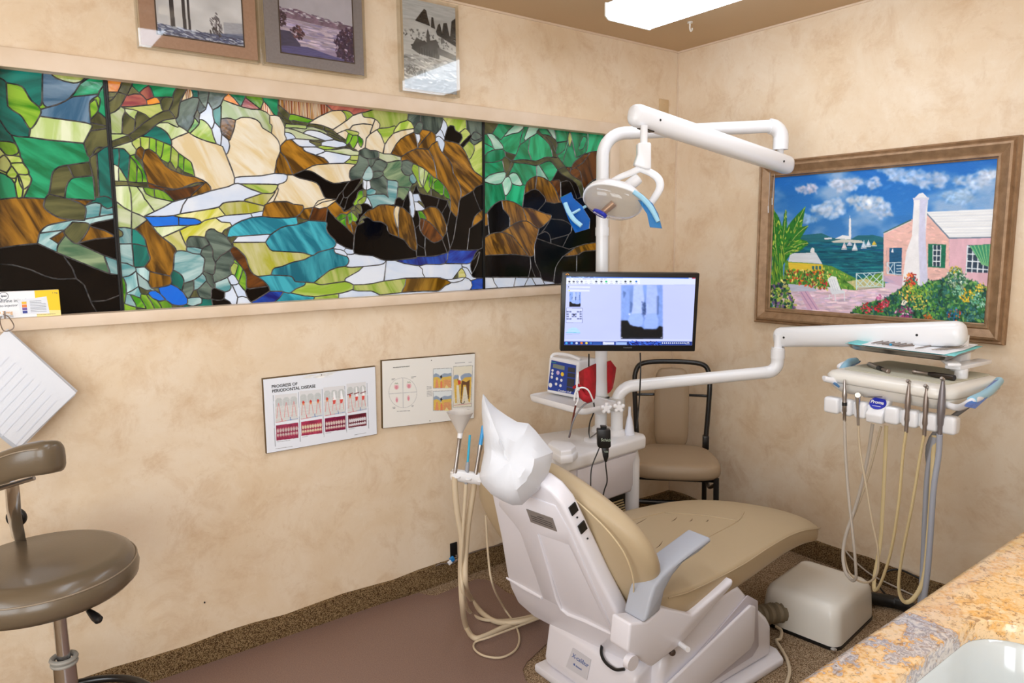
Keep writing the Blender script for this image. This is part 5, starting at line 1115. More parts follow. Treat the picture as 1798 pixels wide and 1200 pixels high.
# ------------------------------------------------------------- the two charts on the side wall
def chart(c, name_label, pr, name='dental_chart'):
    TL, TR, BR, BL = [V(q[0], -.012, q[2]) for q in c]
    t = thing(name, name_label, 'chart', ((BL.x+BR.x)/2, 0, BL.z))
    obj('board', MB().prism([TL, TR, BR, BL], (0, .011, 0)), mat('brown chart board', (96,74,40), .6), t)
    e = .0035; r = (TR-TL).normalized(); u = (TL-BL).normalized(); f = V(0, -.0006, 0)
    print_mesh(pr, [TL+f+r*e*.6-u*e, TR+f-r*e*.3-u*e, BR+f-r*e*.3+u*e*.4, BL+f+r*e*.6+u*e*.4], 'printed_sheet', M_PRINT, t)
    return t, TL, TR, BR, BL, r, u
def at4(q, c, x, y, off=.0012):
    """point of a chart at survey position (x, y)"""
    h = homog(q, [(0,0),(1,0),(1,1),(0,1)]); P = h@np.array([x, y, 1]); a, b = P[:2]/P[2]
    TL, TR, BR, BL = c; return (TL*(1-a)+TR*a)*(1-b)+(BL*(1-a)+BR*a)*b+V(0, -off, 0)
q = [(97,278), (940,182), (950,700), (120,843)]
p = Paint(300, 200, q, (232,236,244), 4)
cols = [[(183,395),(355,378),(358,605),(186,610)],]
xs = [(184,352,357,187),(368,530,536,375),(548,706,712,553),(722,868,870,728)]
for i in range(4):
    a, b, c2, d = xs[i]; yt = 398-i*28; yb = 610-i*24; s = (b-a)
    p.poly([(a,yt),(b,yt-16),(c2,yb-22),(d,yb)], (222,222,224))
    def gx(u, v): return (a+(d-a)*v)+(s)*u, (yt-16*u)+(yb-yt-6*u)*v
    p.poly([gx(0,.42),gx(1,.42),gx(1,.98),gx(0,.98)], (214,214,212), 1, .1)
    for k in range(3): p.poly([gx(.02+k*.33,.42),gx(.02+k*.33,.2),gx(.1+k*.33,.12),gx(.25+k*.33,.12),gx(.33+k*.33,.2),gx(.33+k*.33,.42)], (198,202,202), 1, .1)
    for k in range(3):
        c0 = .16+k*.34
        p.line([gx(c0,.3 if i == 0 else .36),gx(c0-.05,.5),gx(c0-.1,.85)], 3, (222,120,120)); p.line([gx(c0,.3 if i == 0 else .36),gx(c0+.05,.5),gx(c0+.1,.85)], 3, (222,130,130))
        if i: p.poly([gx(c0-.06,.42),gx(c0-.02,.34),gx(c0+.03,.36),gx(c0+.07,.42),gx(c0,.5)], (206,70,60)); p.poly([gx(c0-.05,.44),gx(c0+.05,.44),gx(c0,.52)], (226,150,90))
        if i > 1 and k: p.poly([gx(c0-.03,.3-.06*i),gx(c0+.02,.16),gx(c0+.09,.44+.02*i),gx(c0-.05,.5)], (248,248,250)); p.poly([gx(c0-.08,.48),gx(c0+.08,.48),gx(c0+.02,.62),gx(c0-.05,.62)], (216,80,70))
        if i == 3: p.line([gx(c0-.14,.38),gx(c0+.14,.34)], 7, (120,50,50))
    for v, cc in ((.28,(214,60,70)),(.66,(70,110,180))): p.line([gx(v,.86),gx(v+.02,.98)], 4, cc)
    p.line([gx(.02,.99),gx(.5,.97)], 3, (206,90,100)); p.line([gx(.5,.97),gx(1,.95)], 3, (90,130,196))
    y0 = yb+22; y1 = 745-i*31 if i else 748
    yt2 = [630,604,578,556][i]; yb2 = [745,710,682,652][i]
    ph = [(d+4,yt2),(c2,yt2-22),(c2+1,yb2-20),(d+6,yb2)]
    p.poly(ph, [(150,50,80),(160,50,80),(120,20,60),(90,20,36)][i], 1, .5, (6,5))
    for row in range(2):
        for k in range(8):
            cx = d+18+k*(c2-d-26)/7.2; cy = yt2+42-k*2.6+row*34-(row == 0)*2
            p.ell((cx, cy), 8.5, 17 if row == 0 else 13, [(206,190,186),(224,214,180),(222,206,196),(226,226,230)][i], 0, .95)
            p.ell((cx+2, cy-14+row*24), 7, 6, [(196,110,120),(190,80,90),(160,50,70),(120,40,50)][i], 0, .7)
    p.line([(d+8,yb2+10),(d+8+(100 if i == 0 else 44),yb2+6-(8 if i == 0 else 3))], 3, (120,120,126), .7)
for x in (172, 360, 538, 709, 876): p.line([(x,400-(x-172)*.13),(x+12,790-(x-172)*.19)], 2.6, (96,104,112))
p.line([(186,808),(312,790)], 3, (130,130,134), .8); p.line([(780,705),(868,690)], 3, (130,130,134), .8)
p.dabs([(420,250),(620,222),(600,260),(420,270)], [(224,222,214)], 60, 30, 5, -.1, .1, .3)
C1 = [(-2.221, -0.012, 1.004), (-1.779, -0.012, 1.000), (-1.782, -0.012, 0.723), (-2.223, -0.012, 0.727)]
t, TL, TR, BR, BL, r, u = chart(C1, 'white gum disease chart with a big heading and eight pictures', p)
for s_, xy in (('PROGRESS OF', (163,350)), ('PERIODONTAL DISEASE', (166,384))):
    text(s_, .0158, at4(q, (TL,TR,BR,BL), *xy), r, u, M_INK, t, xs=.97, bold=.0002)
obj('pin', MB().lathe([(.0022,0),(.0016,.0015)], at4(q, (TL,TR,BR,BL), 536, 250), (0,-1,0), 8), M_INK, t)
q2 = [(993,142), (1683,84), (1675,560), (995,655)]
p = Paint(260, 180, q2, (236,234,228), 6)
for a in (0,):
    cx, cy = 1145, 382
    for rr in (103,): p.line([(cx+rr*math.cos(b), cy+rr*1.1*math.sin(b)) for b in np.linspace(0, 6.283, 40)], 2.2, (176,176,176))
    p.line([(1145,270),(1147,496)], 5, (200,200,200)); p.line([(1042,392),(1248,374)], 5, (200,200,200))
for x, y, c in ((1098,338,1),(1190,328,1),(1100,436,0),(1186,422,0)):
    p.ell((x,y), 18 if c else 10, 22, (228,150,160), 0, .5); p.ell((x,y+4), 10 if c else 7, 14, (214,110,130), 0, .6)
    if c: p.ell((x,y-24), 13, 9, (236,236,228)); p.line([(x-12,y-22),(x-6,y-30),(x,y-22),(x+6,y-30),(x+12,y-22)], 2.4, (90,110,70))
for x, y, l in ((1064,278,24),(1064,286,16),(1208,262,34),(1208,270,16),(1066,494,22),(1070,502,16),(1208,478,16),(1208,486,12),(1100,524,96),(1534,156,72),(1634,150,24)): p.line([(x,y),(x+l,y-l*.08)], 3.4, (110,110,112), .8)
for k in range(3): p.line([(1322,334+k*9),(1358,331+k*9)], 3, (120,120,122), .7)
for k in range(5): p.line([(1322,368+k*9),(1364,365+k*9)], 3, (120,120,122), .7)
for k in range(4): p.line([(1516,512+k*8),(1640-k*14,496+k*8)], 3, (140,140,142), .7)
def tooth(x0, y0, x1, y1, kind):
    X = lambda v: x0+(x1-x0)*v; Y = lambda v: y0+(y1-y0)*v
    p.poly([(X(0),Y(0)),(X(1),Y(-.05)),(X(1),Y(1)),(X(0),Y(1.05))], (226,232,232)); p.line([(X(0),Y(0)),(X(1),Y(-.05)),(X(1),Y(.95)),(X(0),Y(1)),(X(0),Y(0))], 2.4, (130,130,130))
    p.poly([(X(.02),Y(.3)),(X(.15),Y(.22)),(X(.32),Y(.3)),(X(.4),Y(.42)),(X(.45),Y(.3)),(X(.6),Y(.22)),(X(.8),Y(.24)),(X(.98),Y(.18)),(X(.98),Y(.5)),(X(.02),Y(.6))], (150,166,186), 1, .1)
    p.poly([(X(.02),Y(.46)),(X(.16),Y(.4)),(X(.34),Y(.46)),(X(.42),Y(.6)),(X(.46),Y(.44)),(X(.7),Y(.4)),(X(.98),Y(.36)),(X(.98),Y(.96)),(X(.02),Y(.98))], (222,186,90), 1, .12)
    p.poly([(X(.1),Y(.98)),(X(.16),Y(.55)),(X(.24),Y(.55)),(X(.3),Y(.98))], (226,150,110), 1, .1); p.poly([(X(.55),Y(.98)),(X(.55),Y(.56)),(X(.95),Y(.54)),(X(.95),Y(.96))], (222,160,110), 1, .15)
    p.poly([(X(.38),Y(.99)),(X(.38),Y(.7)),(X(.44),Y(.58)),(X(.5),Y(.7)),(X(.5),Y(.98))], (230,120,100), .8); p.poly([(X(.37),Y(.4)),(X(.42),Y(.3)),(X(.5),Y(.42)),(X(.42),Y(.5))], (40,36,40)); p.poly([(X(.6),Y(.99)),(X(.72),Y(.8)),(X(.86),Y(.99))], (232,216,150))
tooth(1370, 200, 1508, 345, 0); tooth(1370, 368, 1508, 512, 1)
p.poly([(1520,182),(1664,172),(1656,476),(1518,484)], (232,226,206)); p.line([(1520,182),(1664,172),(1656,476),(1518,484),(1520,182)], 2.4, (130,130,130))
p.poly([(1522,262),(1530,244),(1556,242),(1566,268),(1584,244),(1606,232),(1640,228),(1658,240),(1656,292),(1600,284),(1560,300),(1524,298)], (150,166,190), 1, .1)
p.poly([(1524,278),(1552,270),(1576,290),(1606,262),(1656,256),(1650,400),(1644,446),(1634,440),(1614,330),(1600,330),(1584,448),(1572,450),(1560,320),(1544,320),(1546,450),(1534,452),(1526,340)], (224,184,84), 1, .1)
p.poly([(1586,284),(1616,296),(1644,278),(1642,320),(1636,420),(1630,420),(1616,316),(1594,316),(1582,420),(1576,420),(1580,310)], (110,76,54)); p.poly([(1552,284),(1572,282),(1578,308),(1558,318)], (206,80,70)); p.poly([(1556,276),(1566,244),(1574,262),(1580,286)], (250,250,252)); p.poly([(1550,282),(1560,262),(1556,284)], (40,36,40))
p.line([(1580,424),(1574,440),(1582,454),(1598,452),(1604,436)], 6, (60,56,56)); p.line([(1522,470),(1656,452)], 4, (206,140,140)); p.dabs([(1522,400),(1656,380),(1656,450),(1522,470)], [(190,190,150),(206,196,170)], 120, 3, 2, 0, 2, .5)
C2 = [(-1.751, -0.012, 1.019), (-1.304, -0.012, 1.003), (-1.316, -0.012, 0.714), (-1.757, -0.012, 0.742)]
t, TL, TR, BR, BL, r, u = chart(C2, 'cream tooth decay chart with a divided circle and cross-section drawings', p)
text('PROGRESS OF TOOTH DECAY', .0056, at4(q2, (TL,TR,BR,BL), 1076, 200), r, u, M_INK, t)
for x, y in ((1358,140),(1344,588)): obj('pin', MB().lathe([(.0022,0),(.0016,.0015)], at4(q2, (TL,TR,BR,BL), x, y), (0,-1,0), 8), M_INK, t)

# ------------------------------------------------------------- dental unit: cabinet, posts
ux = (V((-0.776, -0.550, 0.660))-V((-1.271, -0.584, 0.660))).normalized(); uy = V(-ux.y, ux.x, 0)
UF = V((-1.271, -0.584, 0.660)); UL = (V((-0.776, -0.550, 0.660))-UF).length
def up(a, b, z): q = UF+ux*a+uy*b; return V(q.x, q.y, z)
t = thing('dental_unit', 'white dental unit cabinet with worktop and two upright posts', 'dental unit', up(.25, .15, 0))
out = [(0,0), (UL-.03,0), (UL,.03), (UL,.20), (UL-.06,.27), (.10,.36), (-.02,.36), (-.075,.10)]
obj('worktop', MB().prism([up(a, b, .605) for a, b in out], (0, 0, .055)), M_WPLAS, t, bevel=(.012, 3, 30))
ins = [(.02,.015), (UL-.10,.012), (UL-.085,.05), (UL-.085,.2), (UL-.12,.25), (.10,.33), (.02,.33), (-.045,.10)]
obj('cabinet_body', MB().prism([up(a, b, .43) for a, b in ins], (0, 0, .178)), M_LILAC, t, bevel=(.012, 3, 50))
obj('side_panel', MB().prism([up(.06,.006,.44), up(UL-.125,.006,.44), up(UL-.105,.006,.46), up(UL-.105,.006,.56), up(UL-.08,.006,.60), up(.06,.006,.60)], uy*.01), M_LILAC, t, bevel=(.003, 2))
obj('corner_column', MB().lathe([(.027,0),(.031,.04),(.031,.55),(.02,.606)], up(UL-.045, .06, 0), n=24), M_WPLAS, t)
obj('pedestal', MB().prism([up(a*.8+.03, b*.8+.03, 0) for a, b in ins], (0, 0, .43)), M_LILAC, t, bevel=(.015, 3, 50))
vs = MB()
for k in range(7): vs.tube([up(UL-.14+k*.004, .03, .40-k*.012), up(UL-.235+k*.004, .026, .405-k*.012)], .0035, 6, 0)
obj('vent_grille', MB().prism([up(UL-.25,.034,.315), up(UL-.12,.034,.315), up(UL-.12,.034,.425), up(UL-.25,.034,.425)], uy*.004), M_BLACK, t); obj('vent_bars', vs, mat('grille tan', (170,150,110), .5), t)
# instrument rest with pegs at the chair side of the cabinet
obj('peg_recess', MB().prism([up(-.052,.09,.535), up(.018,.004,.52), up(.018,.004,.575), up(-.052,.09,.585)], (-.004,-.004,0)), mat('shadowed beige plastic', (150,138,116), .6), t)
for k in range(5):
    obj('peg', MB().lathe([(.004,0),(.004,.028)], up(-.048+k*.015, .08-k*.019, .545-k*.003), V(-1,-1,.4), 10), M_IVORY, t)
lid = [(-1.294, -0.474, 0.750), (-1.239, -0.439, 0.750), (-1.197, -0.528, 0.713), (-1.223, -0.585, 0.710), (-1.279, -0.619, 0.712), (-1.329, -0.606, 0.712)]
def lid_ring(z, k):
    c = sum((V(*p) for p in lid), V(0,0,0))/len(lid)
    return [V(c.x+(p[0]-c.x)*k, c.y+(p[1]-c.y)*k, z) for p in lid]
obj('bowl_lid', MB().loft([lid_ring(.655, 1), lid_ring(.675, 1), lid_ring(.682, .95), lid_ring(.684, .88), lid_ring(.697, .86), lid_ring(.702, .8)]), M_WPLAS, t, bevel=(.003, 2))
obj('round_cap', MB().lathe([(.034,0),(.034,.008),(.028,.013),(.0,.014)], (-1.029, -0.457, 0.660), n=28), M_WPLAS, t)
PA = V((-0.894, -0.370, 0.660)); PB = V((-0.880, -0.453, 0.660))
obj('post_foot', MB().lathe([(.042,0),(.042,.006),(.034,.018),(.028,.024)], PA, n=28).lathe([(.04,0),(.04,.006),(.032,.018),(.027,.024)], PB, n=28), M_WPLAS, t)

# ------------------------------------------------------------- operating light
LE = V((-0.268, -0.784, 1.944)); zt = 1.918
d = (V(LE.x, LE.y, 0)-V(PA.x, PA.y, 0)); Lh = d.length; d.normalize()
t = thing('operating_light', 'white overhead dental operating light on a long bent tube and tilted arm', 'dental light', (PA.x, PA.y, .66))
arc = [PA+V(0,0,.02), V(PA.x,PA.y,1.35)] + [V(PA.x, PA.y, zt-.095)+d*.095*(1-math.cos(b))+V(0,0,.095*math.sin(b)) for b in np.linspace(0, math.pi/2, 9)] + [V(PA.x,PA.y,zt)+d*.3+V(0,0,.008), LE-d*.05]
obj('bent_post', MB().tube(arc, .0262, 20, 0), M_WHITE, t)
obj('collar', MB().lathe([(.0285,0),(.0285,.035)], V(PA.x,PA.y,1.5), n=24), M_WHITE, t)
el = [LE-d*.05] + [LE-d*.05+d*.05*math.sin(b)-V(0,0,.05*(1-math.cos(b))) for b in np.linspace(.15, math.pi/2, 7)] + [LE-V(0,0,.095)]
obj('elbow', MB().tube(el, .0315, 20, 0), M_WHITE, t)
obj('pivot_rod', MB().lathe([(.0135,0),(.0135,.09)], LE-V(0,0,.17), n=16), M_WHITE, t)
SA, SB = V((-0.275, -0.820, 1.783)), V((-1.111, -0.762, 1.912))
def beam(a, b, h0, h1, w0, w1, name, par, m, seg=20):
    ax = (b-a).normalized(); sd = ax.cross(V(0,0,1)).normalized(); upv = sd.cross(ax); rings = []; L = (b-a).length
    def ring(c, h, w, k): return [c+sd*(math.copysign(abs(math.cos(q))**.75, math.cos(q))*w/2*k)+upv*(math.copysign(abs(math.sin(q))**.75, math.sin(q))*h/2*k) for q in (2*math.pi*j/seg for j in range(seg))]
    for x, k in ((-.03, .0), (-.029, .4), (-.024, .7), (-.014, .9), (0, 1)): rings.append(ring(a+ax*x, h0, w0, max(k, .02)))
    for x, k in ((0, 1), (.014, .9), (.024, .7), (.029, .4), (.03, .02)): rings.append(ring(b+ax*x, h1, w1, k))
    return obj(name, MB().loft(rings), m, par, smooth=60), ax, sd, upv
o, ax, sd, uv_ = beam(SA, SB, .074, .078, .06, .062, 'spring_arm', t, M_WHITE)
for f in (.07, .90):
    c = SA.lerp(SB, f)-sd*0
    sgn = -1 if (c+sd*.03-V(-3.02,-2.56,1.48)).length > (c-sd*.03-V(-3.02,-2.56,1.48)).length else 1
    obj('screw', MB().lathe([(.0045,0),(.0045,.002)], c+sd*sgn*.0295, sd*sgn, 10), M_INK, o)
obj('cable_slot', MB().obox(SB-ax*.05-uv_*.0385, ax, sd, uv_, .06, .026, .004), M_BLACK, o)
J = V((-1.110, -0.796, 1.794))
obj('hanger_rod', MB().lathe([(.0125,0),(.0125,.09)], J-V(0,0,.01), n=16), M_WHITE, t)
cr_, cu_, ck_ = V(.798,-.602,0), V(0,0,1), V(-.602,-.798,0)
def fp(x, z, y=0): return J+cr_*x+cu_*z+ck_*y          # a frame facing across the room
obj('joint_block', MB().prism([fp(-.024,.02,-.02), fp(.022,.02,-.02), fp(.024,-.070,-.02), fp(.006,-.070,-.02), fp(-.036,-.055,-.02), fp(-.024,-.02,-.02)], ck_*.042), M_WHITE, t, bevel=(.006, 3))
HO = V((-1.241, -0.779, 1.617))
n_ = (ck_*.66+V(0,0,-.68)-cr_*.24).normalized(); a_ = (cr_*.985-V(0,0,.15)); a_ = (a_-n_*a_.dot(n_)).normalized(); b_ = n_.cross(a_)
if b_.z < 0: b_ = -b_
def hp(x, y, z): return HO+a_*x+b_*y+n_*z
def hring(z, k, n=32, dy=0):
    return [hp(.102*k*math.copysign(abs(math.cos(q))**.8, math.cos(q)), dy+.070*k*math.copysign(abs(math.sin(q))**.85, math.sin(q)), z) for q in (2*math.pi*j/n for j in range(n))]
hd = obj('lamp_head', MB().loft([hring(-.062,.3), hring(-.058,.5), hring(-.045,.75), hring(-.024,.92), hring(-.004,1.0), hring(.004,1.02), hring(.006,.99)]), M_WHITE, t, smooth=60)
obj('reflector', MB().loft([hring(.0062,.94), hring(.0066,.6), hring(.007,.2)]), mat('warm mirror reflector', (232,222,208), .3, metal=.3), hd)
obj('lens_cover', MB().loft([hring(.005,.985), hring(.020,.93), hring(.036,.78), hring(.046,.5), hring(.050,.2), hring(.0505,.03)]), M_LENS, hd, smooth=60)
obj('bulb_holder', MB().lathe([(.013,0),(.012,.05)], hp(.006,-.004,.008), n_*.4-a_*.5-b_*.6, 16), mat('copper tinted metal', (168,128,96), .3, metal=.5), hd)  # one even copper tone for the holder
BC = hp(-.032, -.032, .046); bn = (n_-a_*.3-b_*.4).normalized(); br = a_-bn*a_.dot(bn); br.normalize(); bu = bn.cross(br)
if bu.z < 0: bu = -bu
obj('badge', MB().loft([[BC+br*.026*k*math.cos(q)+bu*.016*k*math.sin(q)+bn*h for q in np.linspace(0, 2*math.pi, 25)[:-1]] for h, k in ((-.006,1),(.003,1),(.0045,.9))]), M_BLUE, hd)
text('Proma', .0145, BC-br*.021-bu*.004+bn*.005, br, bu, M_PAPER, hd, bold=.0003)
obj('yoke', MB().tube([fp(-.012,-.066), fp(-.045,-.080), fp(-.09,-.098), fp(-.13,-.122,.0)], [.012,.011,.010,.009], 12, 6, True, .55)
    .tube([fp(-.012,-.066), fp(.028,-.082), fp(.052,-.105,.01), fp(.055,-.135,.015), fp(.035,-.170,.02), fp(.02,-.19,.02)], [.012,.013,.014,.014,.013,.012], 14, 6, True, .7), M_WHITE, t)
obj('tilt_knob', MB().lathe([(.018,0),(.021,.01),(.021,.055),(.018,.062)], fp(-.062,-.135,-.01), V(.55,-.4,.55), 20), M_WHITE, t, bevel=(.002, 2))
def sleeve(pts, m, name, th=.0012):
    return obj(name, MB().prism(pts, ck_*th), m, t, smooth=0)
hl = obj('handle', MB().tube([(-1.423, -0.739, 1.605), (-1.420, -0.752, 1.578), (-1.411, -0.770, 1.550), (-1.397, -0.791, 1.529)], [.0075,.0078,.0078,.0075], 12).tube([(-1.412, -0.760, 1.569), (-1.339, -0.747, 1.595)], .005, 10, 0), M_SKYBLUE, t)
obj('plastic_sleeve', MB().loft([[V(*p) for p in (((-1.398, -0.684, 1.627)), ((-1.359, -0.698, 1.646)), ((-1.348, -0.697, 1.626)), ((-1.328, -0.716, 1.602)), ((-1.316, -0.746, 1.553)), ((-1.328, -0.756, 1.521)), ((-1.375, -0.736, 1.506)), ((-1.382, -0.709, 1.554)))], [V(*p) for p in (((-1.417, -0.708, 1.623)), ((-1.386, -0.728, 1.642)), ((-1.382, -0.735, 1.621)), ((-1.366, -0.757, 1.598)), ((-1.351, -0.783, 1.550)), ((-1.361, -0.788, 1.520)), ((-1.402, -0.766, 1.507)), ((-1.412, -0.743, 1.552)))]]), M_FILM, hl, smooth=20)
hr = obj('handle', MB().tube([(-1.220, -0.854, 1.641), (-1.203, -0.876, 1.622), (-1.189, -0.905, 1.587), (-1.182, -0.932, 1.540)], [.008,.009,.009,.007], 12), M_SKYBLUE, t)
obj('plastic_sleeve', MB().loft([[V(*p) for p in (((-1.182, -0.812, 1.643)), ((-1.160, -0.829, 1.643)), ((-1.141, -0.869, 1.605)), ((-1.136, -0.891, 1.570)), ((-1.138, -0.912, 1.518)), ((-1.172, -0.886, 1.522)), ((-1.167, -0.868, 1.568)))], [V(*p) for p in (((-1.205, -0.840, 1.637)), ((-1.187, -0.854, 1.639)), ((-1.172, -0.897, 1.601)), ((-1.164, -0.915, 1.567)), ((-1.163, -0.931, 1.519)), ((-1.194, -0.906, 1.523)), ((-1.190, -0.889, 1.567)))]]), M_FILM2, hr, smooth=20)
for x, yb in ((1349, 373), (1356, 357)):
    ch = MB().tube([(-0.350, -0.793, 1.754), (-0.358, -0.799, 1.689), (-0.369, -0.805, 1.607)] if x == 1349 else [(-0.336, -0.806, 1.744), (-0.345, -0.809, 1.688), (-0.353, -0.811, 1.642)], .0018, 6, 0)
    obj('pull_cord', ch, M_DSTEEL, t)
    obj('cord_tip', MB().tube([(-0.369, -0.804, 1.614), (-0.371, -0.807, 1.586)] if x == 1349 else [(-0.353, -0.810, 1.647), (-0.355, -0.813, 1.619)], .0028, 8, 0), M_STEEL, t)

# ------------------------------------------------------------- monitor on the post
TL, TR, BL = V((-1.211, -0.480, 1.362)), V((-0.774, -0.785, 1.352)), V((-1.209, -0.460, 1.053))
mr = (TR-TL).normalized(); md = (BL-TL); md = (md-mr*md.dot(mr)); MH = md.length; md.normalize(); MW = (TR-TL).length; mn = md.cross(mr)
if mn.dot(V(-3.02,-2.56,1.48)-TL) < 0: mn = -mn
def mp(x, y, z=0): return TL+mr*x*MW+md*y*MH+mn*z
t = thing('computer_monitor', 'wide black computer monitor showing a tooth x-ray on the unit post', 'monitor', mp(.5,1,-.03))
obj('bezel', MB().prism([mp(0,0,-.038), mp(1,0,-.038), mp(1,1,-.038), mp(0,1,-.038)], mn*.038), M_BLACK, t, bevel=(.004, 2))
obj('stand_bracket', MB().obox(mp(.36,.5,-.07), mr, md, mn, .1, .1, .06).obox(mp(.36,.5,-.11), mr, md, mn, .06, .06, .05), M_BLACK, t, bevel=(.004,2))
sq = [(215,100), (1120,110), (1075,600), (192,595)]
p = Paint(330, 180, sq, (186,194,246), 2)
p.a *= (.97+.05*vnoise(330, 180, 2, 2, 3))[..., None]
p.poly([(215,98),(1122,108),(1121,118),(214,110)], (60,110,206)); p.dabs([(230,102),(420,104),(420,110),(230,108)], [(30,60,120),(150,190,240)], 60, 8, 2, 0, .1)
p.poly([(1070,108),(1092,108),(1092,116),(1070,116)], (220,225,240)); p.poly([(1094,108),(1118,108),(1117,117),(1094,117)], (206,50,50))
p.poly([(214,110),(1121,118),(1120,160),(212,158)], (222,228,252))
p.poly([(730,118),(1120,120),(1119,160),(730,158)], (206,214,250)); p.line([(212,160),(1120,162)], 2, (160,170,210))
for x, w_ in ((232,18),(264,24),(294,26),(328,22),(350,40),(398,16),(420,16),(452,20),(480,18)): p.line([(x,119),(x+w_,119)], 3, (120,130,170))
for i, x in enumerate((236,266,292,322,352,388,424,460,494,530,566,596,628,664,704)):
    c = [(60,60,70),(80,80,90),(60,70,110),(90,90,110),(206,210,230),(206,210,230),(60,70,90),(90,90,110),(30,180,110),(206,206,220),(90,110,130),(206,210,230),(40,50,60),(70,90,50),(40,110,200)][i]
    p.ell((x,138), 8, 7, c); p.line([(x-10,153),(x+10,153)], 3, (150,156,190))
p.ell((292,137), 4, 4, (222,228,252))
p.poly([(224,172),(380,174),(380,184),(224,182)], (216,222,252)); p.poly([(224,196),(376,198),(376,210),(224,208)], (216,222,252)); p.ell((230,176), 3, 5, (20,20,30)); p.ell((234,203), 6, 5, (190,206,90))
def xray(X, Y, W_, H_):
    g = lambda u, v: (X+W_*u-H_*.03*v, Y+H_*v)
    p.poly([g(0,0),g(1,0),g(1,1),g(0,1)], (120,150,220), 1, .3, (4,4))
    p.poly([g(.3,0),g(.52,0),g(.56,.25),g(.5,.62),g(.24,.6),g(.28,.3)], (172,190,246), 1, .1); p.poly([g(.62,0),g(.86,0),g(.9,.3),g(.86,.6),g(.56,.6),g(.6,.3)], (160,180,240), 1, .12)
    p.poly([g(0,0),g(.18,0),g(.22,.5),g(.14,.66),g(0,.62)], (130,160,230), 1, .15); p.poly([g(.9,0),g(1,0),g(1,.75),g(.88,.7)], (120,150,222), 1, .2)
    for q in ([g(.22,.3),g(.29,.34),g(.26,.5),g(.2,.52)], [g(.5,.36),g(.6,.32),g(.6,.52),g(.54,.58),g(.5,.5)], [g(.86,.2),g(.92,.2),g(.9,.54),g(.86,.56)], [g(.04,.1),g(.12,.14),g(.06,.26)]): p.poly(q, (46,70,120), .5, .4, (4,8))
    for k in range(30): q = g(.5+.1*p.rs.rand(), .3+.25*p.rs.rand()); p.ell(q, W_*.012, H_*.012, (30,50,100), 0, .7)
    p.poly([g(0,.66),g(.2,.66),g(.28,.76),g(.5,.78),g(.55,.82),g(.85,.82),g(.92,.76),g(1,.78),g(1,1),g(0,1)], (6,8,14))
    p.poly([g(.22,.54),g(.48,.52),g(.54,.62),g(.52,.74),g(.42,.78),g(.22,.74),g(.16,.66)], (150,176,244), 1, .1); p.poly([g(.62,.54),g(.84,.52),g(.9,.64),g(.88,.78),g(.76,.82),g(.56,.80),g(.54,.7)], (146,172,240), 1, .1)
    p.ell(g(.2,.54), W_*.02, H_*.014, (236,240,255)); p.line([g(.03,.985),g(.97,.985)], 3, (70,80,110))
    for u in (.02, .97): p.ell(g(u,.975), W_*.016, H_*.011, (236,240,255))
xray(598, 164, 288, 388); p.blur([(590,166),(884,166),(884,548),(576,548)], 5); xray(236, 214, 78, 106)
p.poly([(214,328),(326,330),(322,436),(210,434)], (196,204,250)); p.line([(214,328),(326,330),(322,436),(210,434),(214,328)], 2, (90,96,120))
for u, v in ((0,0),(1,0),(4,0),(5,0),(0,1),(2,1),(3,1),(5,1),(0,2),(2,2),(3,2),(5,2),(0,3),(1,3),(4,3),(5,3)): p.poly([(214+u*18,350+v*17),(229+u*18,350+v*17),(228+u*18,361+v*17),(213+u*18,361+v*17)], (110,118,160))
p.ell((265,378), 7, 6, (30,34,60))
p.poly([(210,506),(222,482),(250,468),(280,470),(300,490),(308,508)], (170,206,240), 1, .1); p.line([(206,506),(306,508)], 3, (70,170,200)); p.line([(206,518),(300,520)], 2, (150,160,200))
p.line([(196,556),(1078,560)], 2, (216,222,250)); p.poly([(194,568),(1076,572),(1074,598),(192,594)], (24,50,130), 1, .5, (12,2))
p.dabs([(640,572),(860,573),(860,595),(640,592)], [(20,40,140),(60,110,220),(10,20,80)], 160, 14, 3, .3, .5)
for i, (x, c) in enumerate(((210,(60,160,220)),(246,(70,150,230)),(280,(206,214,236)),(314,(226,120,50)),(348,(226,206,80)),(378,(60,120,200)))): p.ell((x,581), 9, 8, c)
p.poly([(392,574),(452,574),(452,592),(392,592)], (40,80,160)); p.poly([(462,573),(540,574),(538,592),(460,592)], (206,212,236)); p.poly([(550,574),(626,575),(626,593),(550,593)], (150,176,226))
for k in range(12): p.ell((872+k*14,582), 4.5, 5.5, (214,222,240))
p.line([(1034,578),(1056,578)], 3, (222,226,240)); p.line([(1030,588),(1058,588)], 3, (222,226,240))
oq = [(185,68), (1152,75), (1095,645), (165,640)]; Hm = homog(oq, [(0,0),(1,0),(1,1),(0,1)])
def mq(x, y, z=.0006): P = Hm@np.array([x, y, 1]); return mp(P[0]/P[2], P[1]/P[2], z)
print_mesh(p, [mq(*c, .0008) for c in sq], 'screen', vcol_mat('lit screen', .2, emit=.92), t)
text('ViewSonic', .0085, mq(598,619), mr, -md, mat('grey lettering', (120,122,126), .4), t)
lg = MB()
for k in range(3): lg.lathe([(.0022,0),(.0022,.0006)], mq(213+k*8,84-(k == 1)*5), mn, 8)
obj('bird_emblem', lg, mat('orange emblem', (226,150,40), .5), t)
cab = MB()
for pts in ([(-1.076, -0.487, 1.032), (-1.069, -0.480, 0.965), (-1.071, -0.489, 0.897), (-1.066, -0.504, 0.840), (-1.067, -0.509, 0.801), (-1.091, -0.511, 0.758), (-1.105, -0.520, 0.720), (-1.031, -0.448, 0.668)], [(-0.942, -0.638, 1.040), (-0.961, -0.659, 0.977), (-0.958, -0.653, 0.885), (-0.939, -0.630, 0.808), (-0.965, -0.647, 0.742)]): cab.tube(pts, .0028, 8)
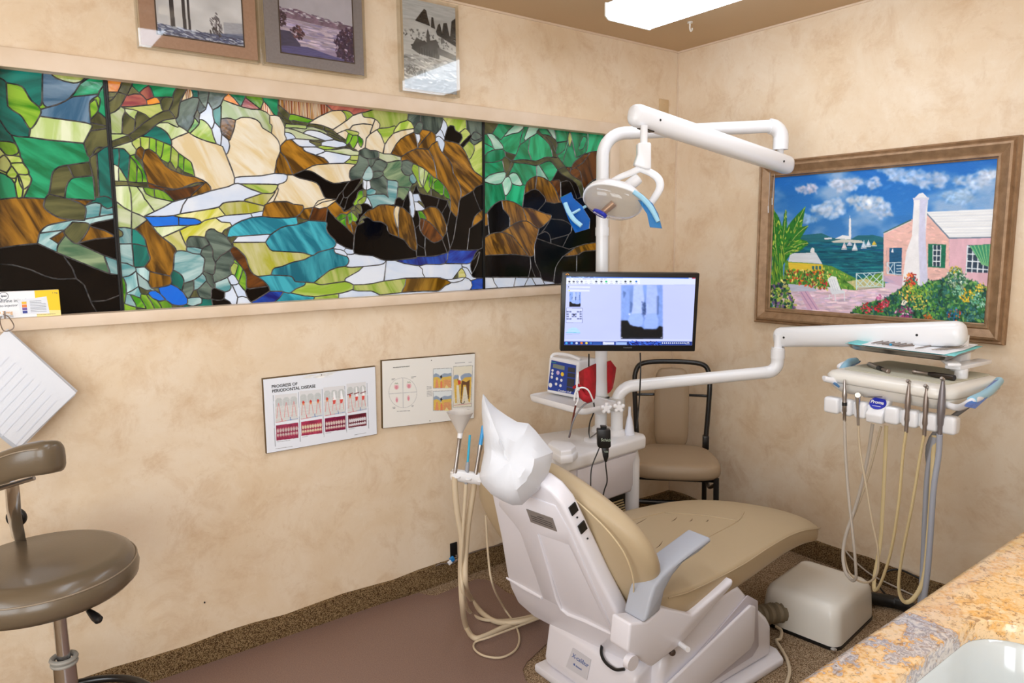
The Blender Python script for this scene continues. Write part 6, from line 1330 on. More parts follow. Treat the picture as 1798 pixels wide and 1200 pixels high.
obj('monitor_cable', cab, M_BLACK, t)

# ------------------------------------------------------------- accessory shelf, vital signs monitor, cuff
SX0, SX1, SY0, SY1, SZ = -1.135, -.93, -.52, -.16, .82
t = thing('accessory_shelf', 'white accessory shelf clamped to the unit post', 'shelf', (-.93, -.40, .76))
def srow(z, k, c=((SX0+SX1)/2, (SY0+SY1)/2)):
    rr = .03; pts = []
    for cx, cy, a0 in ((SX1-rr,SY1-rr,0),(SX0+rr,SY1-rr,90),(SX0+rr,SY0+rr,180),(SX1-rr,SY0+rr,270)):
        for j in range(5):
            q = math.radians(a0+j*22.5); x, y = cx+rr*math.cos(q), cy+rr*math.sin(q); pts.append(V(c[0]+(x-c[0])*k, c[1]+(y-c[1])*k, z))
    return pts
obj('tray_plate', MB().loft([srow(SZ-.028,.93), srow(SZ-.022,.98), srow(SZ-.004,1), srow(SZ,.985), srow(SZ-.004,.96), srow(SZ-.005,.9)]), M_WPLAS, t, smooth=50)
obj('shelf_arm', MB().loft([[V(-1.05,-.46,SZ-.03),V(-1.05,-.36,SZ-.03),V(-1.05,-.36,SZ-.022),V(-1.05,-.46,SZ-.022)],[V(-.98,-.45,SZ-.06),V(-.98,-.36,SZ-.06),V(-.98,-.36,SZ-.02),V(-.98,-.45,SZ-.02)],[V(-.93,-.43,SZ-.07),V(-.93,-.36,SZ-.07),V(-.93,-.36,SZ-.015),V(-.93,-.43,SZ-.015)]]), M_WPLAS, t, bevel=(.004,2))
for P_, nm in ((PA,'clamp'),(PB,'clamp')): obj(nm, MB().lathe([(.033,0),(.033,.055)], V(P_.x,P_.y,.765), n=24).obox(V((PA.x+PB.x)/2,(PA.y+PB.y)/2,.79), (PB-PA).normalized(), V(0,0,1), (PB-PA).normalized().cross(V(0,0,1)), .06, .05, .03), mat('grey clamp', (200,198,194), .4), t, bevel=(.003,2))
for c in (((-1.055, -0.565, 0.824)), ((-1.029, -0.608, 0.832))):
    kn = MB().lathe([(.012,0),(.012,.02)], c, ck_, 12)
    for k in range(5): q = k*2*math.pi/5+.3; kn.ball(V(*c)+ck_*.012+cr_*.016*math.cos(q)+cu_*.016*math.sin(q), .009, 8)
    obj('knob', kn, M_WPLAS, t)
A0, A1 = V((-1.048, -0.197, 0.822)), V((-1.031, -0.360, 0.822))
er = (A1-A0).normalized(); en = V(er.y, -er.x, 0)
if en.dot(V(-3,-2.5,0)-A0) < 0: en = -en
VW = (A1-A0).length; VH = .155
def vp(x, z, y=0): return A0+er*x*VW+V(0,0,z*VH)+en*y
t = thing('blood_pressure_monitor', 'white boxy vital signs monitor with a royal blue key panel on the shelf', 'medical monitor', vp(.5, 0, -.06))
lean = -.012
obj('case', MB().prism([vp(-.04,0,.004), vp(1.04,0,.004), vp(1.04,1.02,lean), vp(-.04,1.02,lean)], -en*.12), M_WPLAS, t, bevel=(.010, 3))
def vq(x, z, off): return vp(x, z, .004+(lean-.004)*z+off)
ov = obj('key_panel', MB().prism([vq(.02,.10,.0), vq(.98,.10,.0), vq(.96,.90,.0), vq(.08,.94,.0)], en*.003), mat('key panel blue', (20,58,150), .35), t, bevel=(.001,1))
obj('display', MB().prism([vq(.16,.74,.003), vq(.58,.72,.003), vq(.58,.83,.003), vq(.17,.85,.003)], en*.001), mat('grey lcd', (120,128,116), .3), ov)
for q in ((.70,.70,.95,.82),(.70,.56,.95,.67),(.70,.30,.95,.52),(.70,.18,.95,.27)):
    obj('readout', MB().prism([vq(q[0],q[1],.003), vq(q[2],q[1],.003), vq(q[2],q[3],.003), vq(q[0],q[3],.003)], en*.001), mat('smoked display', (44,46,54), .2), ov)
ax_ = (en+V(0,0,.06)).normalized()
for x, z, r_, c in ((.16,.66,.006,0),(.16,.57,.006,0),(.36,.62,.009,1),(.52,.60,.009,2),(.15,.47,.0065,0),(.34,.45,.0065,0),(.50,.43,.0065,0),(.32,.30,.0065,0),(.48,.28,.0065,0),(.12,.24,.010,0)):
    obj('key', MB().lathe([(r_,0),(r_,.002),(r_*.8,.003)], vq(x,z,.003), ax_, 14), [M_WPLAS, mat('lilac key', (206,180,220), .4), mat('yellow key', (236,196,50), .4)][c], ov)
text('Comfort Cuff', .0135, vq(.40,.115,.0036), er, V(0,0,1), M_PAPER, ov, shear=.35)
text('BP monitor', .006, vq(.1,.875,.0036), er, V(0,0,1), mat('green lettering', (80,190,150), .5), ov)
obj('carry_handle', MB().tube([vp(.0,1.0,-.02), vp(.1,1.10,-.03), vp(.6,1.12,-.03), vp(1.0,1.04,-.03)], .007, 10), M_WPLAS, t)
M_RED = mat('red cuff fabric', (178,14,30), .75, noise=(40, (150,8,22), 4), bump=(160, .3))
cf = MB()
def sheet(cols, th):
    """folded cloth: list of columns, each a list of points; given a thickness towards the room"""
    front = [[V(*p) for p in c] for c in cols]; n = len(front[0])
    rings = [[p for p in c]+[p-ck_*th for p in reversed(c)] for c in front]
    return rings
cf.loft(sheet([[(-1.127, -0.486, 0.961),(-1.136, -0.500, 0.918),(-1.145, -0.513, 0.878),(-1.139, -0.522, 0.854)],[(-1.130, -0.519, 0.978),(-1.142, -0.532, 0.924),(-1.152, -0.546, 0.876),(-1.140, -0.547, 0.851)],[(-1.098, -0.517, 0.985),(-1.117, -0.538, 0.929),(-1.126, -0.552, 0.882),(-1.119, -0.550, 0.853)],[(-1.056, -0.509, 0.991),(-1.070, -0.524, 0.925),(-1.082, -0.534, 0.882),(-1.079, -0.528, 0.858)]], .02))
cf_b = MB()
cf_b.loft(sheet([[(-0.951, -0.464, 0.982),(-0.957, -0.471, 0.915),(-0.961, -0.479, 0.852)],[(-0.931, -0.466, 0.985),(-0.932, -0.475, 0.924),(-0.944, -0.478, 0.859)],[(-0.902, -0.468, 0.953),(-0.909, -0.469, 0.916),(-0.921, -0.468, 0.869)]], .012))
cf_r = MB()
cf_r.tube([(-1.161, -0.523, 0.896), (-1.150, -0.548, 0.871), (-1.122, -0.557, 0.871)], .014, 10)
cf_t = MB()
cf_t.tube([(-1.164, -0.494, 0.907), (-1.160, -0.519, 0.920), (-1.151, -0.529, 0.909)], .006, 8)
cu = thing('pressure_cuff', 'folded red blood pressure cuff hanging behind the shelf monitor', 'cuff', (-1.128, -0.530, 0.853))
obj('cuff_cloth', cf, M_RED, cu, smooth=45); obj('cuff_flap', cf_b, M_RED, cu, smooth=45); obj('rolled_edge', cf_r, M_RED, cu); obj('cuff_tab', cf_t, M_RED, cu)
obj('air_tube', MB().tube([(-1.158, -0.513, 0.969), (-1.180, -0.531, 0.917), (-1.180, -0.538, 0.874), (-1.190, -0.535, 0.847)], .003, 8).tube([(-1.193, -0.530, 0.865), (-1.193, -0.536, 0.898), (-1.181, -0.555, 0.919), (-1.160, -0.572, 0.910), (-1.136, -0.571, 0.873), (-1.120, -0.561, 0.855)], .0032, 8), M_PAPER, cu)
wires = MB()
wires.tube([(-1.173, -0.521, 0.856), (-1.171, -0.505, 0.809), (-1.172, -0.490, 0.749), (-1.090, -0.386, 0.670)], .0035, 8)
obj('red_cable', wires, mat('dark red cable', (96,28,20), .5), cu)
obj('grey_cable', MB().tube([(-1.108, -0.545, 0.855), (-1.152, -0.540, 0.843), (-1.178, -0.526, 0.808), (-1.183, -0.505, 0.758), (-1.092, -0.385, 0.670)], .0035, 8), mat('grey cable', (136,136,140), .5), cu)
fn = MB().lathe([(.024,0),(.0245,.003),(.021,.01),(.011,.072),(.0065,.085),(.0055,.120)], (-0.839, -0.487, 0.660), n=24)
tag(obj('plastic_funnel', fn, mat('milky plastic', (226,228,238), .35), smooth=30), 'small milky white funnel standing upside down beside the posts', 'funnel')

# sensor box clipped over the worktop edge
t = thing('sensor_box', 'black sensor box with a lead hanging over the worktop edge', 'sensor', (-1.176, -0.677, 0.677))
so = V((-1.197, -0.698, 0.752)); sr = (cr_*.985-V(0,0,.05)).normalized(); su = V(0,0,1); sn = ck_
def sp(x, z, y=0): return so+sr*x+su*z+sn*y
obj('box', MB().prism([sp(-.026,.036,-.018), sp(.024,.036,-.018), sp(.026,-.03,-.018), sp(.016,-.036,-.018), sp(-.016,-.036,-.018), sp(-.024,-.03,-.018)], sn*.03), M_BLACK, t, bevel=(.004, 2))
obj('clip', MB().prism([sp(-.010,.034,-.02), sp(.010,.034,-.02), sp(.012,.046,-.02), sp(-.012,.046,-.02)], sn*.02), M_BLACK, t, bevel=(.002,1))
obj('plug', MB().prism([sp(-.008,-.036,-.016), sp(.02,-.036,-.016), sp(.018,-.07,-.014), sp(.012,-.09,-.012), sp(.004,-.09,-.012), sp(-.002,-.07,-.014)], sn*.02), M_BLACK, t, bevel=(.003,2))
text('Schick', .0155, sp(-.012,-.008,.0125), sr, su, mat('pale green lettering', (196,214,196), .5), t)
text('USB', .008, sp(.002,-.052,.0075), sr, su, mat('pale green lettering', (196,214,196), .5), t)
obj('lead', MB().tube([sp(-.012,-.03,-.004), (-1.234, -0.704, 0.706), (-1.263, -0.704, 0.653), (-1.278, -0.715, 0.598), (-1.287, -0.727, 0.565)], .0025, 8)
    .tube([sp(.008,-.088,-.004), (-1.214, -0.728, 0.653), (-1.222, -0.743, 0.605), (-1.240, -0.747, 0.573), (-1.260, -0.753, 0.529)], .0025, 8).tube([sp(-.004,.04,-.01), (-1.192, -0.650, 0.758), (-1.015, -0.438, 0.668)], .0025, 8), M_BLACK, t)

# ------------------------------------------------------------- instrument delivery unit
t = thing('instrument_delivery_unit', 'white instrument delivery unit with bracket table on a jointed arm', 'dental delivery unit', (PB.x, PB.y, .66))
EE = V(-.357, -.868, .925); d = V(EE.x-PB.x, EE.y-PB.y, 0); d.normalize(); zt = .872
arc = [PB+V(0,0,.02), V(PB.x,PB.y,.74)] + [V(PB.x,PB.y,zt-.075)+d*.075*(1-math.cos(b))+V(0,0,.075*math.sin(b)) for b in np.linspace(0, math.pi/2, 8)] + [EE-d*.045]
arc[-1].z = EE.z; arc[-2].z = zt
obj('bent_post', MB().tube(arc, .0255, 20, 0), M_WHITE, t)
el = [EE-d*.05] + [EE-d*.045+d*.045*math.sin(b)+V(0,0,.045*(1-math.cos(b))) for b in np.linspace(.2, math.pi/2, 7)] + [EE+V(0,0,.105)]
obj('elbow', MB().tube(el, .0265, 20, 0), M_WHITE, t)
obj('collar', MB().lathe([(.0285,0),(.0285,.035)], EE+V(0,0,.06), n=24), M_WHITE, t)
obj('pivot_rod', MB().lathe([(.0165,0),(.0165,.07)], EE+V(0,0,.09), n=18), M_WHITE, t)
DA, DB = V((-0.330, -0.865, 1.072)), V((-0.343, -1.536, 1.152))
o, ax, sd, uv_ = beam(DA, DB, .084, .088, .07, .072, 'arm', t, M_WHITE)
for f in (.05, .83):
    c = DA.lerp(DB, f); s_ = sd if (c+sd-V(-3.02,-2.56,1.48)).length < (c-sd-V(-3.02,-2.56,1.48)).length else -sd
    obj('screw', MB().lathe([(.0045,0),(.0045,.002)], c+s_*.035, s_, 10), M_INK, o)
TC = V(-.425, -1.435, 1.0); tx, ty = V(.996,-.07,0).normalized(), V(.07,.996,0).normalized()
def tp(a, b, z): return V(TC.x, TC.y, 0)+tx*a+ty*b+V(0,0,z)
def tring(hx, hy, r_, z, n=6, ox=0):
    pts = []
    for cx, cy, a0 in ((hx-r_,hy-r_,0),(-hx+r_,hy-r_,90),(-hx+r_,-hy+r_,180),(hx-r_,-hy+r_,270)):
        for j in range(n): q = math.radians(a0+j*90/(n-1)); pts.append(tp(cx+r_*math.cos(q)+ox, cy+r_*math.sin(q), z))
    return pts
obj('table_body', MB().loft([tring(.13,.15,.05,.928), tring(.165,.19,.06,.935), tring(.185,.212,.06,.955), tring(.192,.218,.06,.972)]), M_IVORY, t, smooth=60)
obj('table_rim', MB().loft([tring(.192,.218,.06,.973), tring(.196,.222,.06,.98), tring(.196,.222,.06,.995), tring(.188,.214,.06,1.006), tring(.168,.194,.05,1.012)]), M_IVORY, t, smooth=60)
obj('table_mat', MB().loft([tring(.150,.180,.02,1.0125,4,.02), tring(.150,.180,.02,1.0145,4,.02)]), mat('grey green table mat', (196,192,172), .7), t)
jp = tp(.16, -.08, 0); jp = V(jp.x, jp.y, 0)
obj('table_joint', MB().lathe([(.03,1.0),(.03,1.09),(.022,1.10),(.022,1.14)], jp, n=20), M_WHITE, t)
br = MB().obox(tp(.09,-.14,1.052), tx, ty, V(0,0,1), .22, .05, .014).obox(tp(.03,-.10,1.066), (tx*.8+ty*.6).normalized(), (ty*.8-tx*.6).normalized(), V(0,0,1), .20, .04, .012)
br.lathe([(.02,1.012),(.02,1.046)], V(*tp(.02,-.15,0)), n=16)
obj('tray_bracket', br, M_WHITE, t, bevel=(.004, 2))
# blue wrapped grab handles
h1 = obj('handle', MB().tube([tp(-.185,.165,.975), tp(-.215,.195,.985), (-0.588, -1.256, 0.978), (-0.502, -1.228, 1.002), (-0.408, -1.196, 1.012), tp(-.06,.235,1.005), tp(-.03,.212,.99)], .0105, 12), M_WPLAS, t)
obj('wrapped_grip', MB().tube([(-0.593, -1.253, 0.972), (-0.516, -1.231, 0.999), (-0.406, -1.197, 1.014), (-0.326, -1.182, 1.010)], .0135, 12), M_SKYBLUE, h1, label='pale blue wrapped grip')
obj('plastic_sleeve', MB().loft([[V(*p) for p in ((-0.611, -1.252, 0.973),(-0.420, -1.198, 1.018),(-0.361, -1.180, 1.018),(-0.289, -1.185, 1.007),(-0.380, -1.193, 1.000),(-0.586, -1.261, 0.958))],[V(*p) for p in ((-0.630, -1.263, 0.971),(-0.450, -1.214, 1.015),(-0.391, -1.196, 1.015),(-0.322, -1.198, 1.005),(-0.410, -1.209, 0.997),(-0.616, -1.277, 0.957))]]), M_FILM2, h1, smooth=20)
h2 = obj('handle', MB().tube([tp(-.165,-.19,.96), tp(-.17,-.235,.955), (-0.654, -1.710, 0.990), (-0.541, -1.705, 0.993), (-0.348, -1.672, 1.005)], .0105, 12), M_WPLAS, t)
obj('wrapped_grip', MB().tube([(-0.654, -1.709, 0.992), (-0.540, -1.706, 0.997), (-0.428, -1.688, 1.001), (-0.333, -1.670, 1.006)], .0135, 12), M_SKYBLUE, h2, label='pale blue wrapped grip')
obj('plastic_sleeve', MB().loft([[V(*p) for p in ((-0.643, -1.693, 0.984),(-0.585, -1.697, 0.996),(-0.496, -1.687, 1.006),(-0.392, -1.675, 1.016),(-0.318, -1.667, 1.014),(-0.371, -1.680, 1.000),(-0.565, -1.714, 0.987),(-0.670, -1.726, 0.976),(-0.706, -1.709, 0.986))],[V(*p) for p in ((-0.676, -1.706, 0.989),(-0.618, -1.710, 0.999),(-0.530, -1.699, 1.009),(-0.426, -1.686, 1.019),(-0.352, -1.679, 1.016),(-0.406, -1.692, 1.002),(-0.598, -1.726, 0.990),(-0.703, -1.738, 0.980),(-0.728, -1.718, 0.987))]]), M_FILM, h2, smooth=20)
# holder bar in front of the table
B0, B1 = V((-0.605, -1.226, 0.891)), V((-0.605, -1.660, 0.895)); bx = (B1-B0).normalized(); BL_ = (B1-B0).length
bz = V(0,0,1)-bx*bx.z; bz.normalize(); by = bx.cross(bz)
if by.x > 0: by = -by                                         # towards the operator
def bp(x, z, y=0): return B0+bx*x*BL_+bz*z+by*y
slots = (.140, .245, .61, .745, .885)
def block(x0, x1, name, h=.029, dp=.021):
    return obj(name, MB().prism([bp(x0,-h,-dp), bp(x1,-h,-dp), bp(x1,h,-dp), bp(x0,h,-dp)], by*dp*2), M_WHITE, t, bevel=(.011, 4))
obj('holder_rail', MB().prism([bp(.01,-.023,-.032), bp(.99,-.023,-.032), bp(.99,.023,-.032), bp(.01,.023,-.032)], by*.036), M_WHITE, t, bevel=(.006, 2))
edges = [0, .125, .228, .345]
for a, b in ((0,.131),(.150,.237),(.254,.352),(.492,.602),(.619,.737),(.753,.877),(.894,1.0)): block(a, b, 'holder_block')
bd = obj('badge_block', MB().prism([bp(.355,-.035,-.02), bp(.355,-.035,.02), bp(.355,-.005,.026), bp(.375,.062,-.03), bp(.375,.062,-.05)], bx*.128*BL_), M_WHITE, t, bevel=(.006, 3))
bu_ = (bp(.375,.062,-.03)-bp(.355,-.005,.026)); bu_ = (bu_-bx*bu_.dot(bx)).normalized(); bn_ = bx.cross(bu_)
if bn_.dot(by) < 0: bn_ = -bn_
bc = bp(.422, .030, -.003)+bn_*.002
obj('badge', MB().loft([[bc+bx*.0275*math.cos(q)+bu_*.0235*math.sin(q)+bn_*h for q in np.linspace(0, 2*math.pi, 25)[:-1]] for h in (-.004, .0015)]), M_BLUE, bd, smooth=30)
rm = MB()
text('Proma', .0165, bc-bx*.0235-bu_*.003+bn_*.002, bx, bu_, M_PAPER, bd, bold=.0004)
obj('badge_line', MB().prism([bc-bx*.014-bu_*.012+bn_*.0016, bc+bx*.014-bu_*.012+bn_*.0016, bc+bx*.014-bu_*.0135+bn_*.0016, bc-bx*.014-bu_*.0135+bn_*.0016], bn_*.0004), M_PAPER, bd)
obj('unit_hose', MB().tube([tp(.16,-.16,.94), (-0.360, -1.486, 0.775), (-0.360, -1.500, 0.590), (-0.360, -1.499, 0.377), (-0.360, -1.492, 0.182)], .009, 10), mat('dark grey hose', (128,128,132), .5), t, label='dark grey supply hose')

# ------------------------------------------------------------- handpieces in their slots, each with its hose
def handpiece(name, label, cat, prof, top, bot, m, hose, hm, hr_, flat, extra=None, group='instruments in the delivery holder'):
    top, bot = V(*top), V(*bot); t = thing(name, label, cat, bot, group); axis = top-bot; L = axis.length
    obj('body', MB().lathe([(r_, h*L) for r_, h in prof], bot, axis, 18), m, t, smooth=50)
    if extra: extra(t, top, bot, axis.normalized())
    obj('hose', MB().tube([bot+axis.normalized()*.004]+[V(*h) for h in hose], hr_, 10, 6, True, flat), hm, t)
def head(t, top, bot, ax):
    f = by; obj('turbine_head', MB().lathe([(.003,-.012),(.0062,-.008),(.0062,.006),(.004,.009)], top+f*.006+ax*.004, (f+ax*.5), 14), M_STEEL, t)
def ring_(t, top, bot, ax): obj('black_ring', MB().lathe([(.0088,0),(.0088,.012)], bot+ax*.055, ax, 16), M_BLACK, t)
handpiece('slow_handpiece', 'slim straight steel handpiece at the end slot of the holder with a pale hose', 'handpiece', [(.0055,0),(.006,.22),(.008,.24),(.008,.45),(.0072,.55),(.0086,.62),(.0070,.72),(.005,.80),(.0045,.92),(.003,1)],
    (-0.628, -1.302, 0.992), (-0.628, -1.310, 0.846), M_STEEL,
    [(-0.615, -1.314, 0.721), (-0.610, -1.330, 0.578), (-0.605, -1.356, 0.405), (-0.590, -1.363, 0.290), (-0.570, -1.350, 0.255), (-0.540, -1.321, 0.236), (-0.510, -1.282, 0.246), (-0.490, -1.260, 0.295), (-0.475, -1.259, 0.370), (-0.460, -1.287, 0.509), (-0.450, -1.309, 0.666), (-0.440, -1.317, 0.806)], M_HOSEW, .0062, .8, ring_)
def needle(t, top, bot, ax):
    obj('nozzle', MB().lathe([(.0095,-.012),(.011,0),(.009,.012)], top, (bx*.5+by+V(0,0,.2)), 14), M_CHROME, t)
    obj('tip', MB().tube([top+bx*.006, top+bx*.03-V(0,0,.002), (-0.660, -1.449, 0.961)], .0016, 8), M_CHROME, t)
handpiece('air_water_syringe', 'steel air and water syringe with a thin sideways tip in the holder', 'syringe', [(.0045,0),(.005,.3),(.006,.5),(.0085,.85),(.009,1)],
    (-0.628, -1.351, 0.946), (-0.628, -1.359, 0.841), M_CHROME,
    [(-0.615, -1.363, 0.753), (-0.610, -1.388, 0.635), (-0.600, -1.412, 0.506), (-0.590, -1.433, 0.407), (-0.570, -1.428, 0.315), (-0.540, -1.385, 0.251), (-0.510, -1.329, 0.228), (-0.490, -1.281, 0.246), (-0.470, -1.253, 0.310), (-0.460, -1.261, 0.389), (-0.450, -1.310, 0.579), (-0.440, -1.348, 0.802)], M_HOSE, .0038, 1, needle)
handpiece('turbine_handpiece', 'steel turbine handpiece on a yellowed hose next to the blue oval badge', 'handpiece', [(.0058,0),(.0062,.2),(.0082,.26),(.0068,.42),(.0090,.5),(.0092,.62),(.0078,.75),(.006,.86),(.0045,.94),(.004,1)],
    (-0.628, -1.516, 1.015), (-0.628, -1.517, 0.849), M_DSTEEL,
    [(-0.615, -1.506, 0.766), (-0.610, -1.501, 0.607), (-0.600, -1.484, 0.438), (-0.590, -1.459, 0.323), (-0.570, -1.432, 0.255), (-0.540, -1.406, 0.235), (-0.510, -1.391, 0.272), (-0.490, -1.394, 0.398), (-0.470, -1.384, 0.604), (-0.450, -1.370, 0.812)], M_HOSEY, .0074, .6, head)
handpiece('turbine_handpiece', 'dark steel turbine handpiece on a yellowed hose, middle of the three tall handpieces', 'handpiece', [(.0058,0),(.0062,.2),(.0086,.26),(.007,.42),(.0085,.52),(.0078,.7),(.0062,.85),(.0045,.94),(.004,1)],
    (-0.628, -1.570, 1.008), (-0.628, -1.573, 0.849), M_DSTEEL,
    [(-0.615, -1.559, 0.770), (-0.610, -1.543, 0.600), (-0.600, -1.519, 0.420), (-0.590, -1.510, 0.301), (-0.570, -1.520, 0.245), (-0.540, -1.538, 0.251), (-0.510, -1.555, 0.325), (-0.490, -1.552, 0.492), (-0.470, -1.542, 0.687), (-0.450, -1.531, 0.811)], M_HOSEY, .0074, .6, head)
handpiece('scaler_handpiece', 'thick grey scaler handpiece at the far end slot on a blue grey hose', 'handpiece', [(.0068,0),(.007,.16),(.0088,.2),(.0115,.42),(.0118,.55),(.0095,.72),(.008,.85),(.006,.93),(.005,1)],
    (-0.628, -1.616, 1.038), (-0.628, -1.618, 0.861), mat('grey metal handpiece', (134,128,130), .38, metal=.6),
    [(-0.615, -1.614, 0.792), (-0.610, -1.605, 0.675), (-0.600, -1.602, 0.518), (-0.590, -1.597, 0.375), (-0.570, -1.582, 0.262), (-0.530, -1.554, 0.186), (-0.500, -1.545, 0.192), (-0.480, -1.538, 0.340), (-0.470, -1.530, 0.480), (-0.460, -1.523, 0.680), (-0.450, -1.533, 0.805)], M_HOSEG, .0088, 1, head)

# ------------------------------------------------------------- tray, liner, instruments on it
TZ = 1.092; U = [V((-0.483, -1.223, 1.092)), V((-0.505, -1.580, 1.092)), V((-0.206, -1.558, 1.092)), V((-0.216, -1.210, 1.092))]
def tq(a, b, z=0): return (U[0]*(1-a)+U[1]*a)*(1-b)+(U[3]*(1-a)+U[2]*a)*b+V(0,0,z)
def trect(m, z, n=4):
    pts = []
    for cx, cy, a0 in ((1-.08,1-.09,0),(.08,1-.09,90),(.08,.09,180),(1-.08,.09,270)):
        for j in range(n): q = math.radians(a0+j*90/(n-1)); pts.append(tq(.5+(cx-.5+.08*math.cos(q))*m, .5+(cy-.5+.09*math.sin(q))*m, z))
    return pts
tag(obj('instrument_tray', MB().loft([trect(.9,-.016), trect(.96,-.010), trect(1.0,.0), trect(1.03,.002), trect(1.03,.004), trect(.99,.0025), trect(.95,-.007), trect(.90,-.011)]), M_STEEL, smooth=40), 'rectangular stainless steel instrument tray above the bracket table', 'tray')
bib = MB(); rows = []
for i in range(7):
    a = -.03+1.06*i/6; rows.append([tq(a, b, .003+.004*abs(math.sin(a*9+b*5))*(1 if i in (0, 6) else .1)+(.012 if (i == 0 and b > .5) else 0)) for b in (.06, .2, .5, .8, 1.0)])
for i in range(6):
    for j in range(4): bib.add([rows[i][j], rows[i+1][j], rows[i+1][j+1], rows[i][j+1]], [(0,1,2,3)])
bo = obj('tray_bib', bib, mat('aqua tissue bib', (130,214,216), .8)); md_ = bo.modifiers.new('thick', 'SOLIDIFY'); md_.thickness = .0012
tag(bo, 'aqua tissue bib lining the steel tray', 'bib')
pl = MB().prism([tq(.30,1.04,.010), tq(.13,.40,.007), tq(.16,.02,.006), tq(.60,.015,.006), tq(.95,.03,.006), tq(1.0,.5,.008), tq(.99,1.0,.010)], (0,0,.001))
tag(obj('tray_paper', pl, M_PAPER, smooth=0), 'white paper sheet spread over the aqua bib', 'paper')
def pick(a0, b0, a1, b1, label, r_=.0026, m=None):
    A, B = tq(a0, b0, .0115), tq(a1, b1, .0125); dd = (B-A).normalized(); t = thing('dental_instrument', label, 'dental instrument', A, 'hand instruments on the tray')
    obj('shaft', MB().tube([A, A.lerp(B,.15), A.lerp(B,.85), B], [r_*.5, r_, r_, r_*.5], 8, 0), m or M_DSTEEL, t)
    obj('working_tip', MB().tube([B, B+dd*.008+V(0,0,.003), B+dd*.013+dd.cross(V(0,0,1))*.004+V(0,0,.003)], [.0012,.0009,.0005], 6, 3), M_STEEL, t)
for i, w_ in enumerate(('first', 'second', 'third', 'fourth', 'fifth', 'sixth')): pick(.22+i*.055, .14, .26+i*.06, .70, 'dark steel hand instrument, %s of the parallel row from the bib fold' % w_)
ins = thing('dental_instrument', 'hand instrument with a blue ring across the front of the tray', 'dental instrument', tq(.38,.1), 'hand instruments on the tray')
obj('shaft', MB().tube([tq(.30,.22,.012), tq(.50,.14,.012), tq(.58,.34,.012)], .0024, 8, 0), M_DSTEEL, ins); obj('blue_ring', MB().lathe([(.004,0),(.004,.006)], tq(.40,.17,.013), tq(.5,.14)-tq(.3,.22), 10), mat('cyan ring', (40,160,210), .4), ins)
pick(.66, .12, .74, .86, 'single dark explorer lying apart in the tray middle', .0024)
for i, w_ in enumerate(('first', 'second', 'third', 'last')): pick(.80+i*.028, .16+.03*i, .87+i*.024, .62+.05*(i % 2), 'thin silver probe, %s of the loose cluster at the tray end' % w_, .0018, M_STEEL)
cu2 = MB().lathe([(.012,0),(.014,.012),(.0145,.013),(.0125,.012),(.011,.003)], tq(.50,.66,.009), n=20)
tag(obj('dappen_dish', cu2, mat('tan dish', (176,156,128), .5), smooth=30), 'tiny tan dappen dish standing on the tray paper', 'dish')
tag(obj('tweezers', MB().tube([tq(.80,.5,.012), tq(.86,.75,.03), tq(.90,.92,.012)], .0016, 6).tube([tq(.82,.48,.012), tq(.87,.73,.03), tq(.90,.92,.012)], .0016, 6), M_STEEL), 'slim silver tweezers at the end of the tray', 'tweezers')
# loose handpieces on the table mat
def loose(p0, p1, segs, label, knob=None):
    A, B = V(*p0), V(*p1); t = thing('loose_handpiece', label, 'handpiece', A, 'loose handpieces on the table'); ax = B-A; L = ax.length
    for nm, m, pr in segs: obj(nm, MB().lathe([(r_, h*L) for r_, h in pr], A, ax, 16), m, t, smooth=50)
loose(tp(-.02,.145,1.0235), tp(-.095,.03,1.0215), [('barrel', M_STEEL, [(.0082,0),(.009,.03),(.009,.48)]), ('grip', M_BLACK, [(.0075,.48),(.0082,.5),(.0076,.68)]), ('nose', M_DSTEEL, [(.0055,.68),(.006,.9),(.0078,.93),(.0078,.99),(.005,1)])], 'loose silver handpiece with a black grip lying on the grey mat')
loose(tp(-.035,-.02,1.0235), tp(-.055,-.165,1.0245), [('nose', M_DSTEEL, [(.004,0),(.0085,.02),(.0085,.08),(.0055,.1),(.0065,.4)]), ('barrel', mat('gunmetal', (80,72,66), .3, metal=.9), [(.0065,.4),(.009,.55),(.010,.9),(.0095,1)])], 'loose gunmetal contra-angle handpiece lying on the grey mat')

# ------------------------------------------------------------- assistant's instrument holder beside the chair back
t = thing('assistant_holder', 'short white suction holder bar hung beside the chair back', 'instrument holder', (-1.708, -0.530, 0.671), 'assistant side')
H0, H1 = V((-1.753, -0.520, 0.684)), V((-1.643, -0.558, 0.650)); hx = (H1-H0).normalized()
obj('bar', MB().tube([H0-hx*.002, H0+hx*.004, H0.lerp(H1,.5), H1-hx*.004, H1], [.012,.021,.022,.022,.018], 16, 0), M_WHITE, t)
obj('support_arm', MB().tube([H1-hx*.01, H1+V(.02,.06,-.02), V(-1.45,-.36,.60), V(-1.28,-.34,.57), V(-1.16,-.34,.55)], .014, 12), M_WHITE, t)
for f in (.18, .52, .88):
    c = H0.lerp(H1, f); obj('clip', MB().torus(c+ck_*.018, .0095, .003, (0,0,1), 16, 6), M_WPLAS, t)
def suction(name, label, top, bot, parts, hose, hr_):
    top, bot = V(*top), V(*bot); t = thing(name, label, 'suction handpiece', bot, 'suction handpieces'); ax = top-bot; L = ax.length
    for nm, m, pr in parts: obj(nm, MB().lathe([(r_, h*L) for r_, h in pr], bot, ax, 18), m, t, smooth=50)
    obj('lever', MB().obox(bot.lerp(top,.12)-cr_*.010, cr_, ax.normalized(), ck_, .012, .006, .008), M_STEEL, t)
    obj('hose', MB().tube([bot+ax*.02]+[V(*h) for h in hose], hr_, 10, 6), M_HOSE, t)
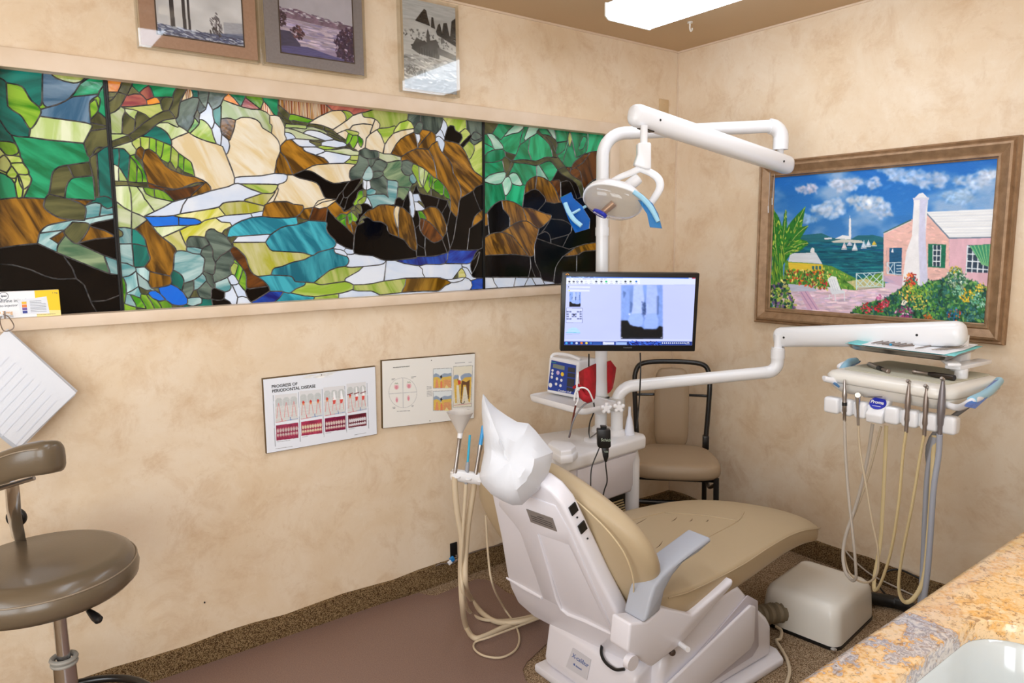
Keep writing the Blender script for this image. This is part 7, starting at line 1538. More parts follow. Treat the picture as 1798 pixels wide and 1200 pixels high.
suction('funnel_suction', 'steel suction handpiece topped by a wide grey funnel', (-1.721, -0.531, 0.825), (-1.751, -0.535, 0.677), [('metal_grip', M_STEEL, [(.006,0),(.0072,.2),(.0065,.5),(.0072,.85),(.0085,.9)]), ('funnel_neck', M_WPLAS, [(.009,.9),(.009,1.06)])],
    [(-1.748, -0.532, 0.631), (-1.739, -0.529, 0.545), (-1.720, -0.525, 0.434), (-1.717, -0.509, 0.321), (-1.719, -0.518, 0.190), (-1.623, -0.389, 0.016), (-1.642, -0.472, 0.014), (-1.607, -0.489, 0.014), (-1.510, -0.484, 0.014), (-1.419, -0.491, 0.014), (-1.331, -0.506, 0.014)], .0105)
fo = V((-1.721, -0.531, 0.829))
fnl = MB().lathe([(.010,0),(.012,.006),(.045,.070),(.0465,.072),(.0445,.072),(.011,.008),(.008,.002)], fo, (.02,.0,1), 28)
f_ = obj('funnel', fnl, mat('grey plastic funnel', (206,200,194), .45), [o for o in COL.objects if o.name.startswith('funnel_suction')][0], smooth=50)
suction('saliva_ejector', 'thin turquoise tipped saliva ejector in the middle of the suction bar', (-1.684, -0.535, 0.815), (-1.711, -0.545, 0.643), [('grey_body', mat('grey valve', (150,152,158), .4), [(.005,0),(.0075,.1),(.0075,.42),(.006,.46)]), ('blue_tip', mat('turquoise tube', (40,170,206), .35), [(.0042,.46),(.0042,.97),(.0038,1)])],
    [(-1.714, -0.541, 0.584), (-1.721, -0.532, 0.458), (-1.722, -0.517, 0.325), (-1.717, -0.525, 0.230), (-1.548, -0.303, 0.012), (-1.539, -0.383, 0.012), (-1.470, -0.447, 0.012), (-1.381, -0.479, 0.012), (-1.327, -0.513, 0.030)], .0068)
suction('high_volume_suction', 'steel suction handpiece with a sky blue tip close to the chair back', (-1.638, -0.553, 0.844), (-1.681, -0.554, 0.651), [('metal_grip', M_STEEL, [(.0065,0),(.0075,.2),(.007,.5),(.009,.62),(.0085,.66)]), ('blue_tip', mat('sky blue tip', (60,160,226), .35), [(.0068,.66),(.0068,.98),(.006,1)])],
    [(-1.677, -0.539, 0.612), (-1.691, -0.524, 0.490), (-1.700, -0.515, 0.361), (-1.703, -0.518, 0.255), (-1.487, -0.221, 0.014), (-1.516, -0.350, 0.014), (-1.506, -0.440, 0.014), (-1.451, -0.514, 0.030), (-1.363, -0.528, 0.030)], .0105)
tag(obj('loose_tube', MB().tube([(-1.633, -0.550, 0.515), (-1.613, -0.535, 0.332), (-1.608, -0.554, 0.240), (-1.441, -0.390, 0.030), (-1.462, -0.492, 0.010), (-1.508, -0.577, 0.010), (-1.566, -0.628, 0.010), (-1.634, -0.634, 0.010), (-1.676, -0.588, 0.010), (-1.679, -0.530, 0.010), (-1.650, -0.495, 0.010), (-1.614, -0.528, 0.030), (-1.506, -0.533, 0.030), (-1.378, -0.539, 0.030)], .004, 8), M_HOSE), 'thin beige tube looping on the brown floor mat', 'tube')

# ------------------------------------------------------------- dental chair
chair = thing('dental_chair', 'tan leather dental chair with white shell and grey armrest', 'dental chair', (-1.2, -1.0, 0))
n3, t3, q3, p3 = V(.9221,.0969,.3746), V(-.3726,-.0392,.9272), V(-.1045,.9945,0), V(-1.55,-.91,.22)
def bk(q, s, f=0): return p3+q3*q+t3*s+n3*f
half = [(-.055,.19),(-.02,.262),(.05,.272),(.12,.262),(.30,.215),(.48,.178),(.56,.16),(.60,.13),(.62,.09)]
outl = [bk(-h, s) for s, h in half]+[bk(h, s) for s, h in reversed(half)]
M_SHELL = mat('chair white shell', (232,230,237), .32, coat=.25)
obj('back_shell', MB().prism(outl, n3*.055), M_SHELL, chair, bevel=(.012, 3, 30))
# stepped mouldings on the back of the shell
obj('moulded_ridge', MB().tube([bk(-.002,.395,-.001), bk(.006,.24,-.001), bk(.010,.080,-.001), bk(-.09,.078,-.001), bk(-.196,.078,-.001)], [.004,.0065,.0075,.0075,.005], 10, 3, True, .6), M_SHELL, chair)
obj('moulded_step', MB().prism([bk(-.002,.40,-.004), bk(-.136,.408,-.004), bk(-.196,.08,-.004), bk(-.21,.085,-.004), bk(-.155,.47,-.004), bk(-.13,.55,-.004), bk(.10,.55,-.004), bk(.15,.46,-.004), bk(.10,.40,-.004), bk(.085,.37,-.004), bk(.09,.09,-.004), bk(.008,.09,-.004)], n3*.006), M_SHELL, chair, bevel=(.002, 2))
obj('moulded_ledge', MB().tube([bk(.270,.096,.0), bk(.18,.09,-.002), bk(.10,.083,-.001)], [.004,.008,.006], 10, 2, True, .6), M_SHELL, chair)
pl = obj('rating_plate', MB().prism([bk(.008,.444,-.006), bk(-.103,.447,-.006), bk(-.103,.497,-.006), bk(.008,.494,-.006)], n3*.003), mat('grey plate', (150,144,140), .4, metal=.3), chair)
for k in range(4): obj('print_line', MB().prism([bk(-.004-(.03 if k == 0 else 0),.482-k*.008,-.0065), bk(-.092+(.03 if k == 0 else 0),.484-k*.008,-.0065), bk(-.092+(.03 if k == 0 else 0),.4815-k*.008,-.0065), bk(-.004-(.03 if k == 0 else 0),.4795-k*.008,-.0065)], n3*.001), mat('plate print', (70,64,62), .6), pl)
for s in (.53, .468):
    hw_ = .168 if s > .5 else .182
    obj('rocker_switch', MB().prism([bk(-hw_-.002,s-.014,.012), bk(-hw_+.0015,s+.014,.012), bk(-hw_+.0015,s+.014,.04), bk(-hw_-.002,s-.014,.04)], -q3*.004), M_BLACK, chair)
for s, hw_ in ((.502,.176),(.43,.192)): obj('indicator', MB().ball(bk(-hw_,s,.025), .003, 8), M_BLACK, chair)
cus = [(-.17,.05,.030),(-.13,.10,.046),(-.09,.145,.052),(.03,.215,.056),(.116,.282,.060),(.20,.345,.062),(.28,.378,.062),(.34,.384,.060),(.40,.366,.056),(.45,.322,.052),(.49,.262,.048),(.525,.195,.044),(.56,.11,.036),(.58,.05,.026)]
def cush(s, h, th, c=.025, off=.108, n=28):
    return [bk(c+h*math.copysign(abs(math.cos(a))**.62, math.cos(a)), s, off+th*math.copysign(abs(math.sin(a))**.8, math.sin(a))-.03*(1-(math.cos(a)**2))*(0)) for a in (2*math.pi*j/n for j in range(n))]
obj('back_cushion', MB().loft([cush(*c) for c in cus]), M_TAN, chair, sub=1, smooth=80)
seam = [bk(.025-h*.86, s, .108-th*.97) for s, h, th in cus[3:-2]]
obj('back_seam', MB().tube(seam, .0022, 8, 5), mat('stitched seam', (214,194,156), .5), chair)
obj('headrest', MB().ball(V(*(-1.790, -0.944, 0.839)), .085, 16, (1,1.1,.8)), M_TAN, chair)
# seat
secs = [(-1.52,-.68,-1.215,.452,.06),(-1.46,-.66,-1.240,.447,.085),(-1.35,-.648,-1.246,.440,.092),(-1.1,-.652,-1.232,.436,.088),(-.92,-.69,-1.213,.440,.08),(-.78,-.735,-1.200,.440,.072),(-.66,-.785,-1.184,.425,.066),(-.56,-.835,-1.168,.402,.062),(-.48,-.885,-1.150,.378,.062),(-.432,-.93,-1.130,.362,.058)]
def sring(x, y0, y1, z, th, n=9):
    pts = []; w_ = y0-y1; th *= 1.15
    for j in range(n):
        f = j/(n-1); pts.append(V(x, y0-w_*f, z-.010*(abs(2*f-1)**6)+.010*(1-(2*f-1)**2)))
    pts += [V(x, y1-.003, z-.018), V(x, y1-.004, z-th*.55), V(x, y1-.001, z-th*.92)]
    for j in range(n):
        f = 1-j/(n-1); pts.append(V(x, y0-w_*(.02+.96*f), z-th))
    pts += [V(x, y0+.001, z-th*.92), V(x, y0+.004, z-th*.55), V(x, y0+.003, z-.018)]
    return pts
obj('seat_cushion', MB().loft([sring(*s) for s in secs]), M_TAN, chair, sub=1, smooth=80)
M_SEAM = mat('stitched seam', (214,194,156), .5)
def onseat(x, f, up_=0):
    xs = [s[0] for s in secs]; y0 = np.interp(x, xs, [s[1] for s in secs]); y1 = np.interp(x, xs, [s[2] for s in secs]); z = np.interp(x, xs, [s[3] for s in secs])
    return V(x, y0-(y0-y1)*f, z+.010*(1-(2*f-1)**2)-.006*(abs(2*f-1)**6)+up_)
sm = MB().tube([V(s[0], s[2]-.003, s[3]-.016) for s in secs[1:]], .0022, 8, 5)
sm.tube([onseat(-1.45,.22), onseat(-1.2,.22), onseat(-1.0,.24), onseat(-.98,.26)], .0028, 8, 4)
sm.tube([onseat(-.98,.26), onseat(-.90,.45), onseat(-.84,.66)], .0028, 8, 4)
sm.tube([onseat(-1.45,.72), onseat(-1.2,.72), onseat(-1.0,.70), onseat(-.84,.66), onseat(-.74,.55)], .0028, 8, 4)
obj('seat_seam', sm, M_TAN, chair)
cr2 = MB()
for a, b in (((-1.04,.40),(-.98,.36)),((-.985,.47),(-.95,.44)),((-.94,.54),(-.915,.52)),((-1.32,.52),(-1.22,.47)),((-1.27,.62),(-1.18,.56)),((-1.18,.30),(-1.06,.25)),((-1.33,.40),(-1.25,.37))):
    cr2.tube([onseat(*a, -.001), onseat((a[0]+b[0])/2, (a[1]+b[1])/2+.01, .0005), onseat(*b, -.001)], [.0006,.002,.0006], 6, 3, True, .6)
obj('seat_crease', cr2, mat('leather crease', (104,84,58), .6), chair)
# white seat shell and side bracket
sb = [(-1.643, -1.265, 0.423), (-1.573, -1.265, 0.404), (-1.514, -1.265, 0.425), (-1.448, -1.265, 0.394), (-1.374, -1.265, 0.358), (-1.321, -1.265, 0.373), (-1.172, -1.265, 0.409), (-1.180, -1.265, 0.388), (-1.424, -1.265, 0.277), (-1.551, -1.265, 0.255), (-1.653, -1.265, 0.341)]
obj('side_bracket', MB().prism(sb, (0,.075,0)), M_SHELL, chair, bevel=(.008, 3, 25))
obj('seat_shell', MB().loft([[V(x, y0-.02, z-th-.0), V(x, y1+.05, z-th-.0), V(x, y1+.10, z-th-.06*k), V(x, y0-.09, z-th-.06*k)] for (x, y0, y1, z, th), k in zip(secs[1:7], (1.6,1.8,1.6,1.2,.7,.1))]), M_SHELL, chair, bevel=(.01, 2))
obj('pivot_cap', MB().lathe([(.022,0),(.022,.02)], (-1.635, -1.250, 0.303), (0,-1,0), 20), M_SHELL, chair)
# armrest
arm = [(-1.593, -1.270, 0.407), (-1.582, -1.270, 0.433), (-1.569, -1.270, 0.470), (-1.551, -1.270, 0.507), (-1.520, -1.270, 0.528), (-1.474, -1.270, 0.546), (-1.391, -1.270, 0.567), (-1.304, -1.270, 0.588), (-1.295, -1.270, 0.571), (-1.356, -1.270, 0.552), (-1.428, -1.270, 0.539), (-1.473, -1.270, 0.514), (-1.506, -1.270, 0.479), (-1.524, -1.270, 0.422)]
obj('armrest', MB().prism(arm, (0,.085,0)), mat('grey armrest', (172,176,186), .5), chair, bevel=(.010, 3, 25))
# base
bs = [(-1.48,.03),(-1.48,.20),(-1.42,.30),(-1.14,.36),(-1.10,.355),(-.985,.235),(-.925,.18),(-.90,.145),(-.893,.03)]
obj('base_cover', MB().prism([V(x,-1.235,z) for x, z in bs], (0,.50,0)), M_SHELL, chair, bevel=(.02, 3, 25))
obj('base_plate', MB().prism([V(-1.585,-1.27,0), V(-.875,-1.27,0), V(-.84,-1.22,0), V(-.84,-.76,0), V(-1.585,-.76,0)], (0,0,.03)), M_SHELL, chair, bevel=(.008, 2))
obj('lift_recess', MB().prism([V(-1.46,-1.236,.06), V(-1.02,-1.236,.075), V(-.985,-1.236,.10), V(-1.0,-1.236,.27), V(-1.06,-1.236,.31), V(-1.46,-1.236,.13)], (0,-.006,0)), mat('grey mauve panel', (196,190,198), .4), chair, bevel=(.003,2))
obj('lift_arm', MB().prism([V(-1.50,-1.243,.05), V(-1.44,-1.243,.05), V(-1.05,-1.243,.12), V(-1.03,-1.243,.145), V(-1.03,-1.243,.265), V(-1.06,-1.243,.28), V(-1.47,-1.243,.16), V(-1.50,-1.243,.12)], (0,-.012,0)), M_SHELL, chair, bevel=(.006, 3))
obj('release_peg', MB().tube([(-1.426, -1.260, 0.282), (-1.448, -1.310, 0.294)], .008, 12, 0), M_WPLAS, chair)
obj('knob', MB().ball((-1.446, -1.250, 0.256), .011, 10), mat('brown knob', (74,58,48), .4), chair)
# tilt housing behind the back with its maker's plate
hs = [(-1.555,.032),(-1.566,.065),(-1.546,.185),(-1.47,.215),(-1.30,.215),(-1.30,.032)]
obj('tilt_housing', MB().prism([V(x,-1.20,z) for x, z in hs], (0,.41,0)), M_SHELL, chair, bevel=(.014, 3, 20))
a0, a1 = V(-1.566,0,.065), V(-1.546,0,.185); hu = (a1-a0).normalized(); hn = V(-hu.z, 0, hu.x)
if hn.x > 0: hn = -hn
def hpl(y, s, o=0): return V(a0.x, y, a0.z)+hu*s+hn*(.001+o)
np_ = obj('maker_plate', MB().prism([hpl(-.905,.018), hpl(-1.005,.022), hpl(-1.012,.092), hpl(-.925,.092)], hn*.0015), mat('silver label', (206,204,210), .35), chair)
text('X-calibur', .021, hpl(-.926,.062,.002), V(0,-1,0), hu, mat('blue print', (70,96,160), .5), np_, shear=.25, xs=1.0)
text('\u25a0 dentech', .009, hpl(-.938,.040,.002), V(0,-1,0), hu, mat('blue print', (70,96,160), .5), np_)
obj('housing_cable', MB().tube([V(-1.52,-1.03,.215), V(-1.545,-1.05,.195), V(-1.556,-1.08,.182), V(-1.555,-1.12,.178), V(-1.545,-1.15,.19)], .005, 8), M_BLACK, chair)
# paper cover over the headrest: a crumpled bag
M_BAG = mat('white headrest bag', (216,219,226), .5, spec=.35, bump=(22, .5))
SILW = [(-1.874, -0.895, 1.047), (-1.863, -0.907, 1.026), (-1.846, -0.924, 1.004), (-1.825, -0.943, 0.984), (-1.803, -0.963, 0.966), (-1.777, -0.983, 0.961), (-1.763, -0.997, 0.941), (-1.746, -1.015, 0.910), (-1.728, -1.034, 0.879), (-1.734, -1.035, 0.850), (-1.745, -1.033, 0.817), (-1.764, -1.023, 0.788), (-1.770, -1.022, 0.772), (-1.794, -1.008, 0.750), (-1.813, -0.997, 0.729), (-1.835, -0.980, 0.728), (-1.855, -0.963, 0.739), (-1.882, -0.939, 0.761), (-1.900, -0.920, 0.790), (-1.904, -0.914, 0.810), (-1.895, -0.914, 0.847), (-1.887, -0.915, 0.880), (-1.884, -0.912, 0.912), (-1.883, -0.905, 0.953), (-1.882, -0.899, 0.993), (-1.879, -0.896, 1.026)]
from mathutils import noise as mnoise
cen = sum((V(*p) for p in SILW), V(0,0,0))/len(SILW)-V(0,0,.02); vd = V(.5954,.7913,-.1387); rings = []
def crumple(p): return .020*mnoise.noise(p*9)+.040*abs(mnoise.noise(p*8+V(3,1,2)))+.012*abs(mnoise.noise(p*22))
sub_ = []
for i, p in enumerate(SILW):
    a, b = V(*p), V(*SILW[(i+1) % len(SILW)]); sub_ += [a, a.lerp(b, .5)]
for k, dz in ((.02,-.085),(.2,-.084),(.38,-.080),(.55,-.072),(.70,-.060),(.83,-.042),(.93,-.022),(1.0,.0),(.97,.03),(.88,.06),(.66,.085),(.3,.095)):
    rings.append([cen+(p-cen)*k+vd*(dz+(crumple(cen+(p-cen)*k) if dz < 0 else 0)*(1-k**4)) for p in sub_])
tag(obj('headrest_cover', MB().loft(rings), M_BAG, smooth=22), 'crumpled white bag pulled over the chair headrest, tip standing up', 'headrest cover')

# ------------------------------------------------------------- junction box on the floor
t = thing('floor_junction_box', 'ivory floor junction box cover at the foot of the dental chair', 'junction box', (-.47, -1.2, 0))
K0, K1 = V((-0.654, -1.344, 0.000)), V((-0.291, -1.301, 0.000)); jx = (K1-K0).normalized(); jy = V(-jx.y, jx.x, 0); JW = .36; JD = .30
def jb(a, b, z): return V(K0.x, K0.y, 0)+jx*a*JW+jy*b*JD+V(0,0,z)
def jring(z, m, n=6, r_=.12):
    pts = []
    for cx, cy, a0 in ((1-r_,1-r_,0),(r_,1-r_,90),(r_,r_,180),(1-r_,r_,270)):
        for j in range(n): q = math.radians(a0+j*90/(n-1)); pts.append(jb(.5+(cx-.5+r_*math.cos(q))*m, .5+(cy-.5+r_*math.sin(q))*m, z))
    return pts
obj('cover', MB().loft([jring(.012,1), jring(.03,1.0), jring(.10,.975), jring(.128,.95), jring(.146,.905), jring(.156,.84), jring(.160,.75), jring(.161,.3)]), M_IVORY, t, smooth=60)
obj('floor_frame', MB().loft([jring(0,1.02), jring(.010,1.02)]), M_BLKMET, t)
obj('corner_screw', MB().lathe([(.011,0),(.011,.006),(.006,.008)], jb(-.03,.03,.01), n=14), M_CHROME, t)
# hoses on the floor
def ribbed(pts, r_, m, name, label, pitch=.011):
    P = smooth_path(pts, 24); rings = MB(); mb = MB(); acc = 0; RR = []
    for i in range(len(P)):
        if i: acc += (P[i]-P[i-1]).length
        RR.append(r_*(1+.11*math.sin(acc*2*math.pi/pitch)))
    mb.tube(P, RR, 16, 0); return tag(obj(name, mb, m, smooth=60), label, 'hose')
ribbed([(-1.0,-1.02,.08), (-.86,-1.06,.075), (-.76,-1.09,.07), (-.655,-1.13,.068)], .036, mat('tan ribbed hose', (134,122,100), .55), 'ribbed_hose', 'tan ribbed hose joining chair base and junction box')
tag(obj('floor_hose', MB().tube([jb(1.0,.45,.05), (-0.184, -1.291, 0.025), (-0.164, -1.346, 0.025), (-0.173, -1.467, 0.025), (-.05,-1.62,.025)], [.022,.025,.025,.022,.02], 14), M_BLACK), 'thick black hose on the carpet beside the junction box', 'hose')
tag(obj('floor_cable', MB().tube([(-0.131, -1.266, 0.020), (-0.095, -1.220, 0.030), (-0.073, -1.216, 0.060), (-0.051, -1.232, 0.090), (-0.030, -1.269, 0.102), (-0.030, -1.319, 0.099), (-0.030, -1.371, 0.089)], .004, 8), M_BLACK), 'thin black cable arching in front of the end wall baseboard', 'cable')
tag(obj('wall_cable', MB().tube([(-0.020, -1.017, 0.109), (-0.020, -1.071, 0.067), (-0.020, -1.149, 0.031), (-0.020, -1.246, 0.017), (-0.013, -1.313, 0.006), (-0.029, -1.408, 0.006)], .0035, 8), M_HOSEW), 'pale cable along the foot of the end wall', 'cable')
tag(obj('base_cable', MB().tube([(-0.698, -1.124, 0.020), (-0.702, -1.150, 0.015), (-0.749, -1.176, 0.012), (-0.774, -1.176, 0.012), (-0.812, -1.227, 0.008), (-0.860, -1.278, 0.008), (-0.917, -1.318, 0.008), (-1.016, -1.359, 0.008)], .006, 8), M_HOSE), 'beige cable beside the chair base plate', 'cable')

# ------------------------------------------------------------- brown floor mat
mt = [(-2.627, 0.011, 0.000), (-2.183, 0.023, 0.000), (-1.623, -0.024, 0.000), (-1.606, -0.057, 0.000), (-1.579, -0.090, 0.000), (-1.520, -0.086, 0.000), (-1.363, -0.071, 0.000), (-1.329, -0.098, 0.000), (-1.319, -0.153, 0.000), (-1.325, -0.252, 0.000), (-1.303, -0.380, 0.000), (-1.25,-.60,0), (-1.45,-.66,0), (-1.574, -0.705, 0.000), (-1.612, -0.731, 0.000), (-1.640, -0.780, 0.000), (-1.66,-.90,0), (-1.75,-1.2,0), (-1.9,-1.6,0), (-3.1,-1.6,0), (-3.2,-.2,0)]
tag(obj('floor_mat', MB().prism([V(p[0],p[1],.0005) for p in mt], (0,0,.0035)), mat('brown vinyl mat', (124,98,88), .42, noise=(260, (140,114,102), 3), bump=(400, .06)), smooth=0), 'smooth brown floor mat with a notched corner by the wall', 'floor mat')

# ------------------------------------------------------------- wall socket and loose connector at the baseboard
sk = thing('cable_outlet', 'small black cable outlet low on the wall above the baseboard', 'outlet', (-1.427,0,.1))
obj('plate', MB().box((-1.448,-.006,.10), (-1.412,0,.168)), M_BLACK, sk, bevel=(.002,2))
obj('cord', MB().tube([(-1.424, -0.008, 0.111), (-1.411, -0.016, 0.097), (-1.432, -0.020, 0.089), (-1.450, -0.020, 0.083)], .004, 8), M_DSTEEL, sk)
obj('connector', MB().obox((-1.451, -0.022, 0.105), V(.9,0,.4), V(0,1,0), V(-.4,0,.9), .018, .012, .018), mat('blue connector', (30,130,206), .4), sk); obj('connector_tip', MB().obox((-1.463, -0.022, 0.093), V(.9,0,.4), V(0,1,0), V(-.4,0,.9), .018, .011, .014), M_PAPER, sk)
tag(obj('baseboard_cable', MB().tube([(-1.435, -0.016, 0.091), (-1.339, -0.016, 0.103), (-1.190, -0.016, 0.097), (-1.0,-.016,.094), (-.7,-.016,.094)], .003, 8).tube([(-1.465, -0.016, 0.086), (-1.500, -0.016, 0.096), (-1.531, -0.016, 0.095)], .003, 8), M_DSTEEL), 'thin dark cable lying along the top of the carpet baseboard', 'cable')
tag(obj('wall_nail', MB().lathe([(.003,0),(.002,.006)], (-2.466, 0.000, 0.228), (0,-1,0), 8), M_INK), 'tiny dark nail in the wall above the baseboard', 'nail')

# ------------------------------------------------------------- operator stool
SCX, SCY, SH = -2.94, -.455, .702
t = thing('operator_stool', 'round taupe vinyl operator stool with a curved backrest on a steel column', 'stool', (SCX, SCY, 0))
def disc(prof): return MB().lathe(prof, (SCX, SCY, 0), n=48)
obj('seat', disc([(.02,SH-.006),(.17,SH-.004),(.188,SH-.010),(.203,SH-.022),(.2135,SH-.042),(.217,SH-.058),(.214,SH-.078),(.198,SH-.094),(.16,SH-.098),(.02,SH-.098)]), M_TAUPE, t, smooth=80)
obj('seat_seam', MB().torus((SCX,SCY,SH-.036), .2115, .0022, n=60, m=6), mat('vinyl seam', (136,120,100), .4), t)
obj('seat_plate', disc([(.06,SH-.10),(.06,SH-.118),(.035,SH-.12)]), M_BLKMET, t)
CX, CY = (-2.920, -0.515, 0.529)[:2]
obj('column', MB().lathe([(.0155,.30),(.0155,SH-.11)], (CX,CY,0), n=20).lathe([(.026,.10),(.026,.44)], (CX,CY,0), n=20), M_CHROME, t)
obj('tie_ring', MB().torus((CX,CY,.442), .027, .006, n=24, m=8).torus((CX,CY,.430), .027, .005, n=24, m=8), mat('grey rubber ring', (150,146,138), .6), t)
obj('lever', MB().tube([(CX+.02,CY,SH-.105), (-2.878, -0.571, 0.606), (-2.862, -0.612, 0.587)], .005, 8, 0), M_STEEL, t)
obj('lever_grip', MB().lathe([(.006,0),(.0085,.012),(.011,.03),(.0105,.042),(.005,.047)], (-2.864, -0.610, 0.592), V(*(-2.844, -0.653, 0.574))-V(*(-2.864, -0.610, 0.592)), 14), M_BLACK, t)
obj('foot_ring', MB().torus((CX,CY,.255), .20, .011, n=60, m=10), M_BLKMET, t)
fr_ = MB()
for k in range(3): q = .35+k*2*math.pi/3; fr_.tube([(CX,CY,.27), (CX+.195*math.cos(q), CY+.195*math.sin(q), .256)], .007, 8, 0)
obj('ring_spokes', fr_, M_BLKMET, t)
for k in range(5):
    q = .5+k*2*math.pi/5; e = V(CX+.27*math.cos(q), CY+.27*math.sin(q), 0)
    lg = obj('leg', MB().loft([[V(CX,CY,.10)+V(-math.sin(q),math.cos(q),0)*w_+V(0,0,z) for w_, z in ((-.03,-.02),(.03,-.02),(.03,.025),(-.03,.025))], [V(e.x,e.y,.075)+V(-math.sin(q),math.cos(q),0)*w_+V(0,0,z) for w_, z in ((-.016,-.012),(.016,-.012),(.016,.012),(-.016,.012))]]), M_BLKMET, t, bevel=(.004,2))
    obj('caster', MB().lathe([(.024,-.014),(.026,-.008),(.026,.008),(.024,.014)], (e.x,e.y,.027), (-math.sin(q),math.cos(q),0), 18).tube([(e.x,e.y,.035),(e.x,e.y,.068)], .005, 8, 0), M_BLACK, lg)
# backrest: a curved pad on a bent steel strap
pc = [(-3.101, -0.329, 0.883), (-3.059, -0.406, 0.915), (-3.006, -0.490, 0.952), (-2.961, -0.533, 0.973), (-2.916, -0.553, 0.979), (-2.890, -0.523, 0.970)]
pp = smooth_path(pc, 5); rings = []
for i, c in enumerate(pp):
    tn = (pp[min(i+1,len(pp)-1)]-pp[max(i-1,0)]).normalized(); tn.z = 0; tn.normalize(); nn = tn.cross(V(0,0,1)); f = i/(len(pp)-1)
    k = 1 if .05 < f < .94 else (.9 if .02 < f < .98 else .72)
    rings.append([c+nn*(.028*k*math.copysign(abs(math.cos(a))**.6, math.cos(a)))+V(0,0,.040*k*math.copysign(abs(math.sin(a))**.6, math.sin(a))) for a in (2*math.pi*j/20 for j in range(20))])
bkst = obj('backrest', MB().loft(rings), M_TAUPE, t, smooth=70)
obj('backrest_seam', MB().tube([c+V(-.015,-.022,.028) for c in pp[1:-1]], .0018, 6, 0), mat('vinyl seam', (136,120,100), .4), t)
obj('backrest_rail', MB().tube([(-3.045, -0.423, 0.879), (-2.987, -0.474, 0.904), (-2.941, -0.506, 0.920)], .006, 8), M_STEEL, t)
stp = [V(*p) for p in ((-2.986, -0.414, 0.896), (-2.986, -0.407, 0.858), (-2.987, -0.391, 0.808), (-2.984, -0.352, 0.749), (-2.978, -0.290, 0.695), (-2.950, -0.268, 0.655))]
obj('back_strap', MB().tube(stp, .019, 12, 5, True, .28, up=cr_), M_CHROME, t)
obj('strap_knob', MB().lathe([(.024,0),(.026,.006),(.024,.014)], (-2.986, -0.334, 0.773), -ck_, 20), M_BLACK, t)

# ------------------------------------------------------------- papers on a wire ring at the ledge
t = thing('paper_pad', 'white stack of laminated sheets hung cornerwise from the ledge', 'papers', (-2.95,-.05,.89))
c4 = [V((-2.952, -0.075, 1.245)), V((-2.798, -0.075, 1.039)), V((-2.953, -0.075, 0.897)), V((-3.105, -0.075, 1.084))]
for i in range(5):
    off = V(.004*math.sin(i*2.1), .0045*i+.001, .003*math.cos(i*1.7)); cc = sum(c4, V(0,0,0))/4; rt = Matrix.Rotation(math.radians((0,1.6,-1.3,2.4,-.8)[i]), 3, 'Y')
    obj('sheet', MB().prism([c4[0]+rt@(p-c4[0])+off for p in c4], (0,.0014,0)), mat('sleeve %d' % (i % 2), ((224,227,234),(204,208,216))[i % 2], .3, coat=.2), t, smooth=0)
u_, w_ = (c4[3]-c4[0]).normalized(), (c4[1]-c4[0]).normalized(); pr = MB(); rs = random.Random(2)
for k in range(9):
    a = c4[0]+w_*(.05+k*.022)+u_*.05; L = rs.uniform(.10,.2); pr.prism([a+V(0,-.0004,0), a+u_*L+V(0,-.0004,0), a+u_*L+w_*.003+V(0,-.0004,0), a+w_*.003+V(0,-.0004,0)], (0,-.0002,0))
obj('faint_print', pr, mat('faint print', (219,222,232), .4), t, smooth=0)
obj('wire_ring', MB().tube([(-2.955, -0.050, 1.288), (-2.945, -0.060, 1.283), (-2.935, -0.085, 1.261), (-2.939, -0.092, 1.249), (-2.955, -0.092, 1.244), (-2.962, -0.085, 1.250), (-2.965, -0.060, 1.270), (-2.961, -0.050, 1.283)], .0016, 8), M_DSTEEL, t)
obj('hook_pin', MB().tube([(-2.951, -0.034, 1.295), (-2.952, -0.050, 1.289), (-2.952, -0.055, 1.277)], .0025, 8, 0), M_DSTEEL, t)

# ------------------------------------------------------------- medicine carton on the ledge
t = thing('medicine_carton', 'white and yellow epinephrine carton standing on the ledge', 'box', (-2.9,-.02,1.274))
qx0, qx1, qz0, qz1 = -2.992, V((-2.813, -0.026, 1.316)).x, 1.2745, V((-2.817, -0.026, 1.352)).z
def cp(a, z, o=0): return V(qx0+(qx1-qx0)*a, -.026-o, qz0+(qz1-qz0)*z)
obj('carton', MB().prism([cp(0,0), cp(1,0), cp(1,1), cp(0,1)], (0,.022,0)), mat('carton white', (240,242,246), .5), t, bevel=(.001,1))
obj('yellow_end', MB().prism([cp(.66,.02,0), cp(1,.0,0), cp(1,1,0), cp(.66,1,0)], (0,-.0004,0)), mat('carton yellow', (250,206,30), .5), t)
obj('pale_foot', MB().prism([cp(.66,0,.0004), cp(1,0,.0004), cp(1,.2,.0004), cp(.66,.25,.0004)], (0,-.0002,0)), mat('carton pale yellow', (244,226,150), .5), t)
lab = obj('pharmacy_label', MB().prism([cp(.44,.12,.0006), cp(.84,.10,.0006), cp(.82,.76,.0006), cp(.42,.66,.0006)], (0,-.0003,0)), mat('label paper', (228,232,240), .5), t)
def ctext(s_, a, z, sz, c, o=.0006, **k): text(s_, sz, cp(a,z,o), GX, GZ, c, t, ext=.0002, **k)
dk = mat('carton ink', (70,76,92), .6)
ctext('epinephrine injection', .0, .60, .0135, dk, xs=.96); ctext('auto-injector', .12, .44, .010, dk); ctext('0.3 mg', .14, .17, .013, mat('carton orange', (246,176,40), .5)); ctext('1 mg', .90, .86, .007, dk); ctext('Store at room temperature', .66, .06, .0042, dk)
obj('round_logo', MB().torus(cp(.24,.84,.0006), .011, .0006, (0,1,0), 24, 6), dk, t); ctext('ipax', .205, .815, .008, dk, bold=.0002)
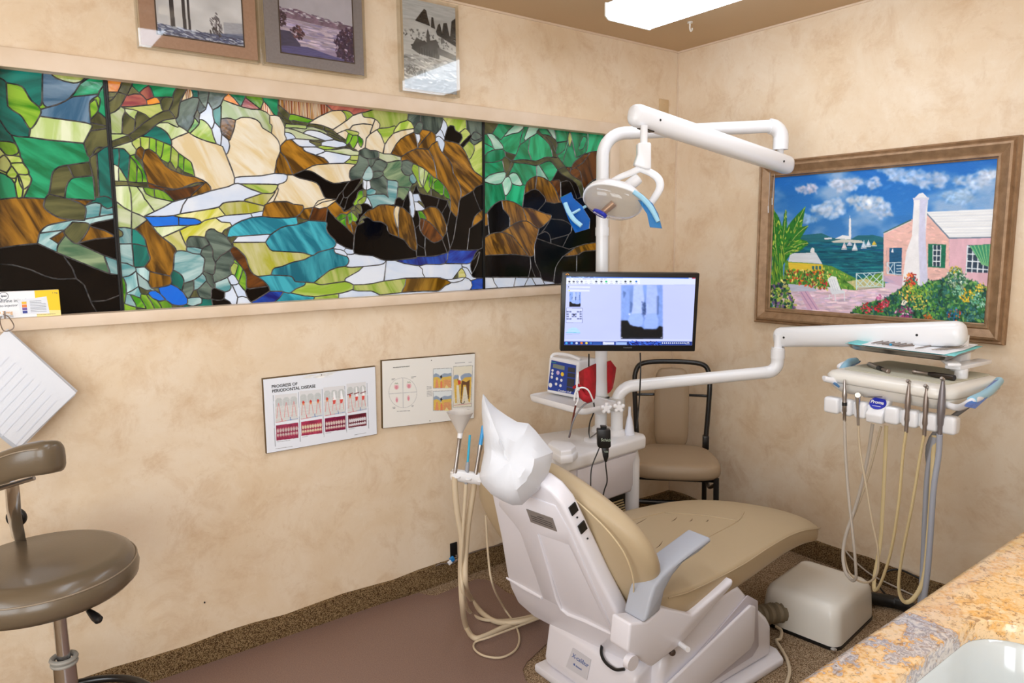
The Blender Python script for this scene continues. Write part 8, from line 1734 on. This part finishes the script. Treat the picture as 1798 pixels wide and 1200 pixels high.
for i, c in enumerate(((246,190,60),(236,130,60),(120,90,160),(60,70,150))):
    obj('colour_box', MB().prism([cp(.47,.50-i*.115,.001), cp(.535,.50-i*.115,.001), cp(.535,.60-i*.115,.001), cp(.47,.60-i*.115,.001)], (0,-.0002,0)), mat('label colour %d' % i, c, .5), lab)
lb = MB()
for i in range(8): lb.prism([cp(.58,.60-i*.058,.0010), cp(.58+(.16 if i < 2 else .22),.595-i*.058,.0010), cp(.58+(.16 if i < 2 else .22),.607-i*.058,.0010), cp(.58,.612-i*.058,.0010)], (0,-.0002,0))
obj('label_print', lb, dk, lab, smooth=0)
sm_ = MB()
for i in range(3): sm_.prism([cp(.08,.10-i*.03,.0006), cp(.34,.10-i*.03,.0006), cp(.34,.108-i*.03,.0006), cp(.08,.108-i*.03,.0006)], (0,-.0002,0))
obj('small_print', sm_, dk, t, smooth=0)

# ------------------------------------------------------------- side chair in the corner
fw_ = V(-.72,-.69,0).normalized(); rt_ = V(fw_.y, -fw_.x, 0)           # facing out of the corner
CC = V(-.385,-.345,0)
def sc(a, b, z): return CC+rt_*a+fw_*b+V(0,0,z)
t = thing('side_chair', 'black framed side chair with pale taupe vinyl pads in the room corner', 'chair', CC)
def spad(pts_half, z0, z1): return None
so_ = []
for j in range(28):
    a = 2*math.pi*j/28; ca, sa = math.cos(a), math.sin(a); x = .205*math.copysign(abs(ca)**.55, ca); y = .20*math.copysign(abs(sa)**.6, sa); so_.append((x*(1+.12*(y/.2)), y))
obj('seat_pad', MB().loft([[sc(x*k, y*k+.02, z) for x, y in so_] for k, z in ((.9,.388),(.97,.394),(1.0,.408),(1.0,.428),(.985,.444),(.94,.454),(.8,.459),(.3,.461))]), M_TAUPE2, t, smooth=80)
bk_ = []
for j in range(20):
    a = 2*math.pi*j/20; ca, sa = math.cos(a), math.sin(a); bk_.append((.086*math.copysign(abs(ca)**.45, ca), .205*math.copysign(abs(sa)**.35, sa)))
obj('back_pad', MB().loft([[sc(x*k, -.19-z*.05+o, .635+z*k) for x, z in bk_] for k, o in ((.9,-.022),(1,-.016),(1,.008),(.94,.018),(.6,.022))]), M_TAUPE2, t, smooth=80)
hoop = [sc(-.165,-.16,.42), sc(-.175,-.175,.55), sc(-.185,-.19,.74), sc(-.18,-.205,.82), sc(-.14,-.21,.862), sc(0,-.212,.872), sc(.14,-.21,.862), sc(.18,-.205,.82), sc(.185,-.19,.74), sc(.175,-.175,.55), sc(.165,-.16,.42)]
obj('back_hoop', MB().tube(hoop, .0125, 12, 5), M_BLKMET, t)
obj('back_slat', MB().tube([sc(-.18,-.2,.70), sc(0,-.218,.70), sc(.18,-.2,.70)], .007, 8), M_BLKMET, t)
for s in (-1, 1):
    obj('hinge_plate', MB().obox(sc(s*.17,-.168,.47), rt_, fw_, V(0,0,1), .03, .04, .07), M_BLKMET, t, bevel=(.004,2))
    obj('leg', MB().tube([sc(s*.165,-.155,.42), sc(s*.17,-.17,.2), sc(s*.175,-.19,0)], .0125, 10, 0), M_BLKMET, t)
    obj('leg', MB().tube([sc(s*.185,.17,.395), sc(s*.19,.18,0)], .0135, 10, 0), M_BLKMET, t)
    obj('side_brace', MB().tube([sc(s*.18,.16,.36), sc(s*.17,.0,.30), sc(s*.168,-.155,.36)], .009, 8), M_BLKMET, t)
obj('front_stretcher', MB().tube([sc(-.188,.172,.27), sc(.188,.172,.27)], .012, 10, 0), M_BLKMET, t)
obj('seat_frame', MB().obox(sc(0,.0,.38), rt_, fw_, V(0,0,1), .36, .32, .02), M_BLKMET, t, bevel=(.004,2))

# ------------------------------------------------------------- granite counter with sink
def granite():
    m = bpy.data.materials.new('veined gold granite'); m.use_nodes = True; nt = m.node_tree; N = nt.nodes; L = nt.links; b = N['Principled BSDF']
    tc = N.new('ShaderNodeTexCoord')
    def noise(sc_, det, dist=0, rough=.6):
        n = N.new('ShaderNodeTexNoise'); n.inputs['Scale'].default_value = sc_; n.inputs['Detail'].default_value = det; n.inputs['Distortion'].default_value = dist; n.inputs['Roughness'].default_value = rough
        L.new(tc.outputs['Object'], n.inputs['Vector']); return n
    w_ = N.new('ShaderNodeTexWave'); w_.inputs['Scale'].default_value = .55; w_.inputs['Distortion'].default_value = 14; w_.inputs['Detail'].default_value = 8; w_.inputs['Detail Scale'].default_value = 1.7; w_.inputs['Detail Roughness'].default_value = .72
    L.new(tc.outputs['Object'], w_.inputs['Vector'])
    r = N.new('ShaderNodeValToRGB'); e = r.color_ramp.elements; e[0].position = 0; e[0].color = rgba((214,204,196)); e[1].position = 1; e[1].color = rgba((234,196,144))
    for p_, c in ((.06,(150,144,148)),(.12,(214,204,200)),(.19,(160,152,154)),(.25,(206,192,182)),(.28,(208,148,70)),(.34,(230,184,120)),(.50,(236,204,160)),(.78,(234,198,150)),(.92,(226,172,100))): k = e.new(p_); k.color = rgba(c)
    L.new(w_.outputs['Fac'], r.inputs['Fac'])
    def over(fac_node, lo, hi, mx, prev, col):
        rr = N.new('ShaderNodeValToRGB'); rr.color_ramp.elements[0].position = lo; rr.color_ramp.elements[0].color = (0,0,0,1); rr.color_ramp.elements[1].position = hi; rr.color_ramp.elements[1].color = (mx,mx,mx,1)
        L.new(fac_node.outputs['Fac'], rr.inputs['Fac']); x = N.new('ShaderNodeMix'); x.data_type = 'RGBA'; L.new(rr.outputs[0], x.inputs[0]); L.new(prev, x.inputs[6]); x.inputs[7].default_value = rgba(col); return x.outputs[2]
    c = over(noise(70, 6, 1.0, .7), .54, .64, .8, r.outputs[0], (150,112,76)); c = over(noise(120, 5, 1.5, .75), .58, .66, .9, c, (92,76,70)); c = over(noise(60, 6, 1, .7), .58, .72, .7, c, (242,220,190))
    L.new(c, b.inputs['Base Color']); b.inputs['Roughness'].default_value = .18; b.inputs['Coat Weight'].default_value = .3; return m
M_GRAN = granite()
YC, ZC = -2.082, .9
t = thing('granite_counter', 'gold veined granite counter with a rounded sink cutout', 'counter', (-1.3,-2.4,.86))
# plan of the worktop as a ring round the cutout
sx0, sx1, sy0, sy1, sr = -2.34, -1.80, -2.56, -2.163, .075
cut = []
for cx, cy, a0 in ((sx1-sr,sy1-sr,0),(sx0+sr,sy1-sr,90),(sx0+sr,sy0+sr,180),(sx1-sr,sy0+sr,270)):
    for j in range(9): q = math.radians(a0+j*11.25); cut.append((cx+sr*math.cos(q), cy+sr*math.sin(q)))
cut = [(cut[k][0]+(cut[(k+1) % len(cut)][0]-cut[k][0])*f, cut[k][1]+(cut[(k+1) % len(cut)][1]-cut[k][1])*f) for k in range(len(cut)) for f in ([0] if math.dist(cut[k], cut[(k+1) % len(cut)]) < .05 else [i/10 for i in range(10)])]
ox0, ox1, oy0, oy1 = -2.62, 0.0, -2.72, YC
def proj_out(x, y):
    cx, cy = (sx0+sx1)/2, (sy0+sy1)/2; dx, dy = x-cx, y-cy; k = 1e9
    if dx > 1e-9: k = min(k, (ox1-cx)/dx)
    if dx < -1e-9: k = min(k, (ox0-cx)/dx)
    if dy > 1e-9: k = min(k, (oy1-cy)/dy)
    if dy < -1e-9: k = min(k, (oy0-cy)/dy)
    return cx+dx*k, cy+dy*k
outp = [proj_out(*c) for c in cut]
def insert_corners(i_, o_):
    I, O = [], []; n = len(i_)
    cor = [(ox1,oy1),(ox0,oy1),(ox0,oy0),(ox1,oy0)]
    for k in range(n):
        I.append(i_[k]); O.append(o_[k]); a, b = o_[k], o_[(k+1) % n]
        for c in cor:
            same = (abs(a[0]-b[0]) < 1e-6 or abs(a[1]-b[1]) < 1e-6)
            if not same and ((abs(a[0]-c[0]) < 1e-6 and abs(b[1]-c[1]) < 1e-6) or (abs(a[1]-c[1]) < 1e-6 and abs(b[0]-c[0]) < 1e-6)):
                I.append(i_[(k+1) % n]); O.append(c)
    return I, O
I_, O_ = insert_corners(cut, outp)
top = MB(); n = len(I_)
def edge(o, dx, z): # outer edge drawn in a little for the rounded nose
    x, y = o; return V(x-(dx if abs(x-ox0) > 1e-6 else -dx)*(0 if abs(y-oy1) < 1e-6 and abs(x-ox0) > 1e-6 else 0), y-(dx if abs(y-oy1) < 1e-6 else 0), z)
rows = [[V(x,y,ZC-.03) for x, y in I_], [V(x,y,ZC-.003) for x, y in I_], [V(x+(x-(sx0+sx1)/2)*.01,y+(y-(sy0+sy1)/2)*.01,ZC) for x, y in I_],
        [edge(o,.012,ZC) for o in O_], [edge(o,.003,ZC-.004) for o in O_], [edge(o,0,ZC-.013) for o in O_], [edge(o,.003,ZC-.026) for o in O_], [edge(o,.012,ZC-.03) for o in O_]]
top.loft(rows, caps=False, closed=True)
obj('worktop', top, M_GRAN, t, smooth=50)
tag(obj('base_cabinet', MB().box((-2.58,-2.145,.10), (-.005,-2.125,.868)).box((-2.58,-2.70,.10), (-2.56,-2.125,.868)).box((-2.58,-2.72,.10), (-.005,-2.70,.868)).box((-.025,-2.70,.10), (-.005,-2.125,.868)).box((-2.58,-2.70,.10), (-.005,-2.125,.12)).box((-2.55,-2.68,0), (-.02,-2.18,.10)), mat('cream laminate', (214,204,188), .5), bevel=(.004,2)), 'cream base cabinet under the granite counter', 'cabinet')
sink = MB(); scx, scy = (sx0+sx1)/2, (sy0+sy1)/2
def srg(k, z): return [V(scx+(x-scx)*k, scy+(y-scy)*k, z) for x, y in cut]
sink.loft([srg(1.09,.869), srg(1.0,.8695), srg(.985,.862), srg(.95,.82), srg(.90,.77), srg(.80,.735), srg(.6,.722), srg(.1,.718)], caps=False)
sink.lathe([(.022,.0),(.024,.003),(.018,.004)], (scx,scy,.716), n=20)
s_ = obj('sink', sink, mat('white porcelain', (206,212,213), .12, coat=.5), smooth=60); tag(s_, 'white porcelain sink set under the granite counter', 'sink')
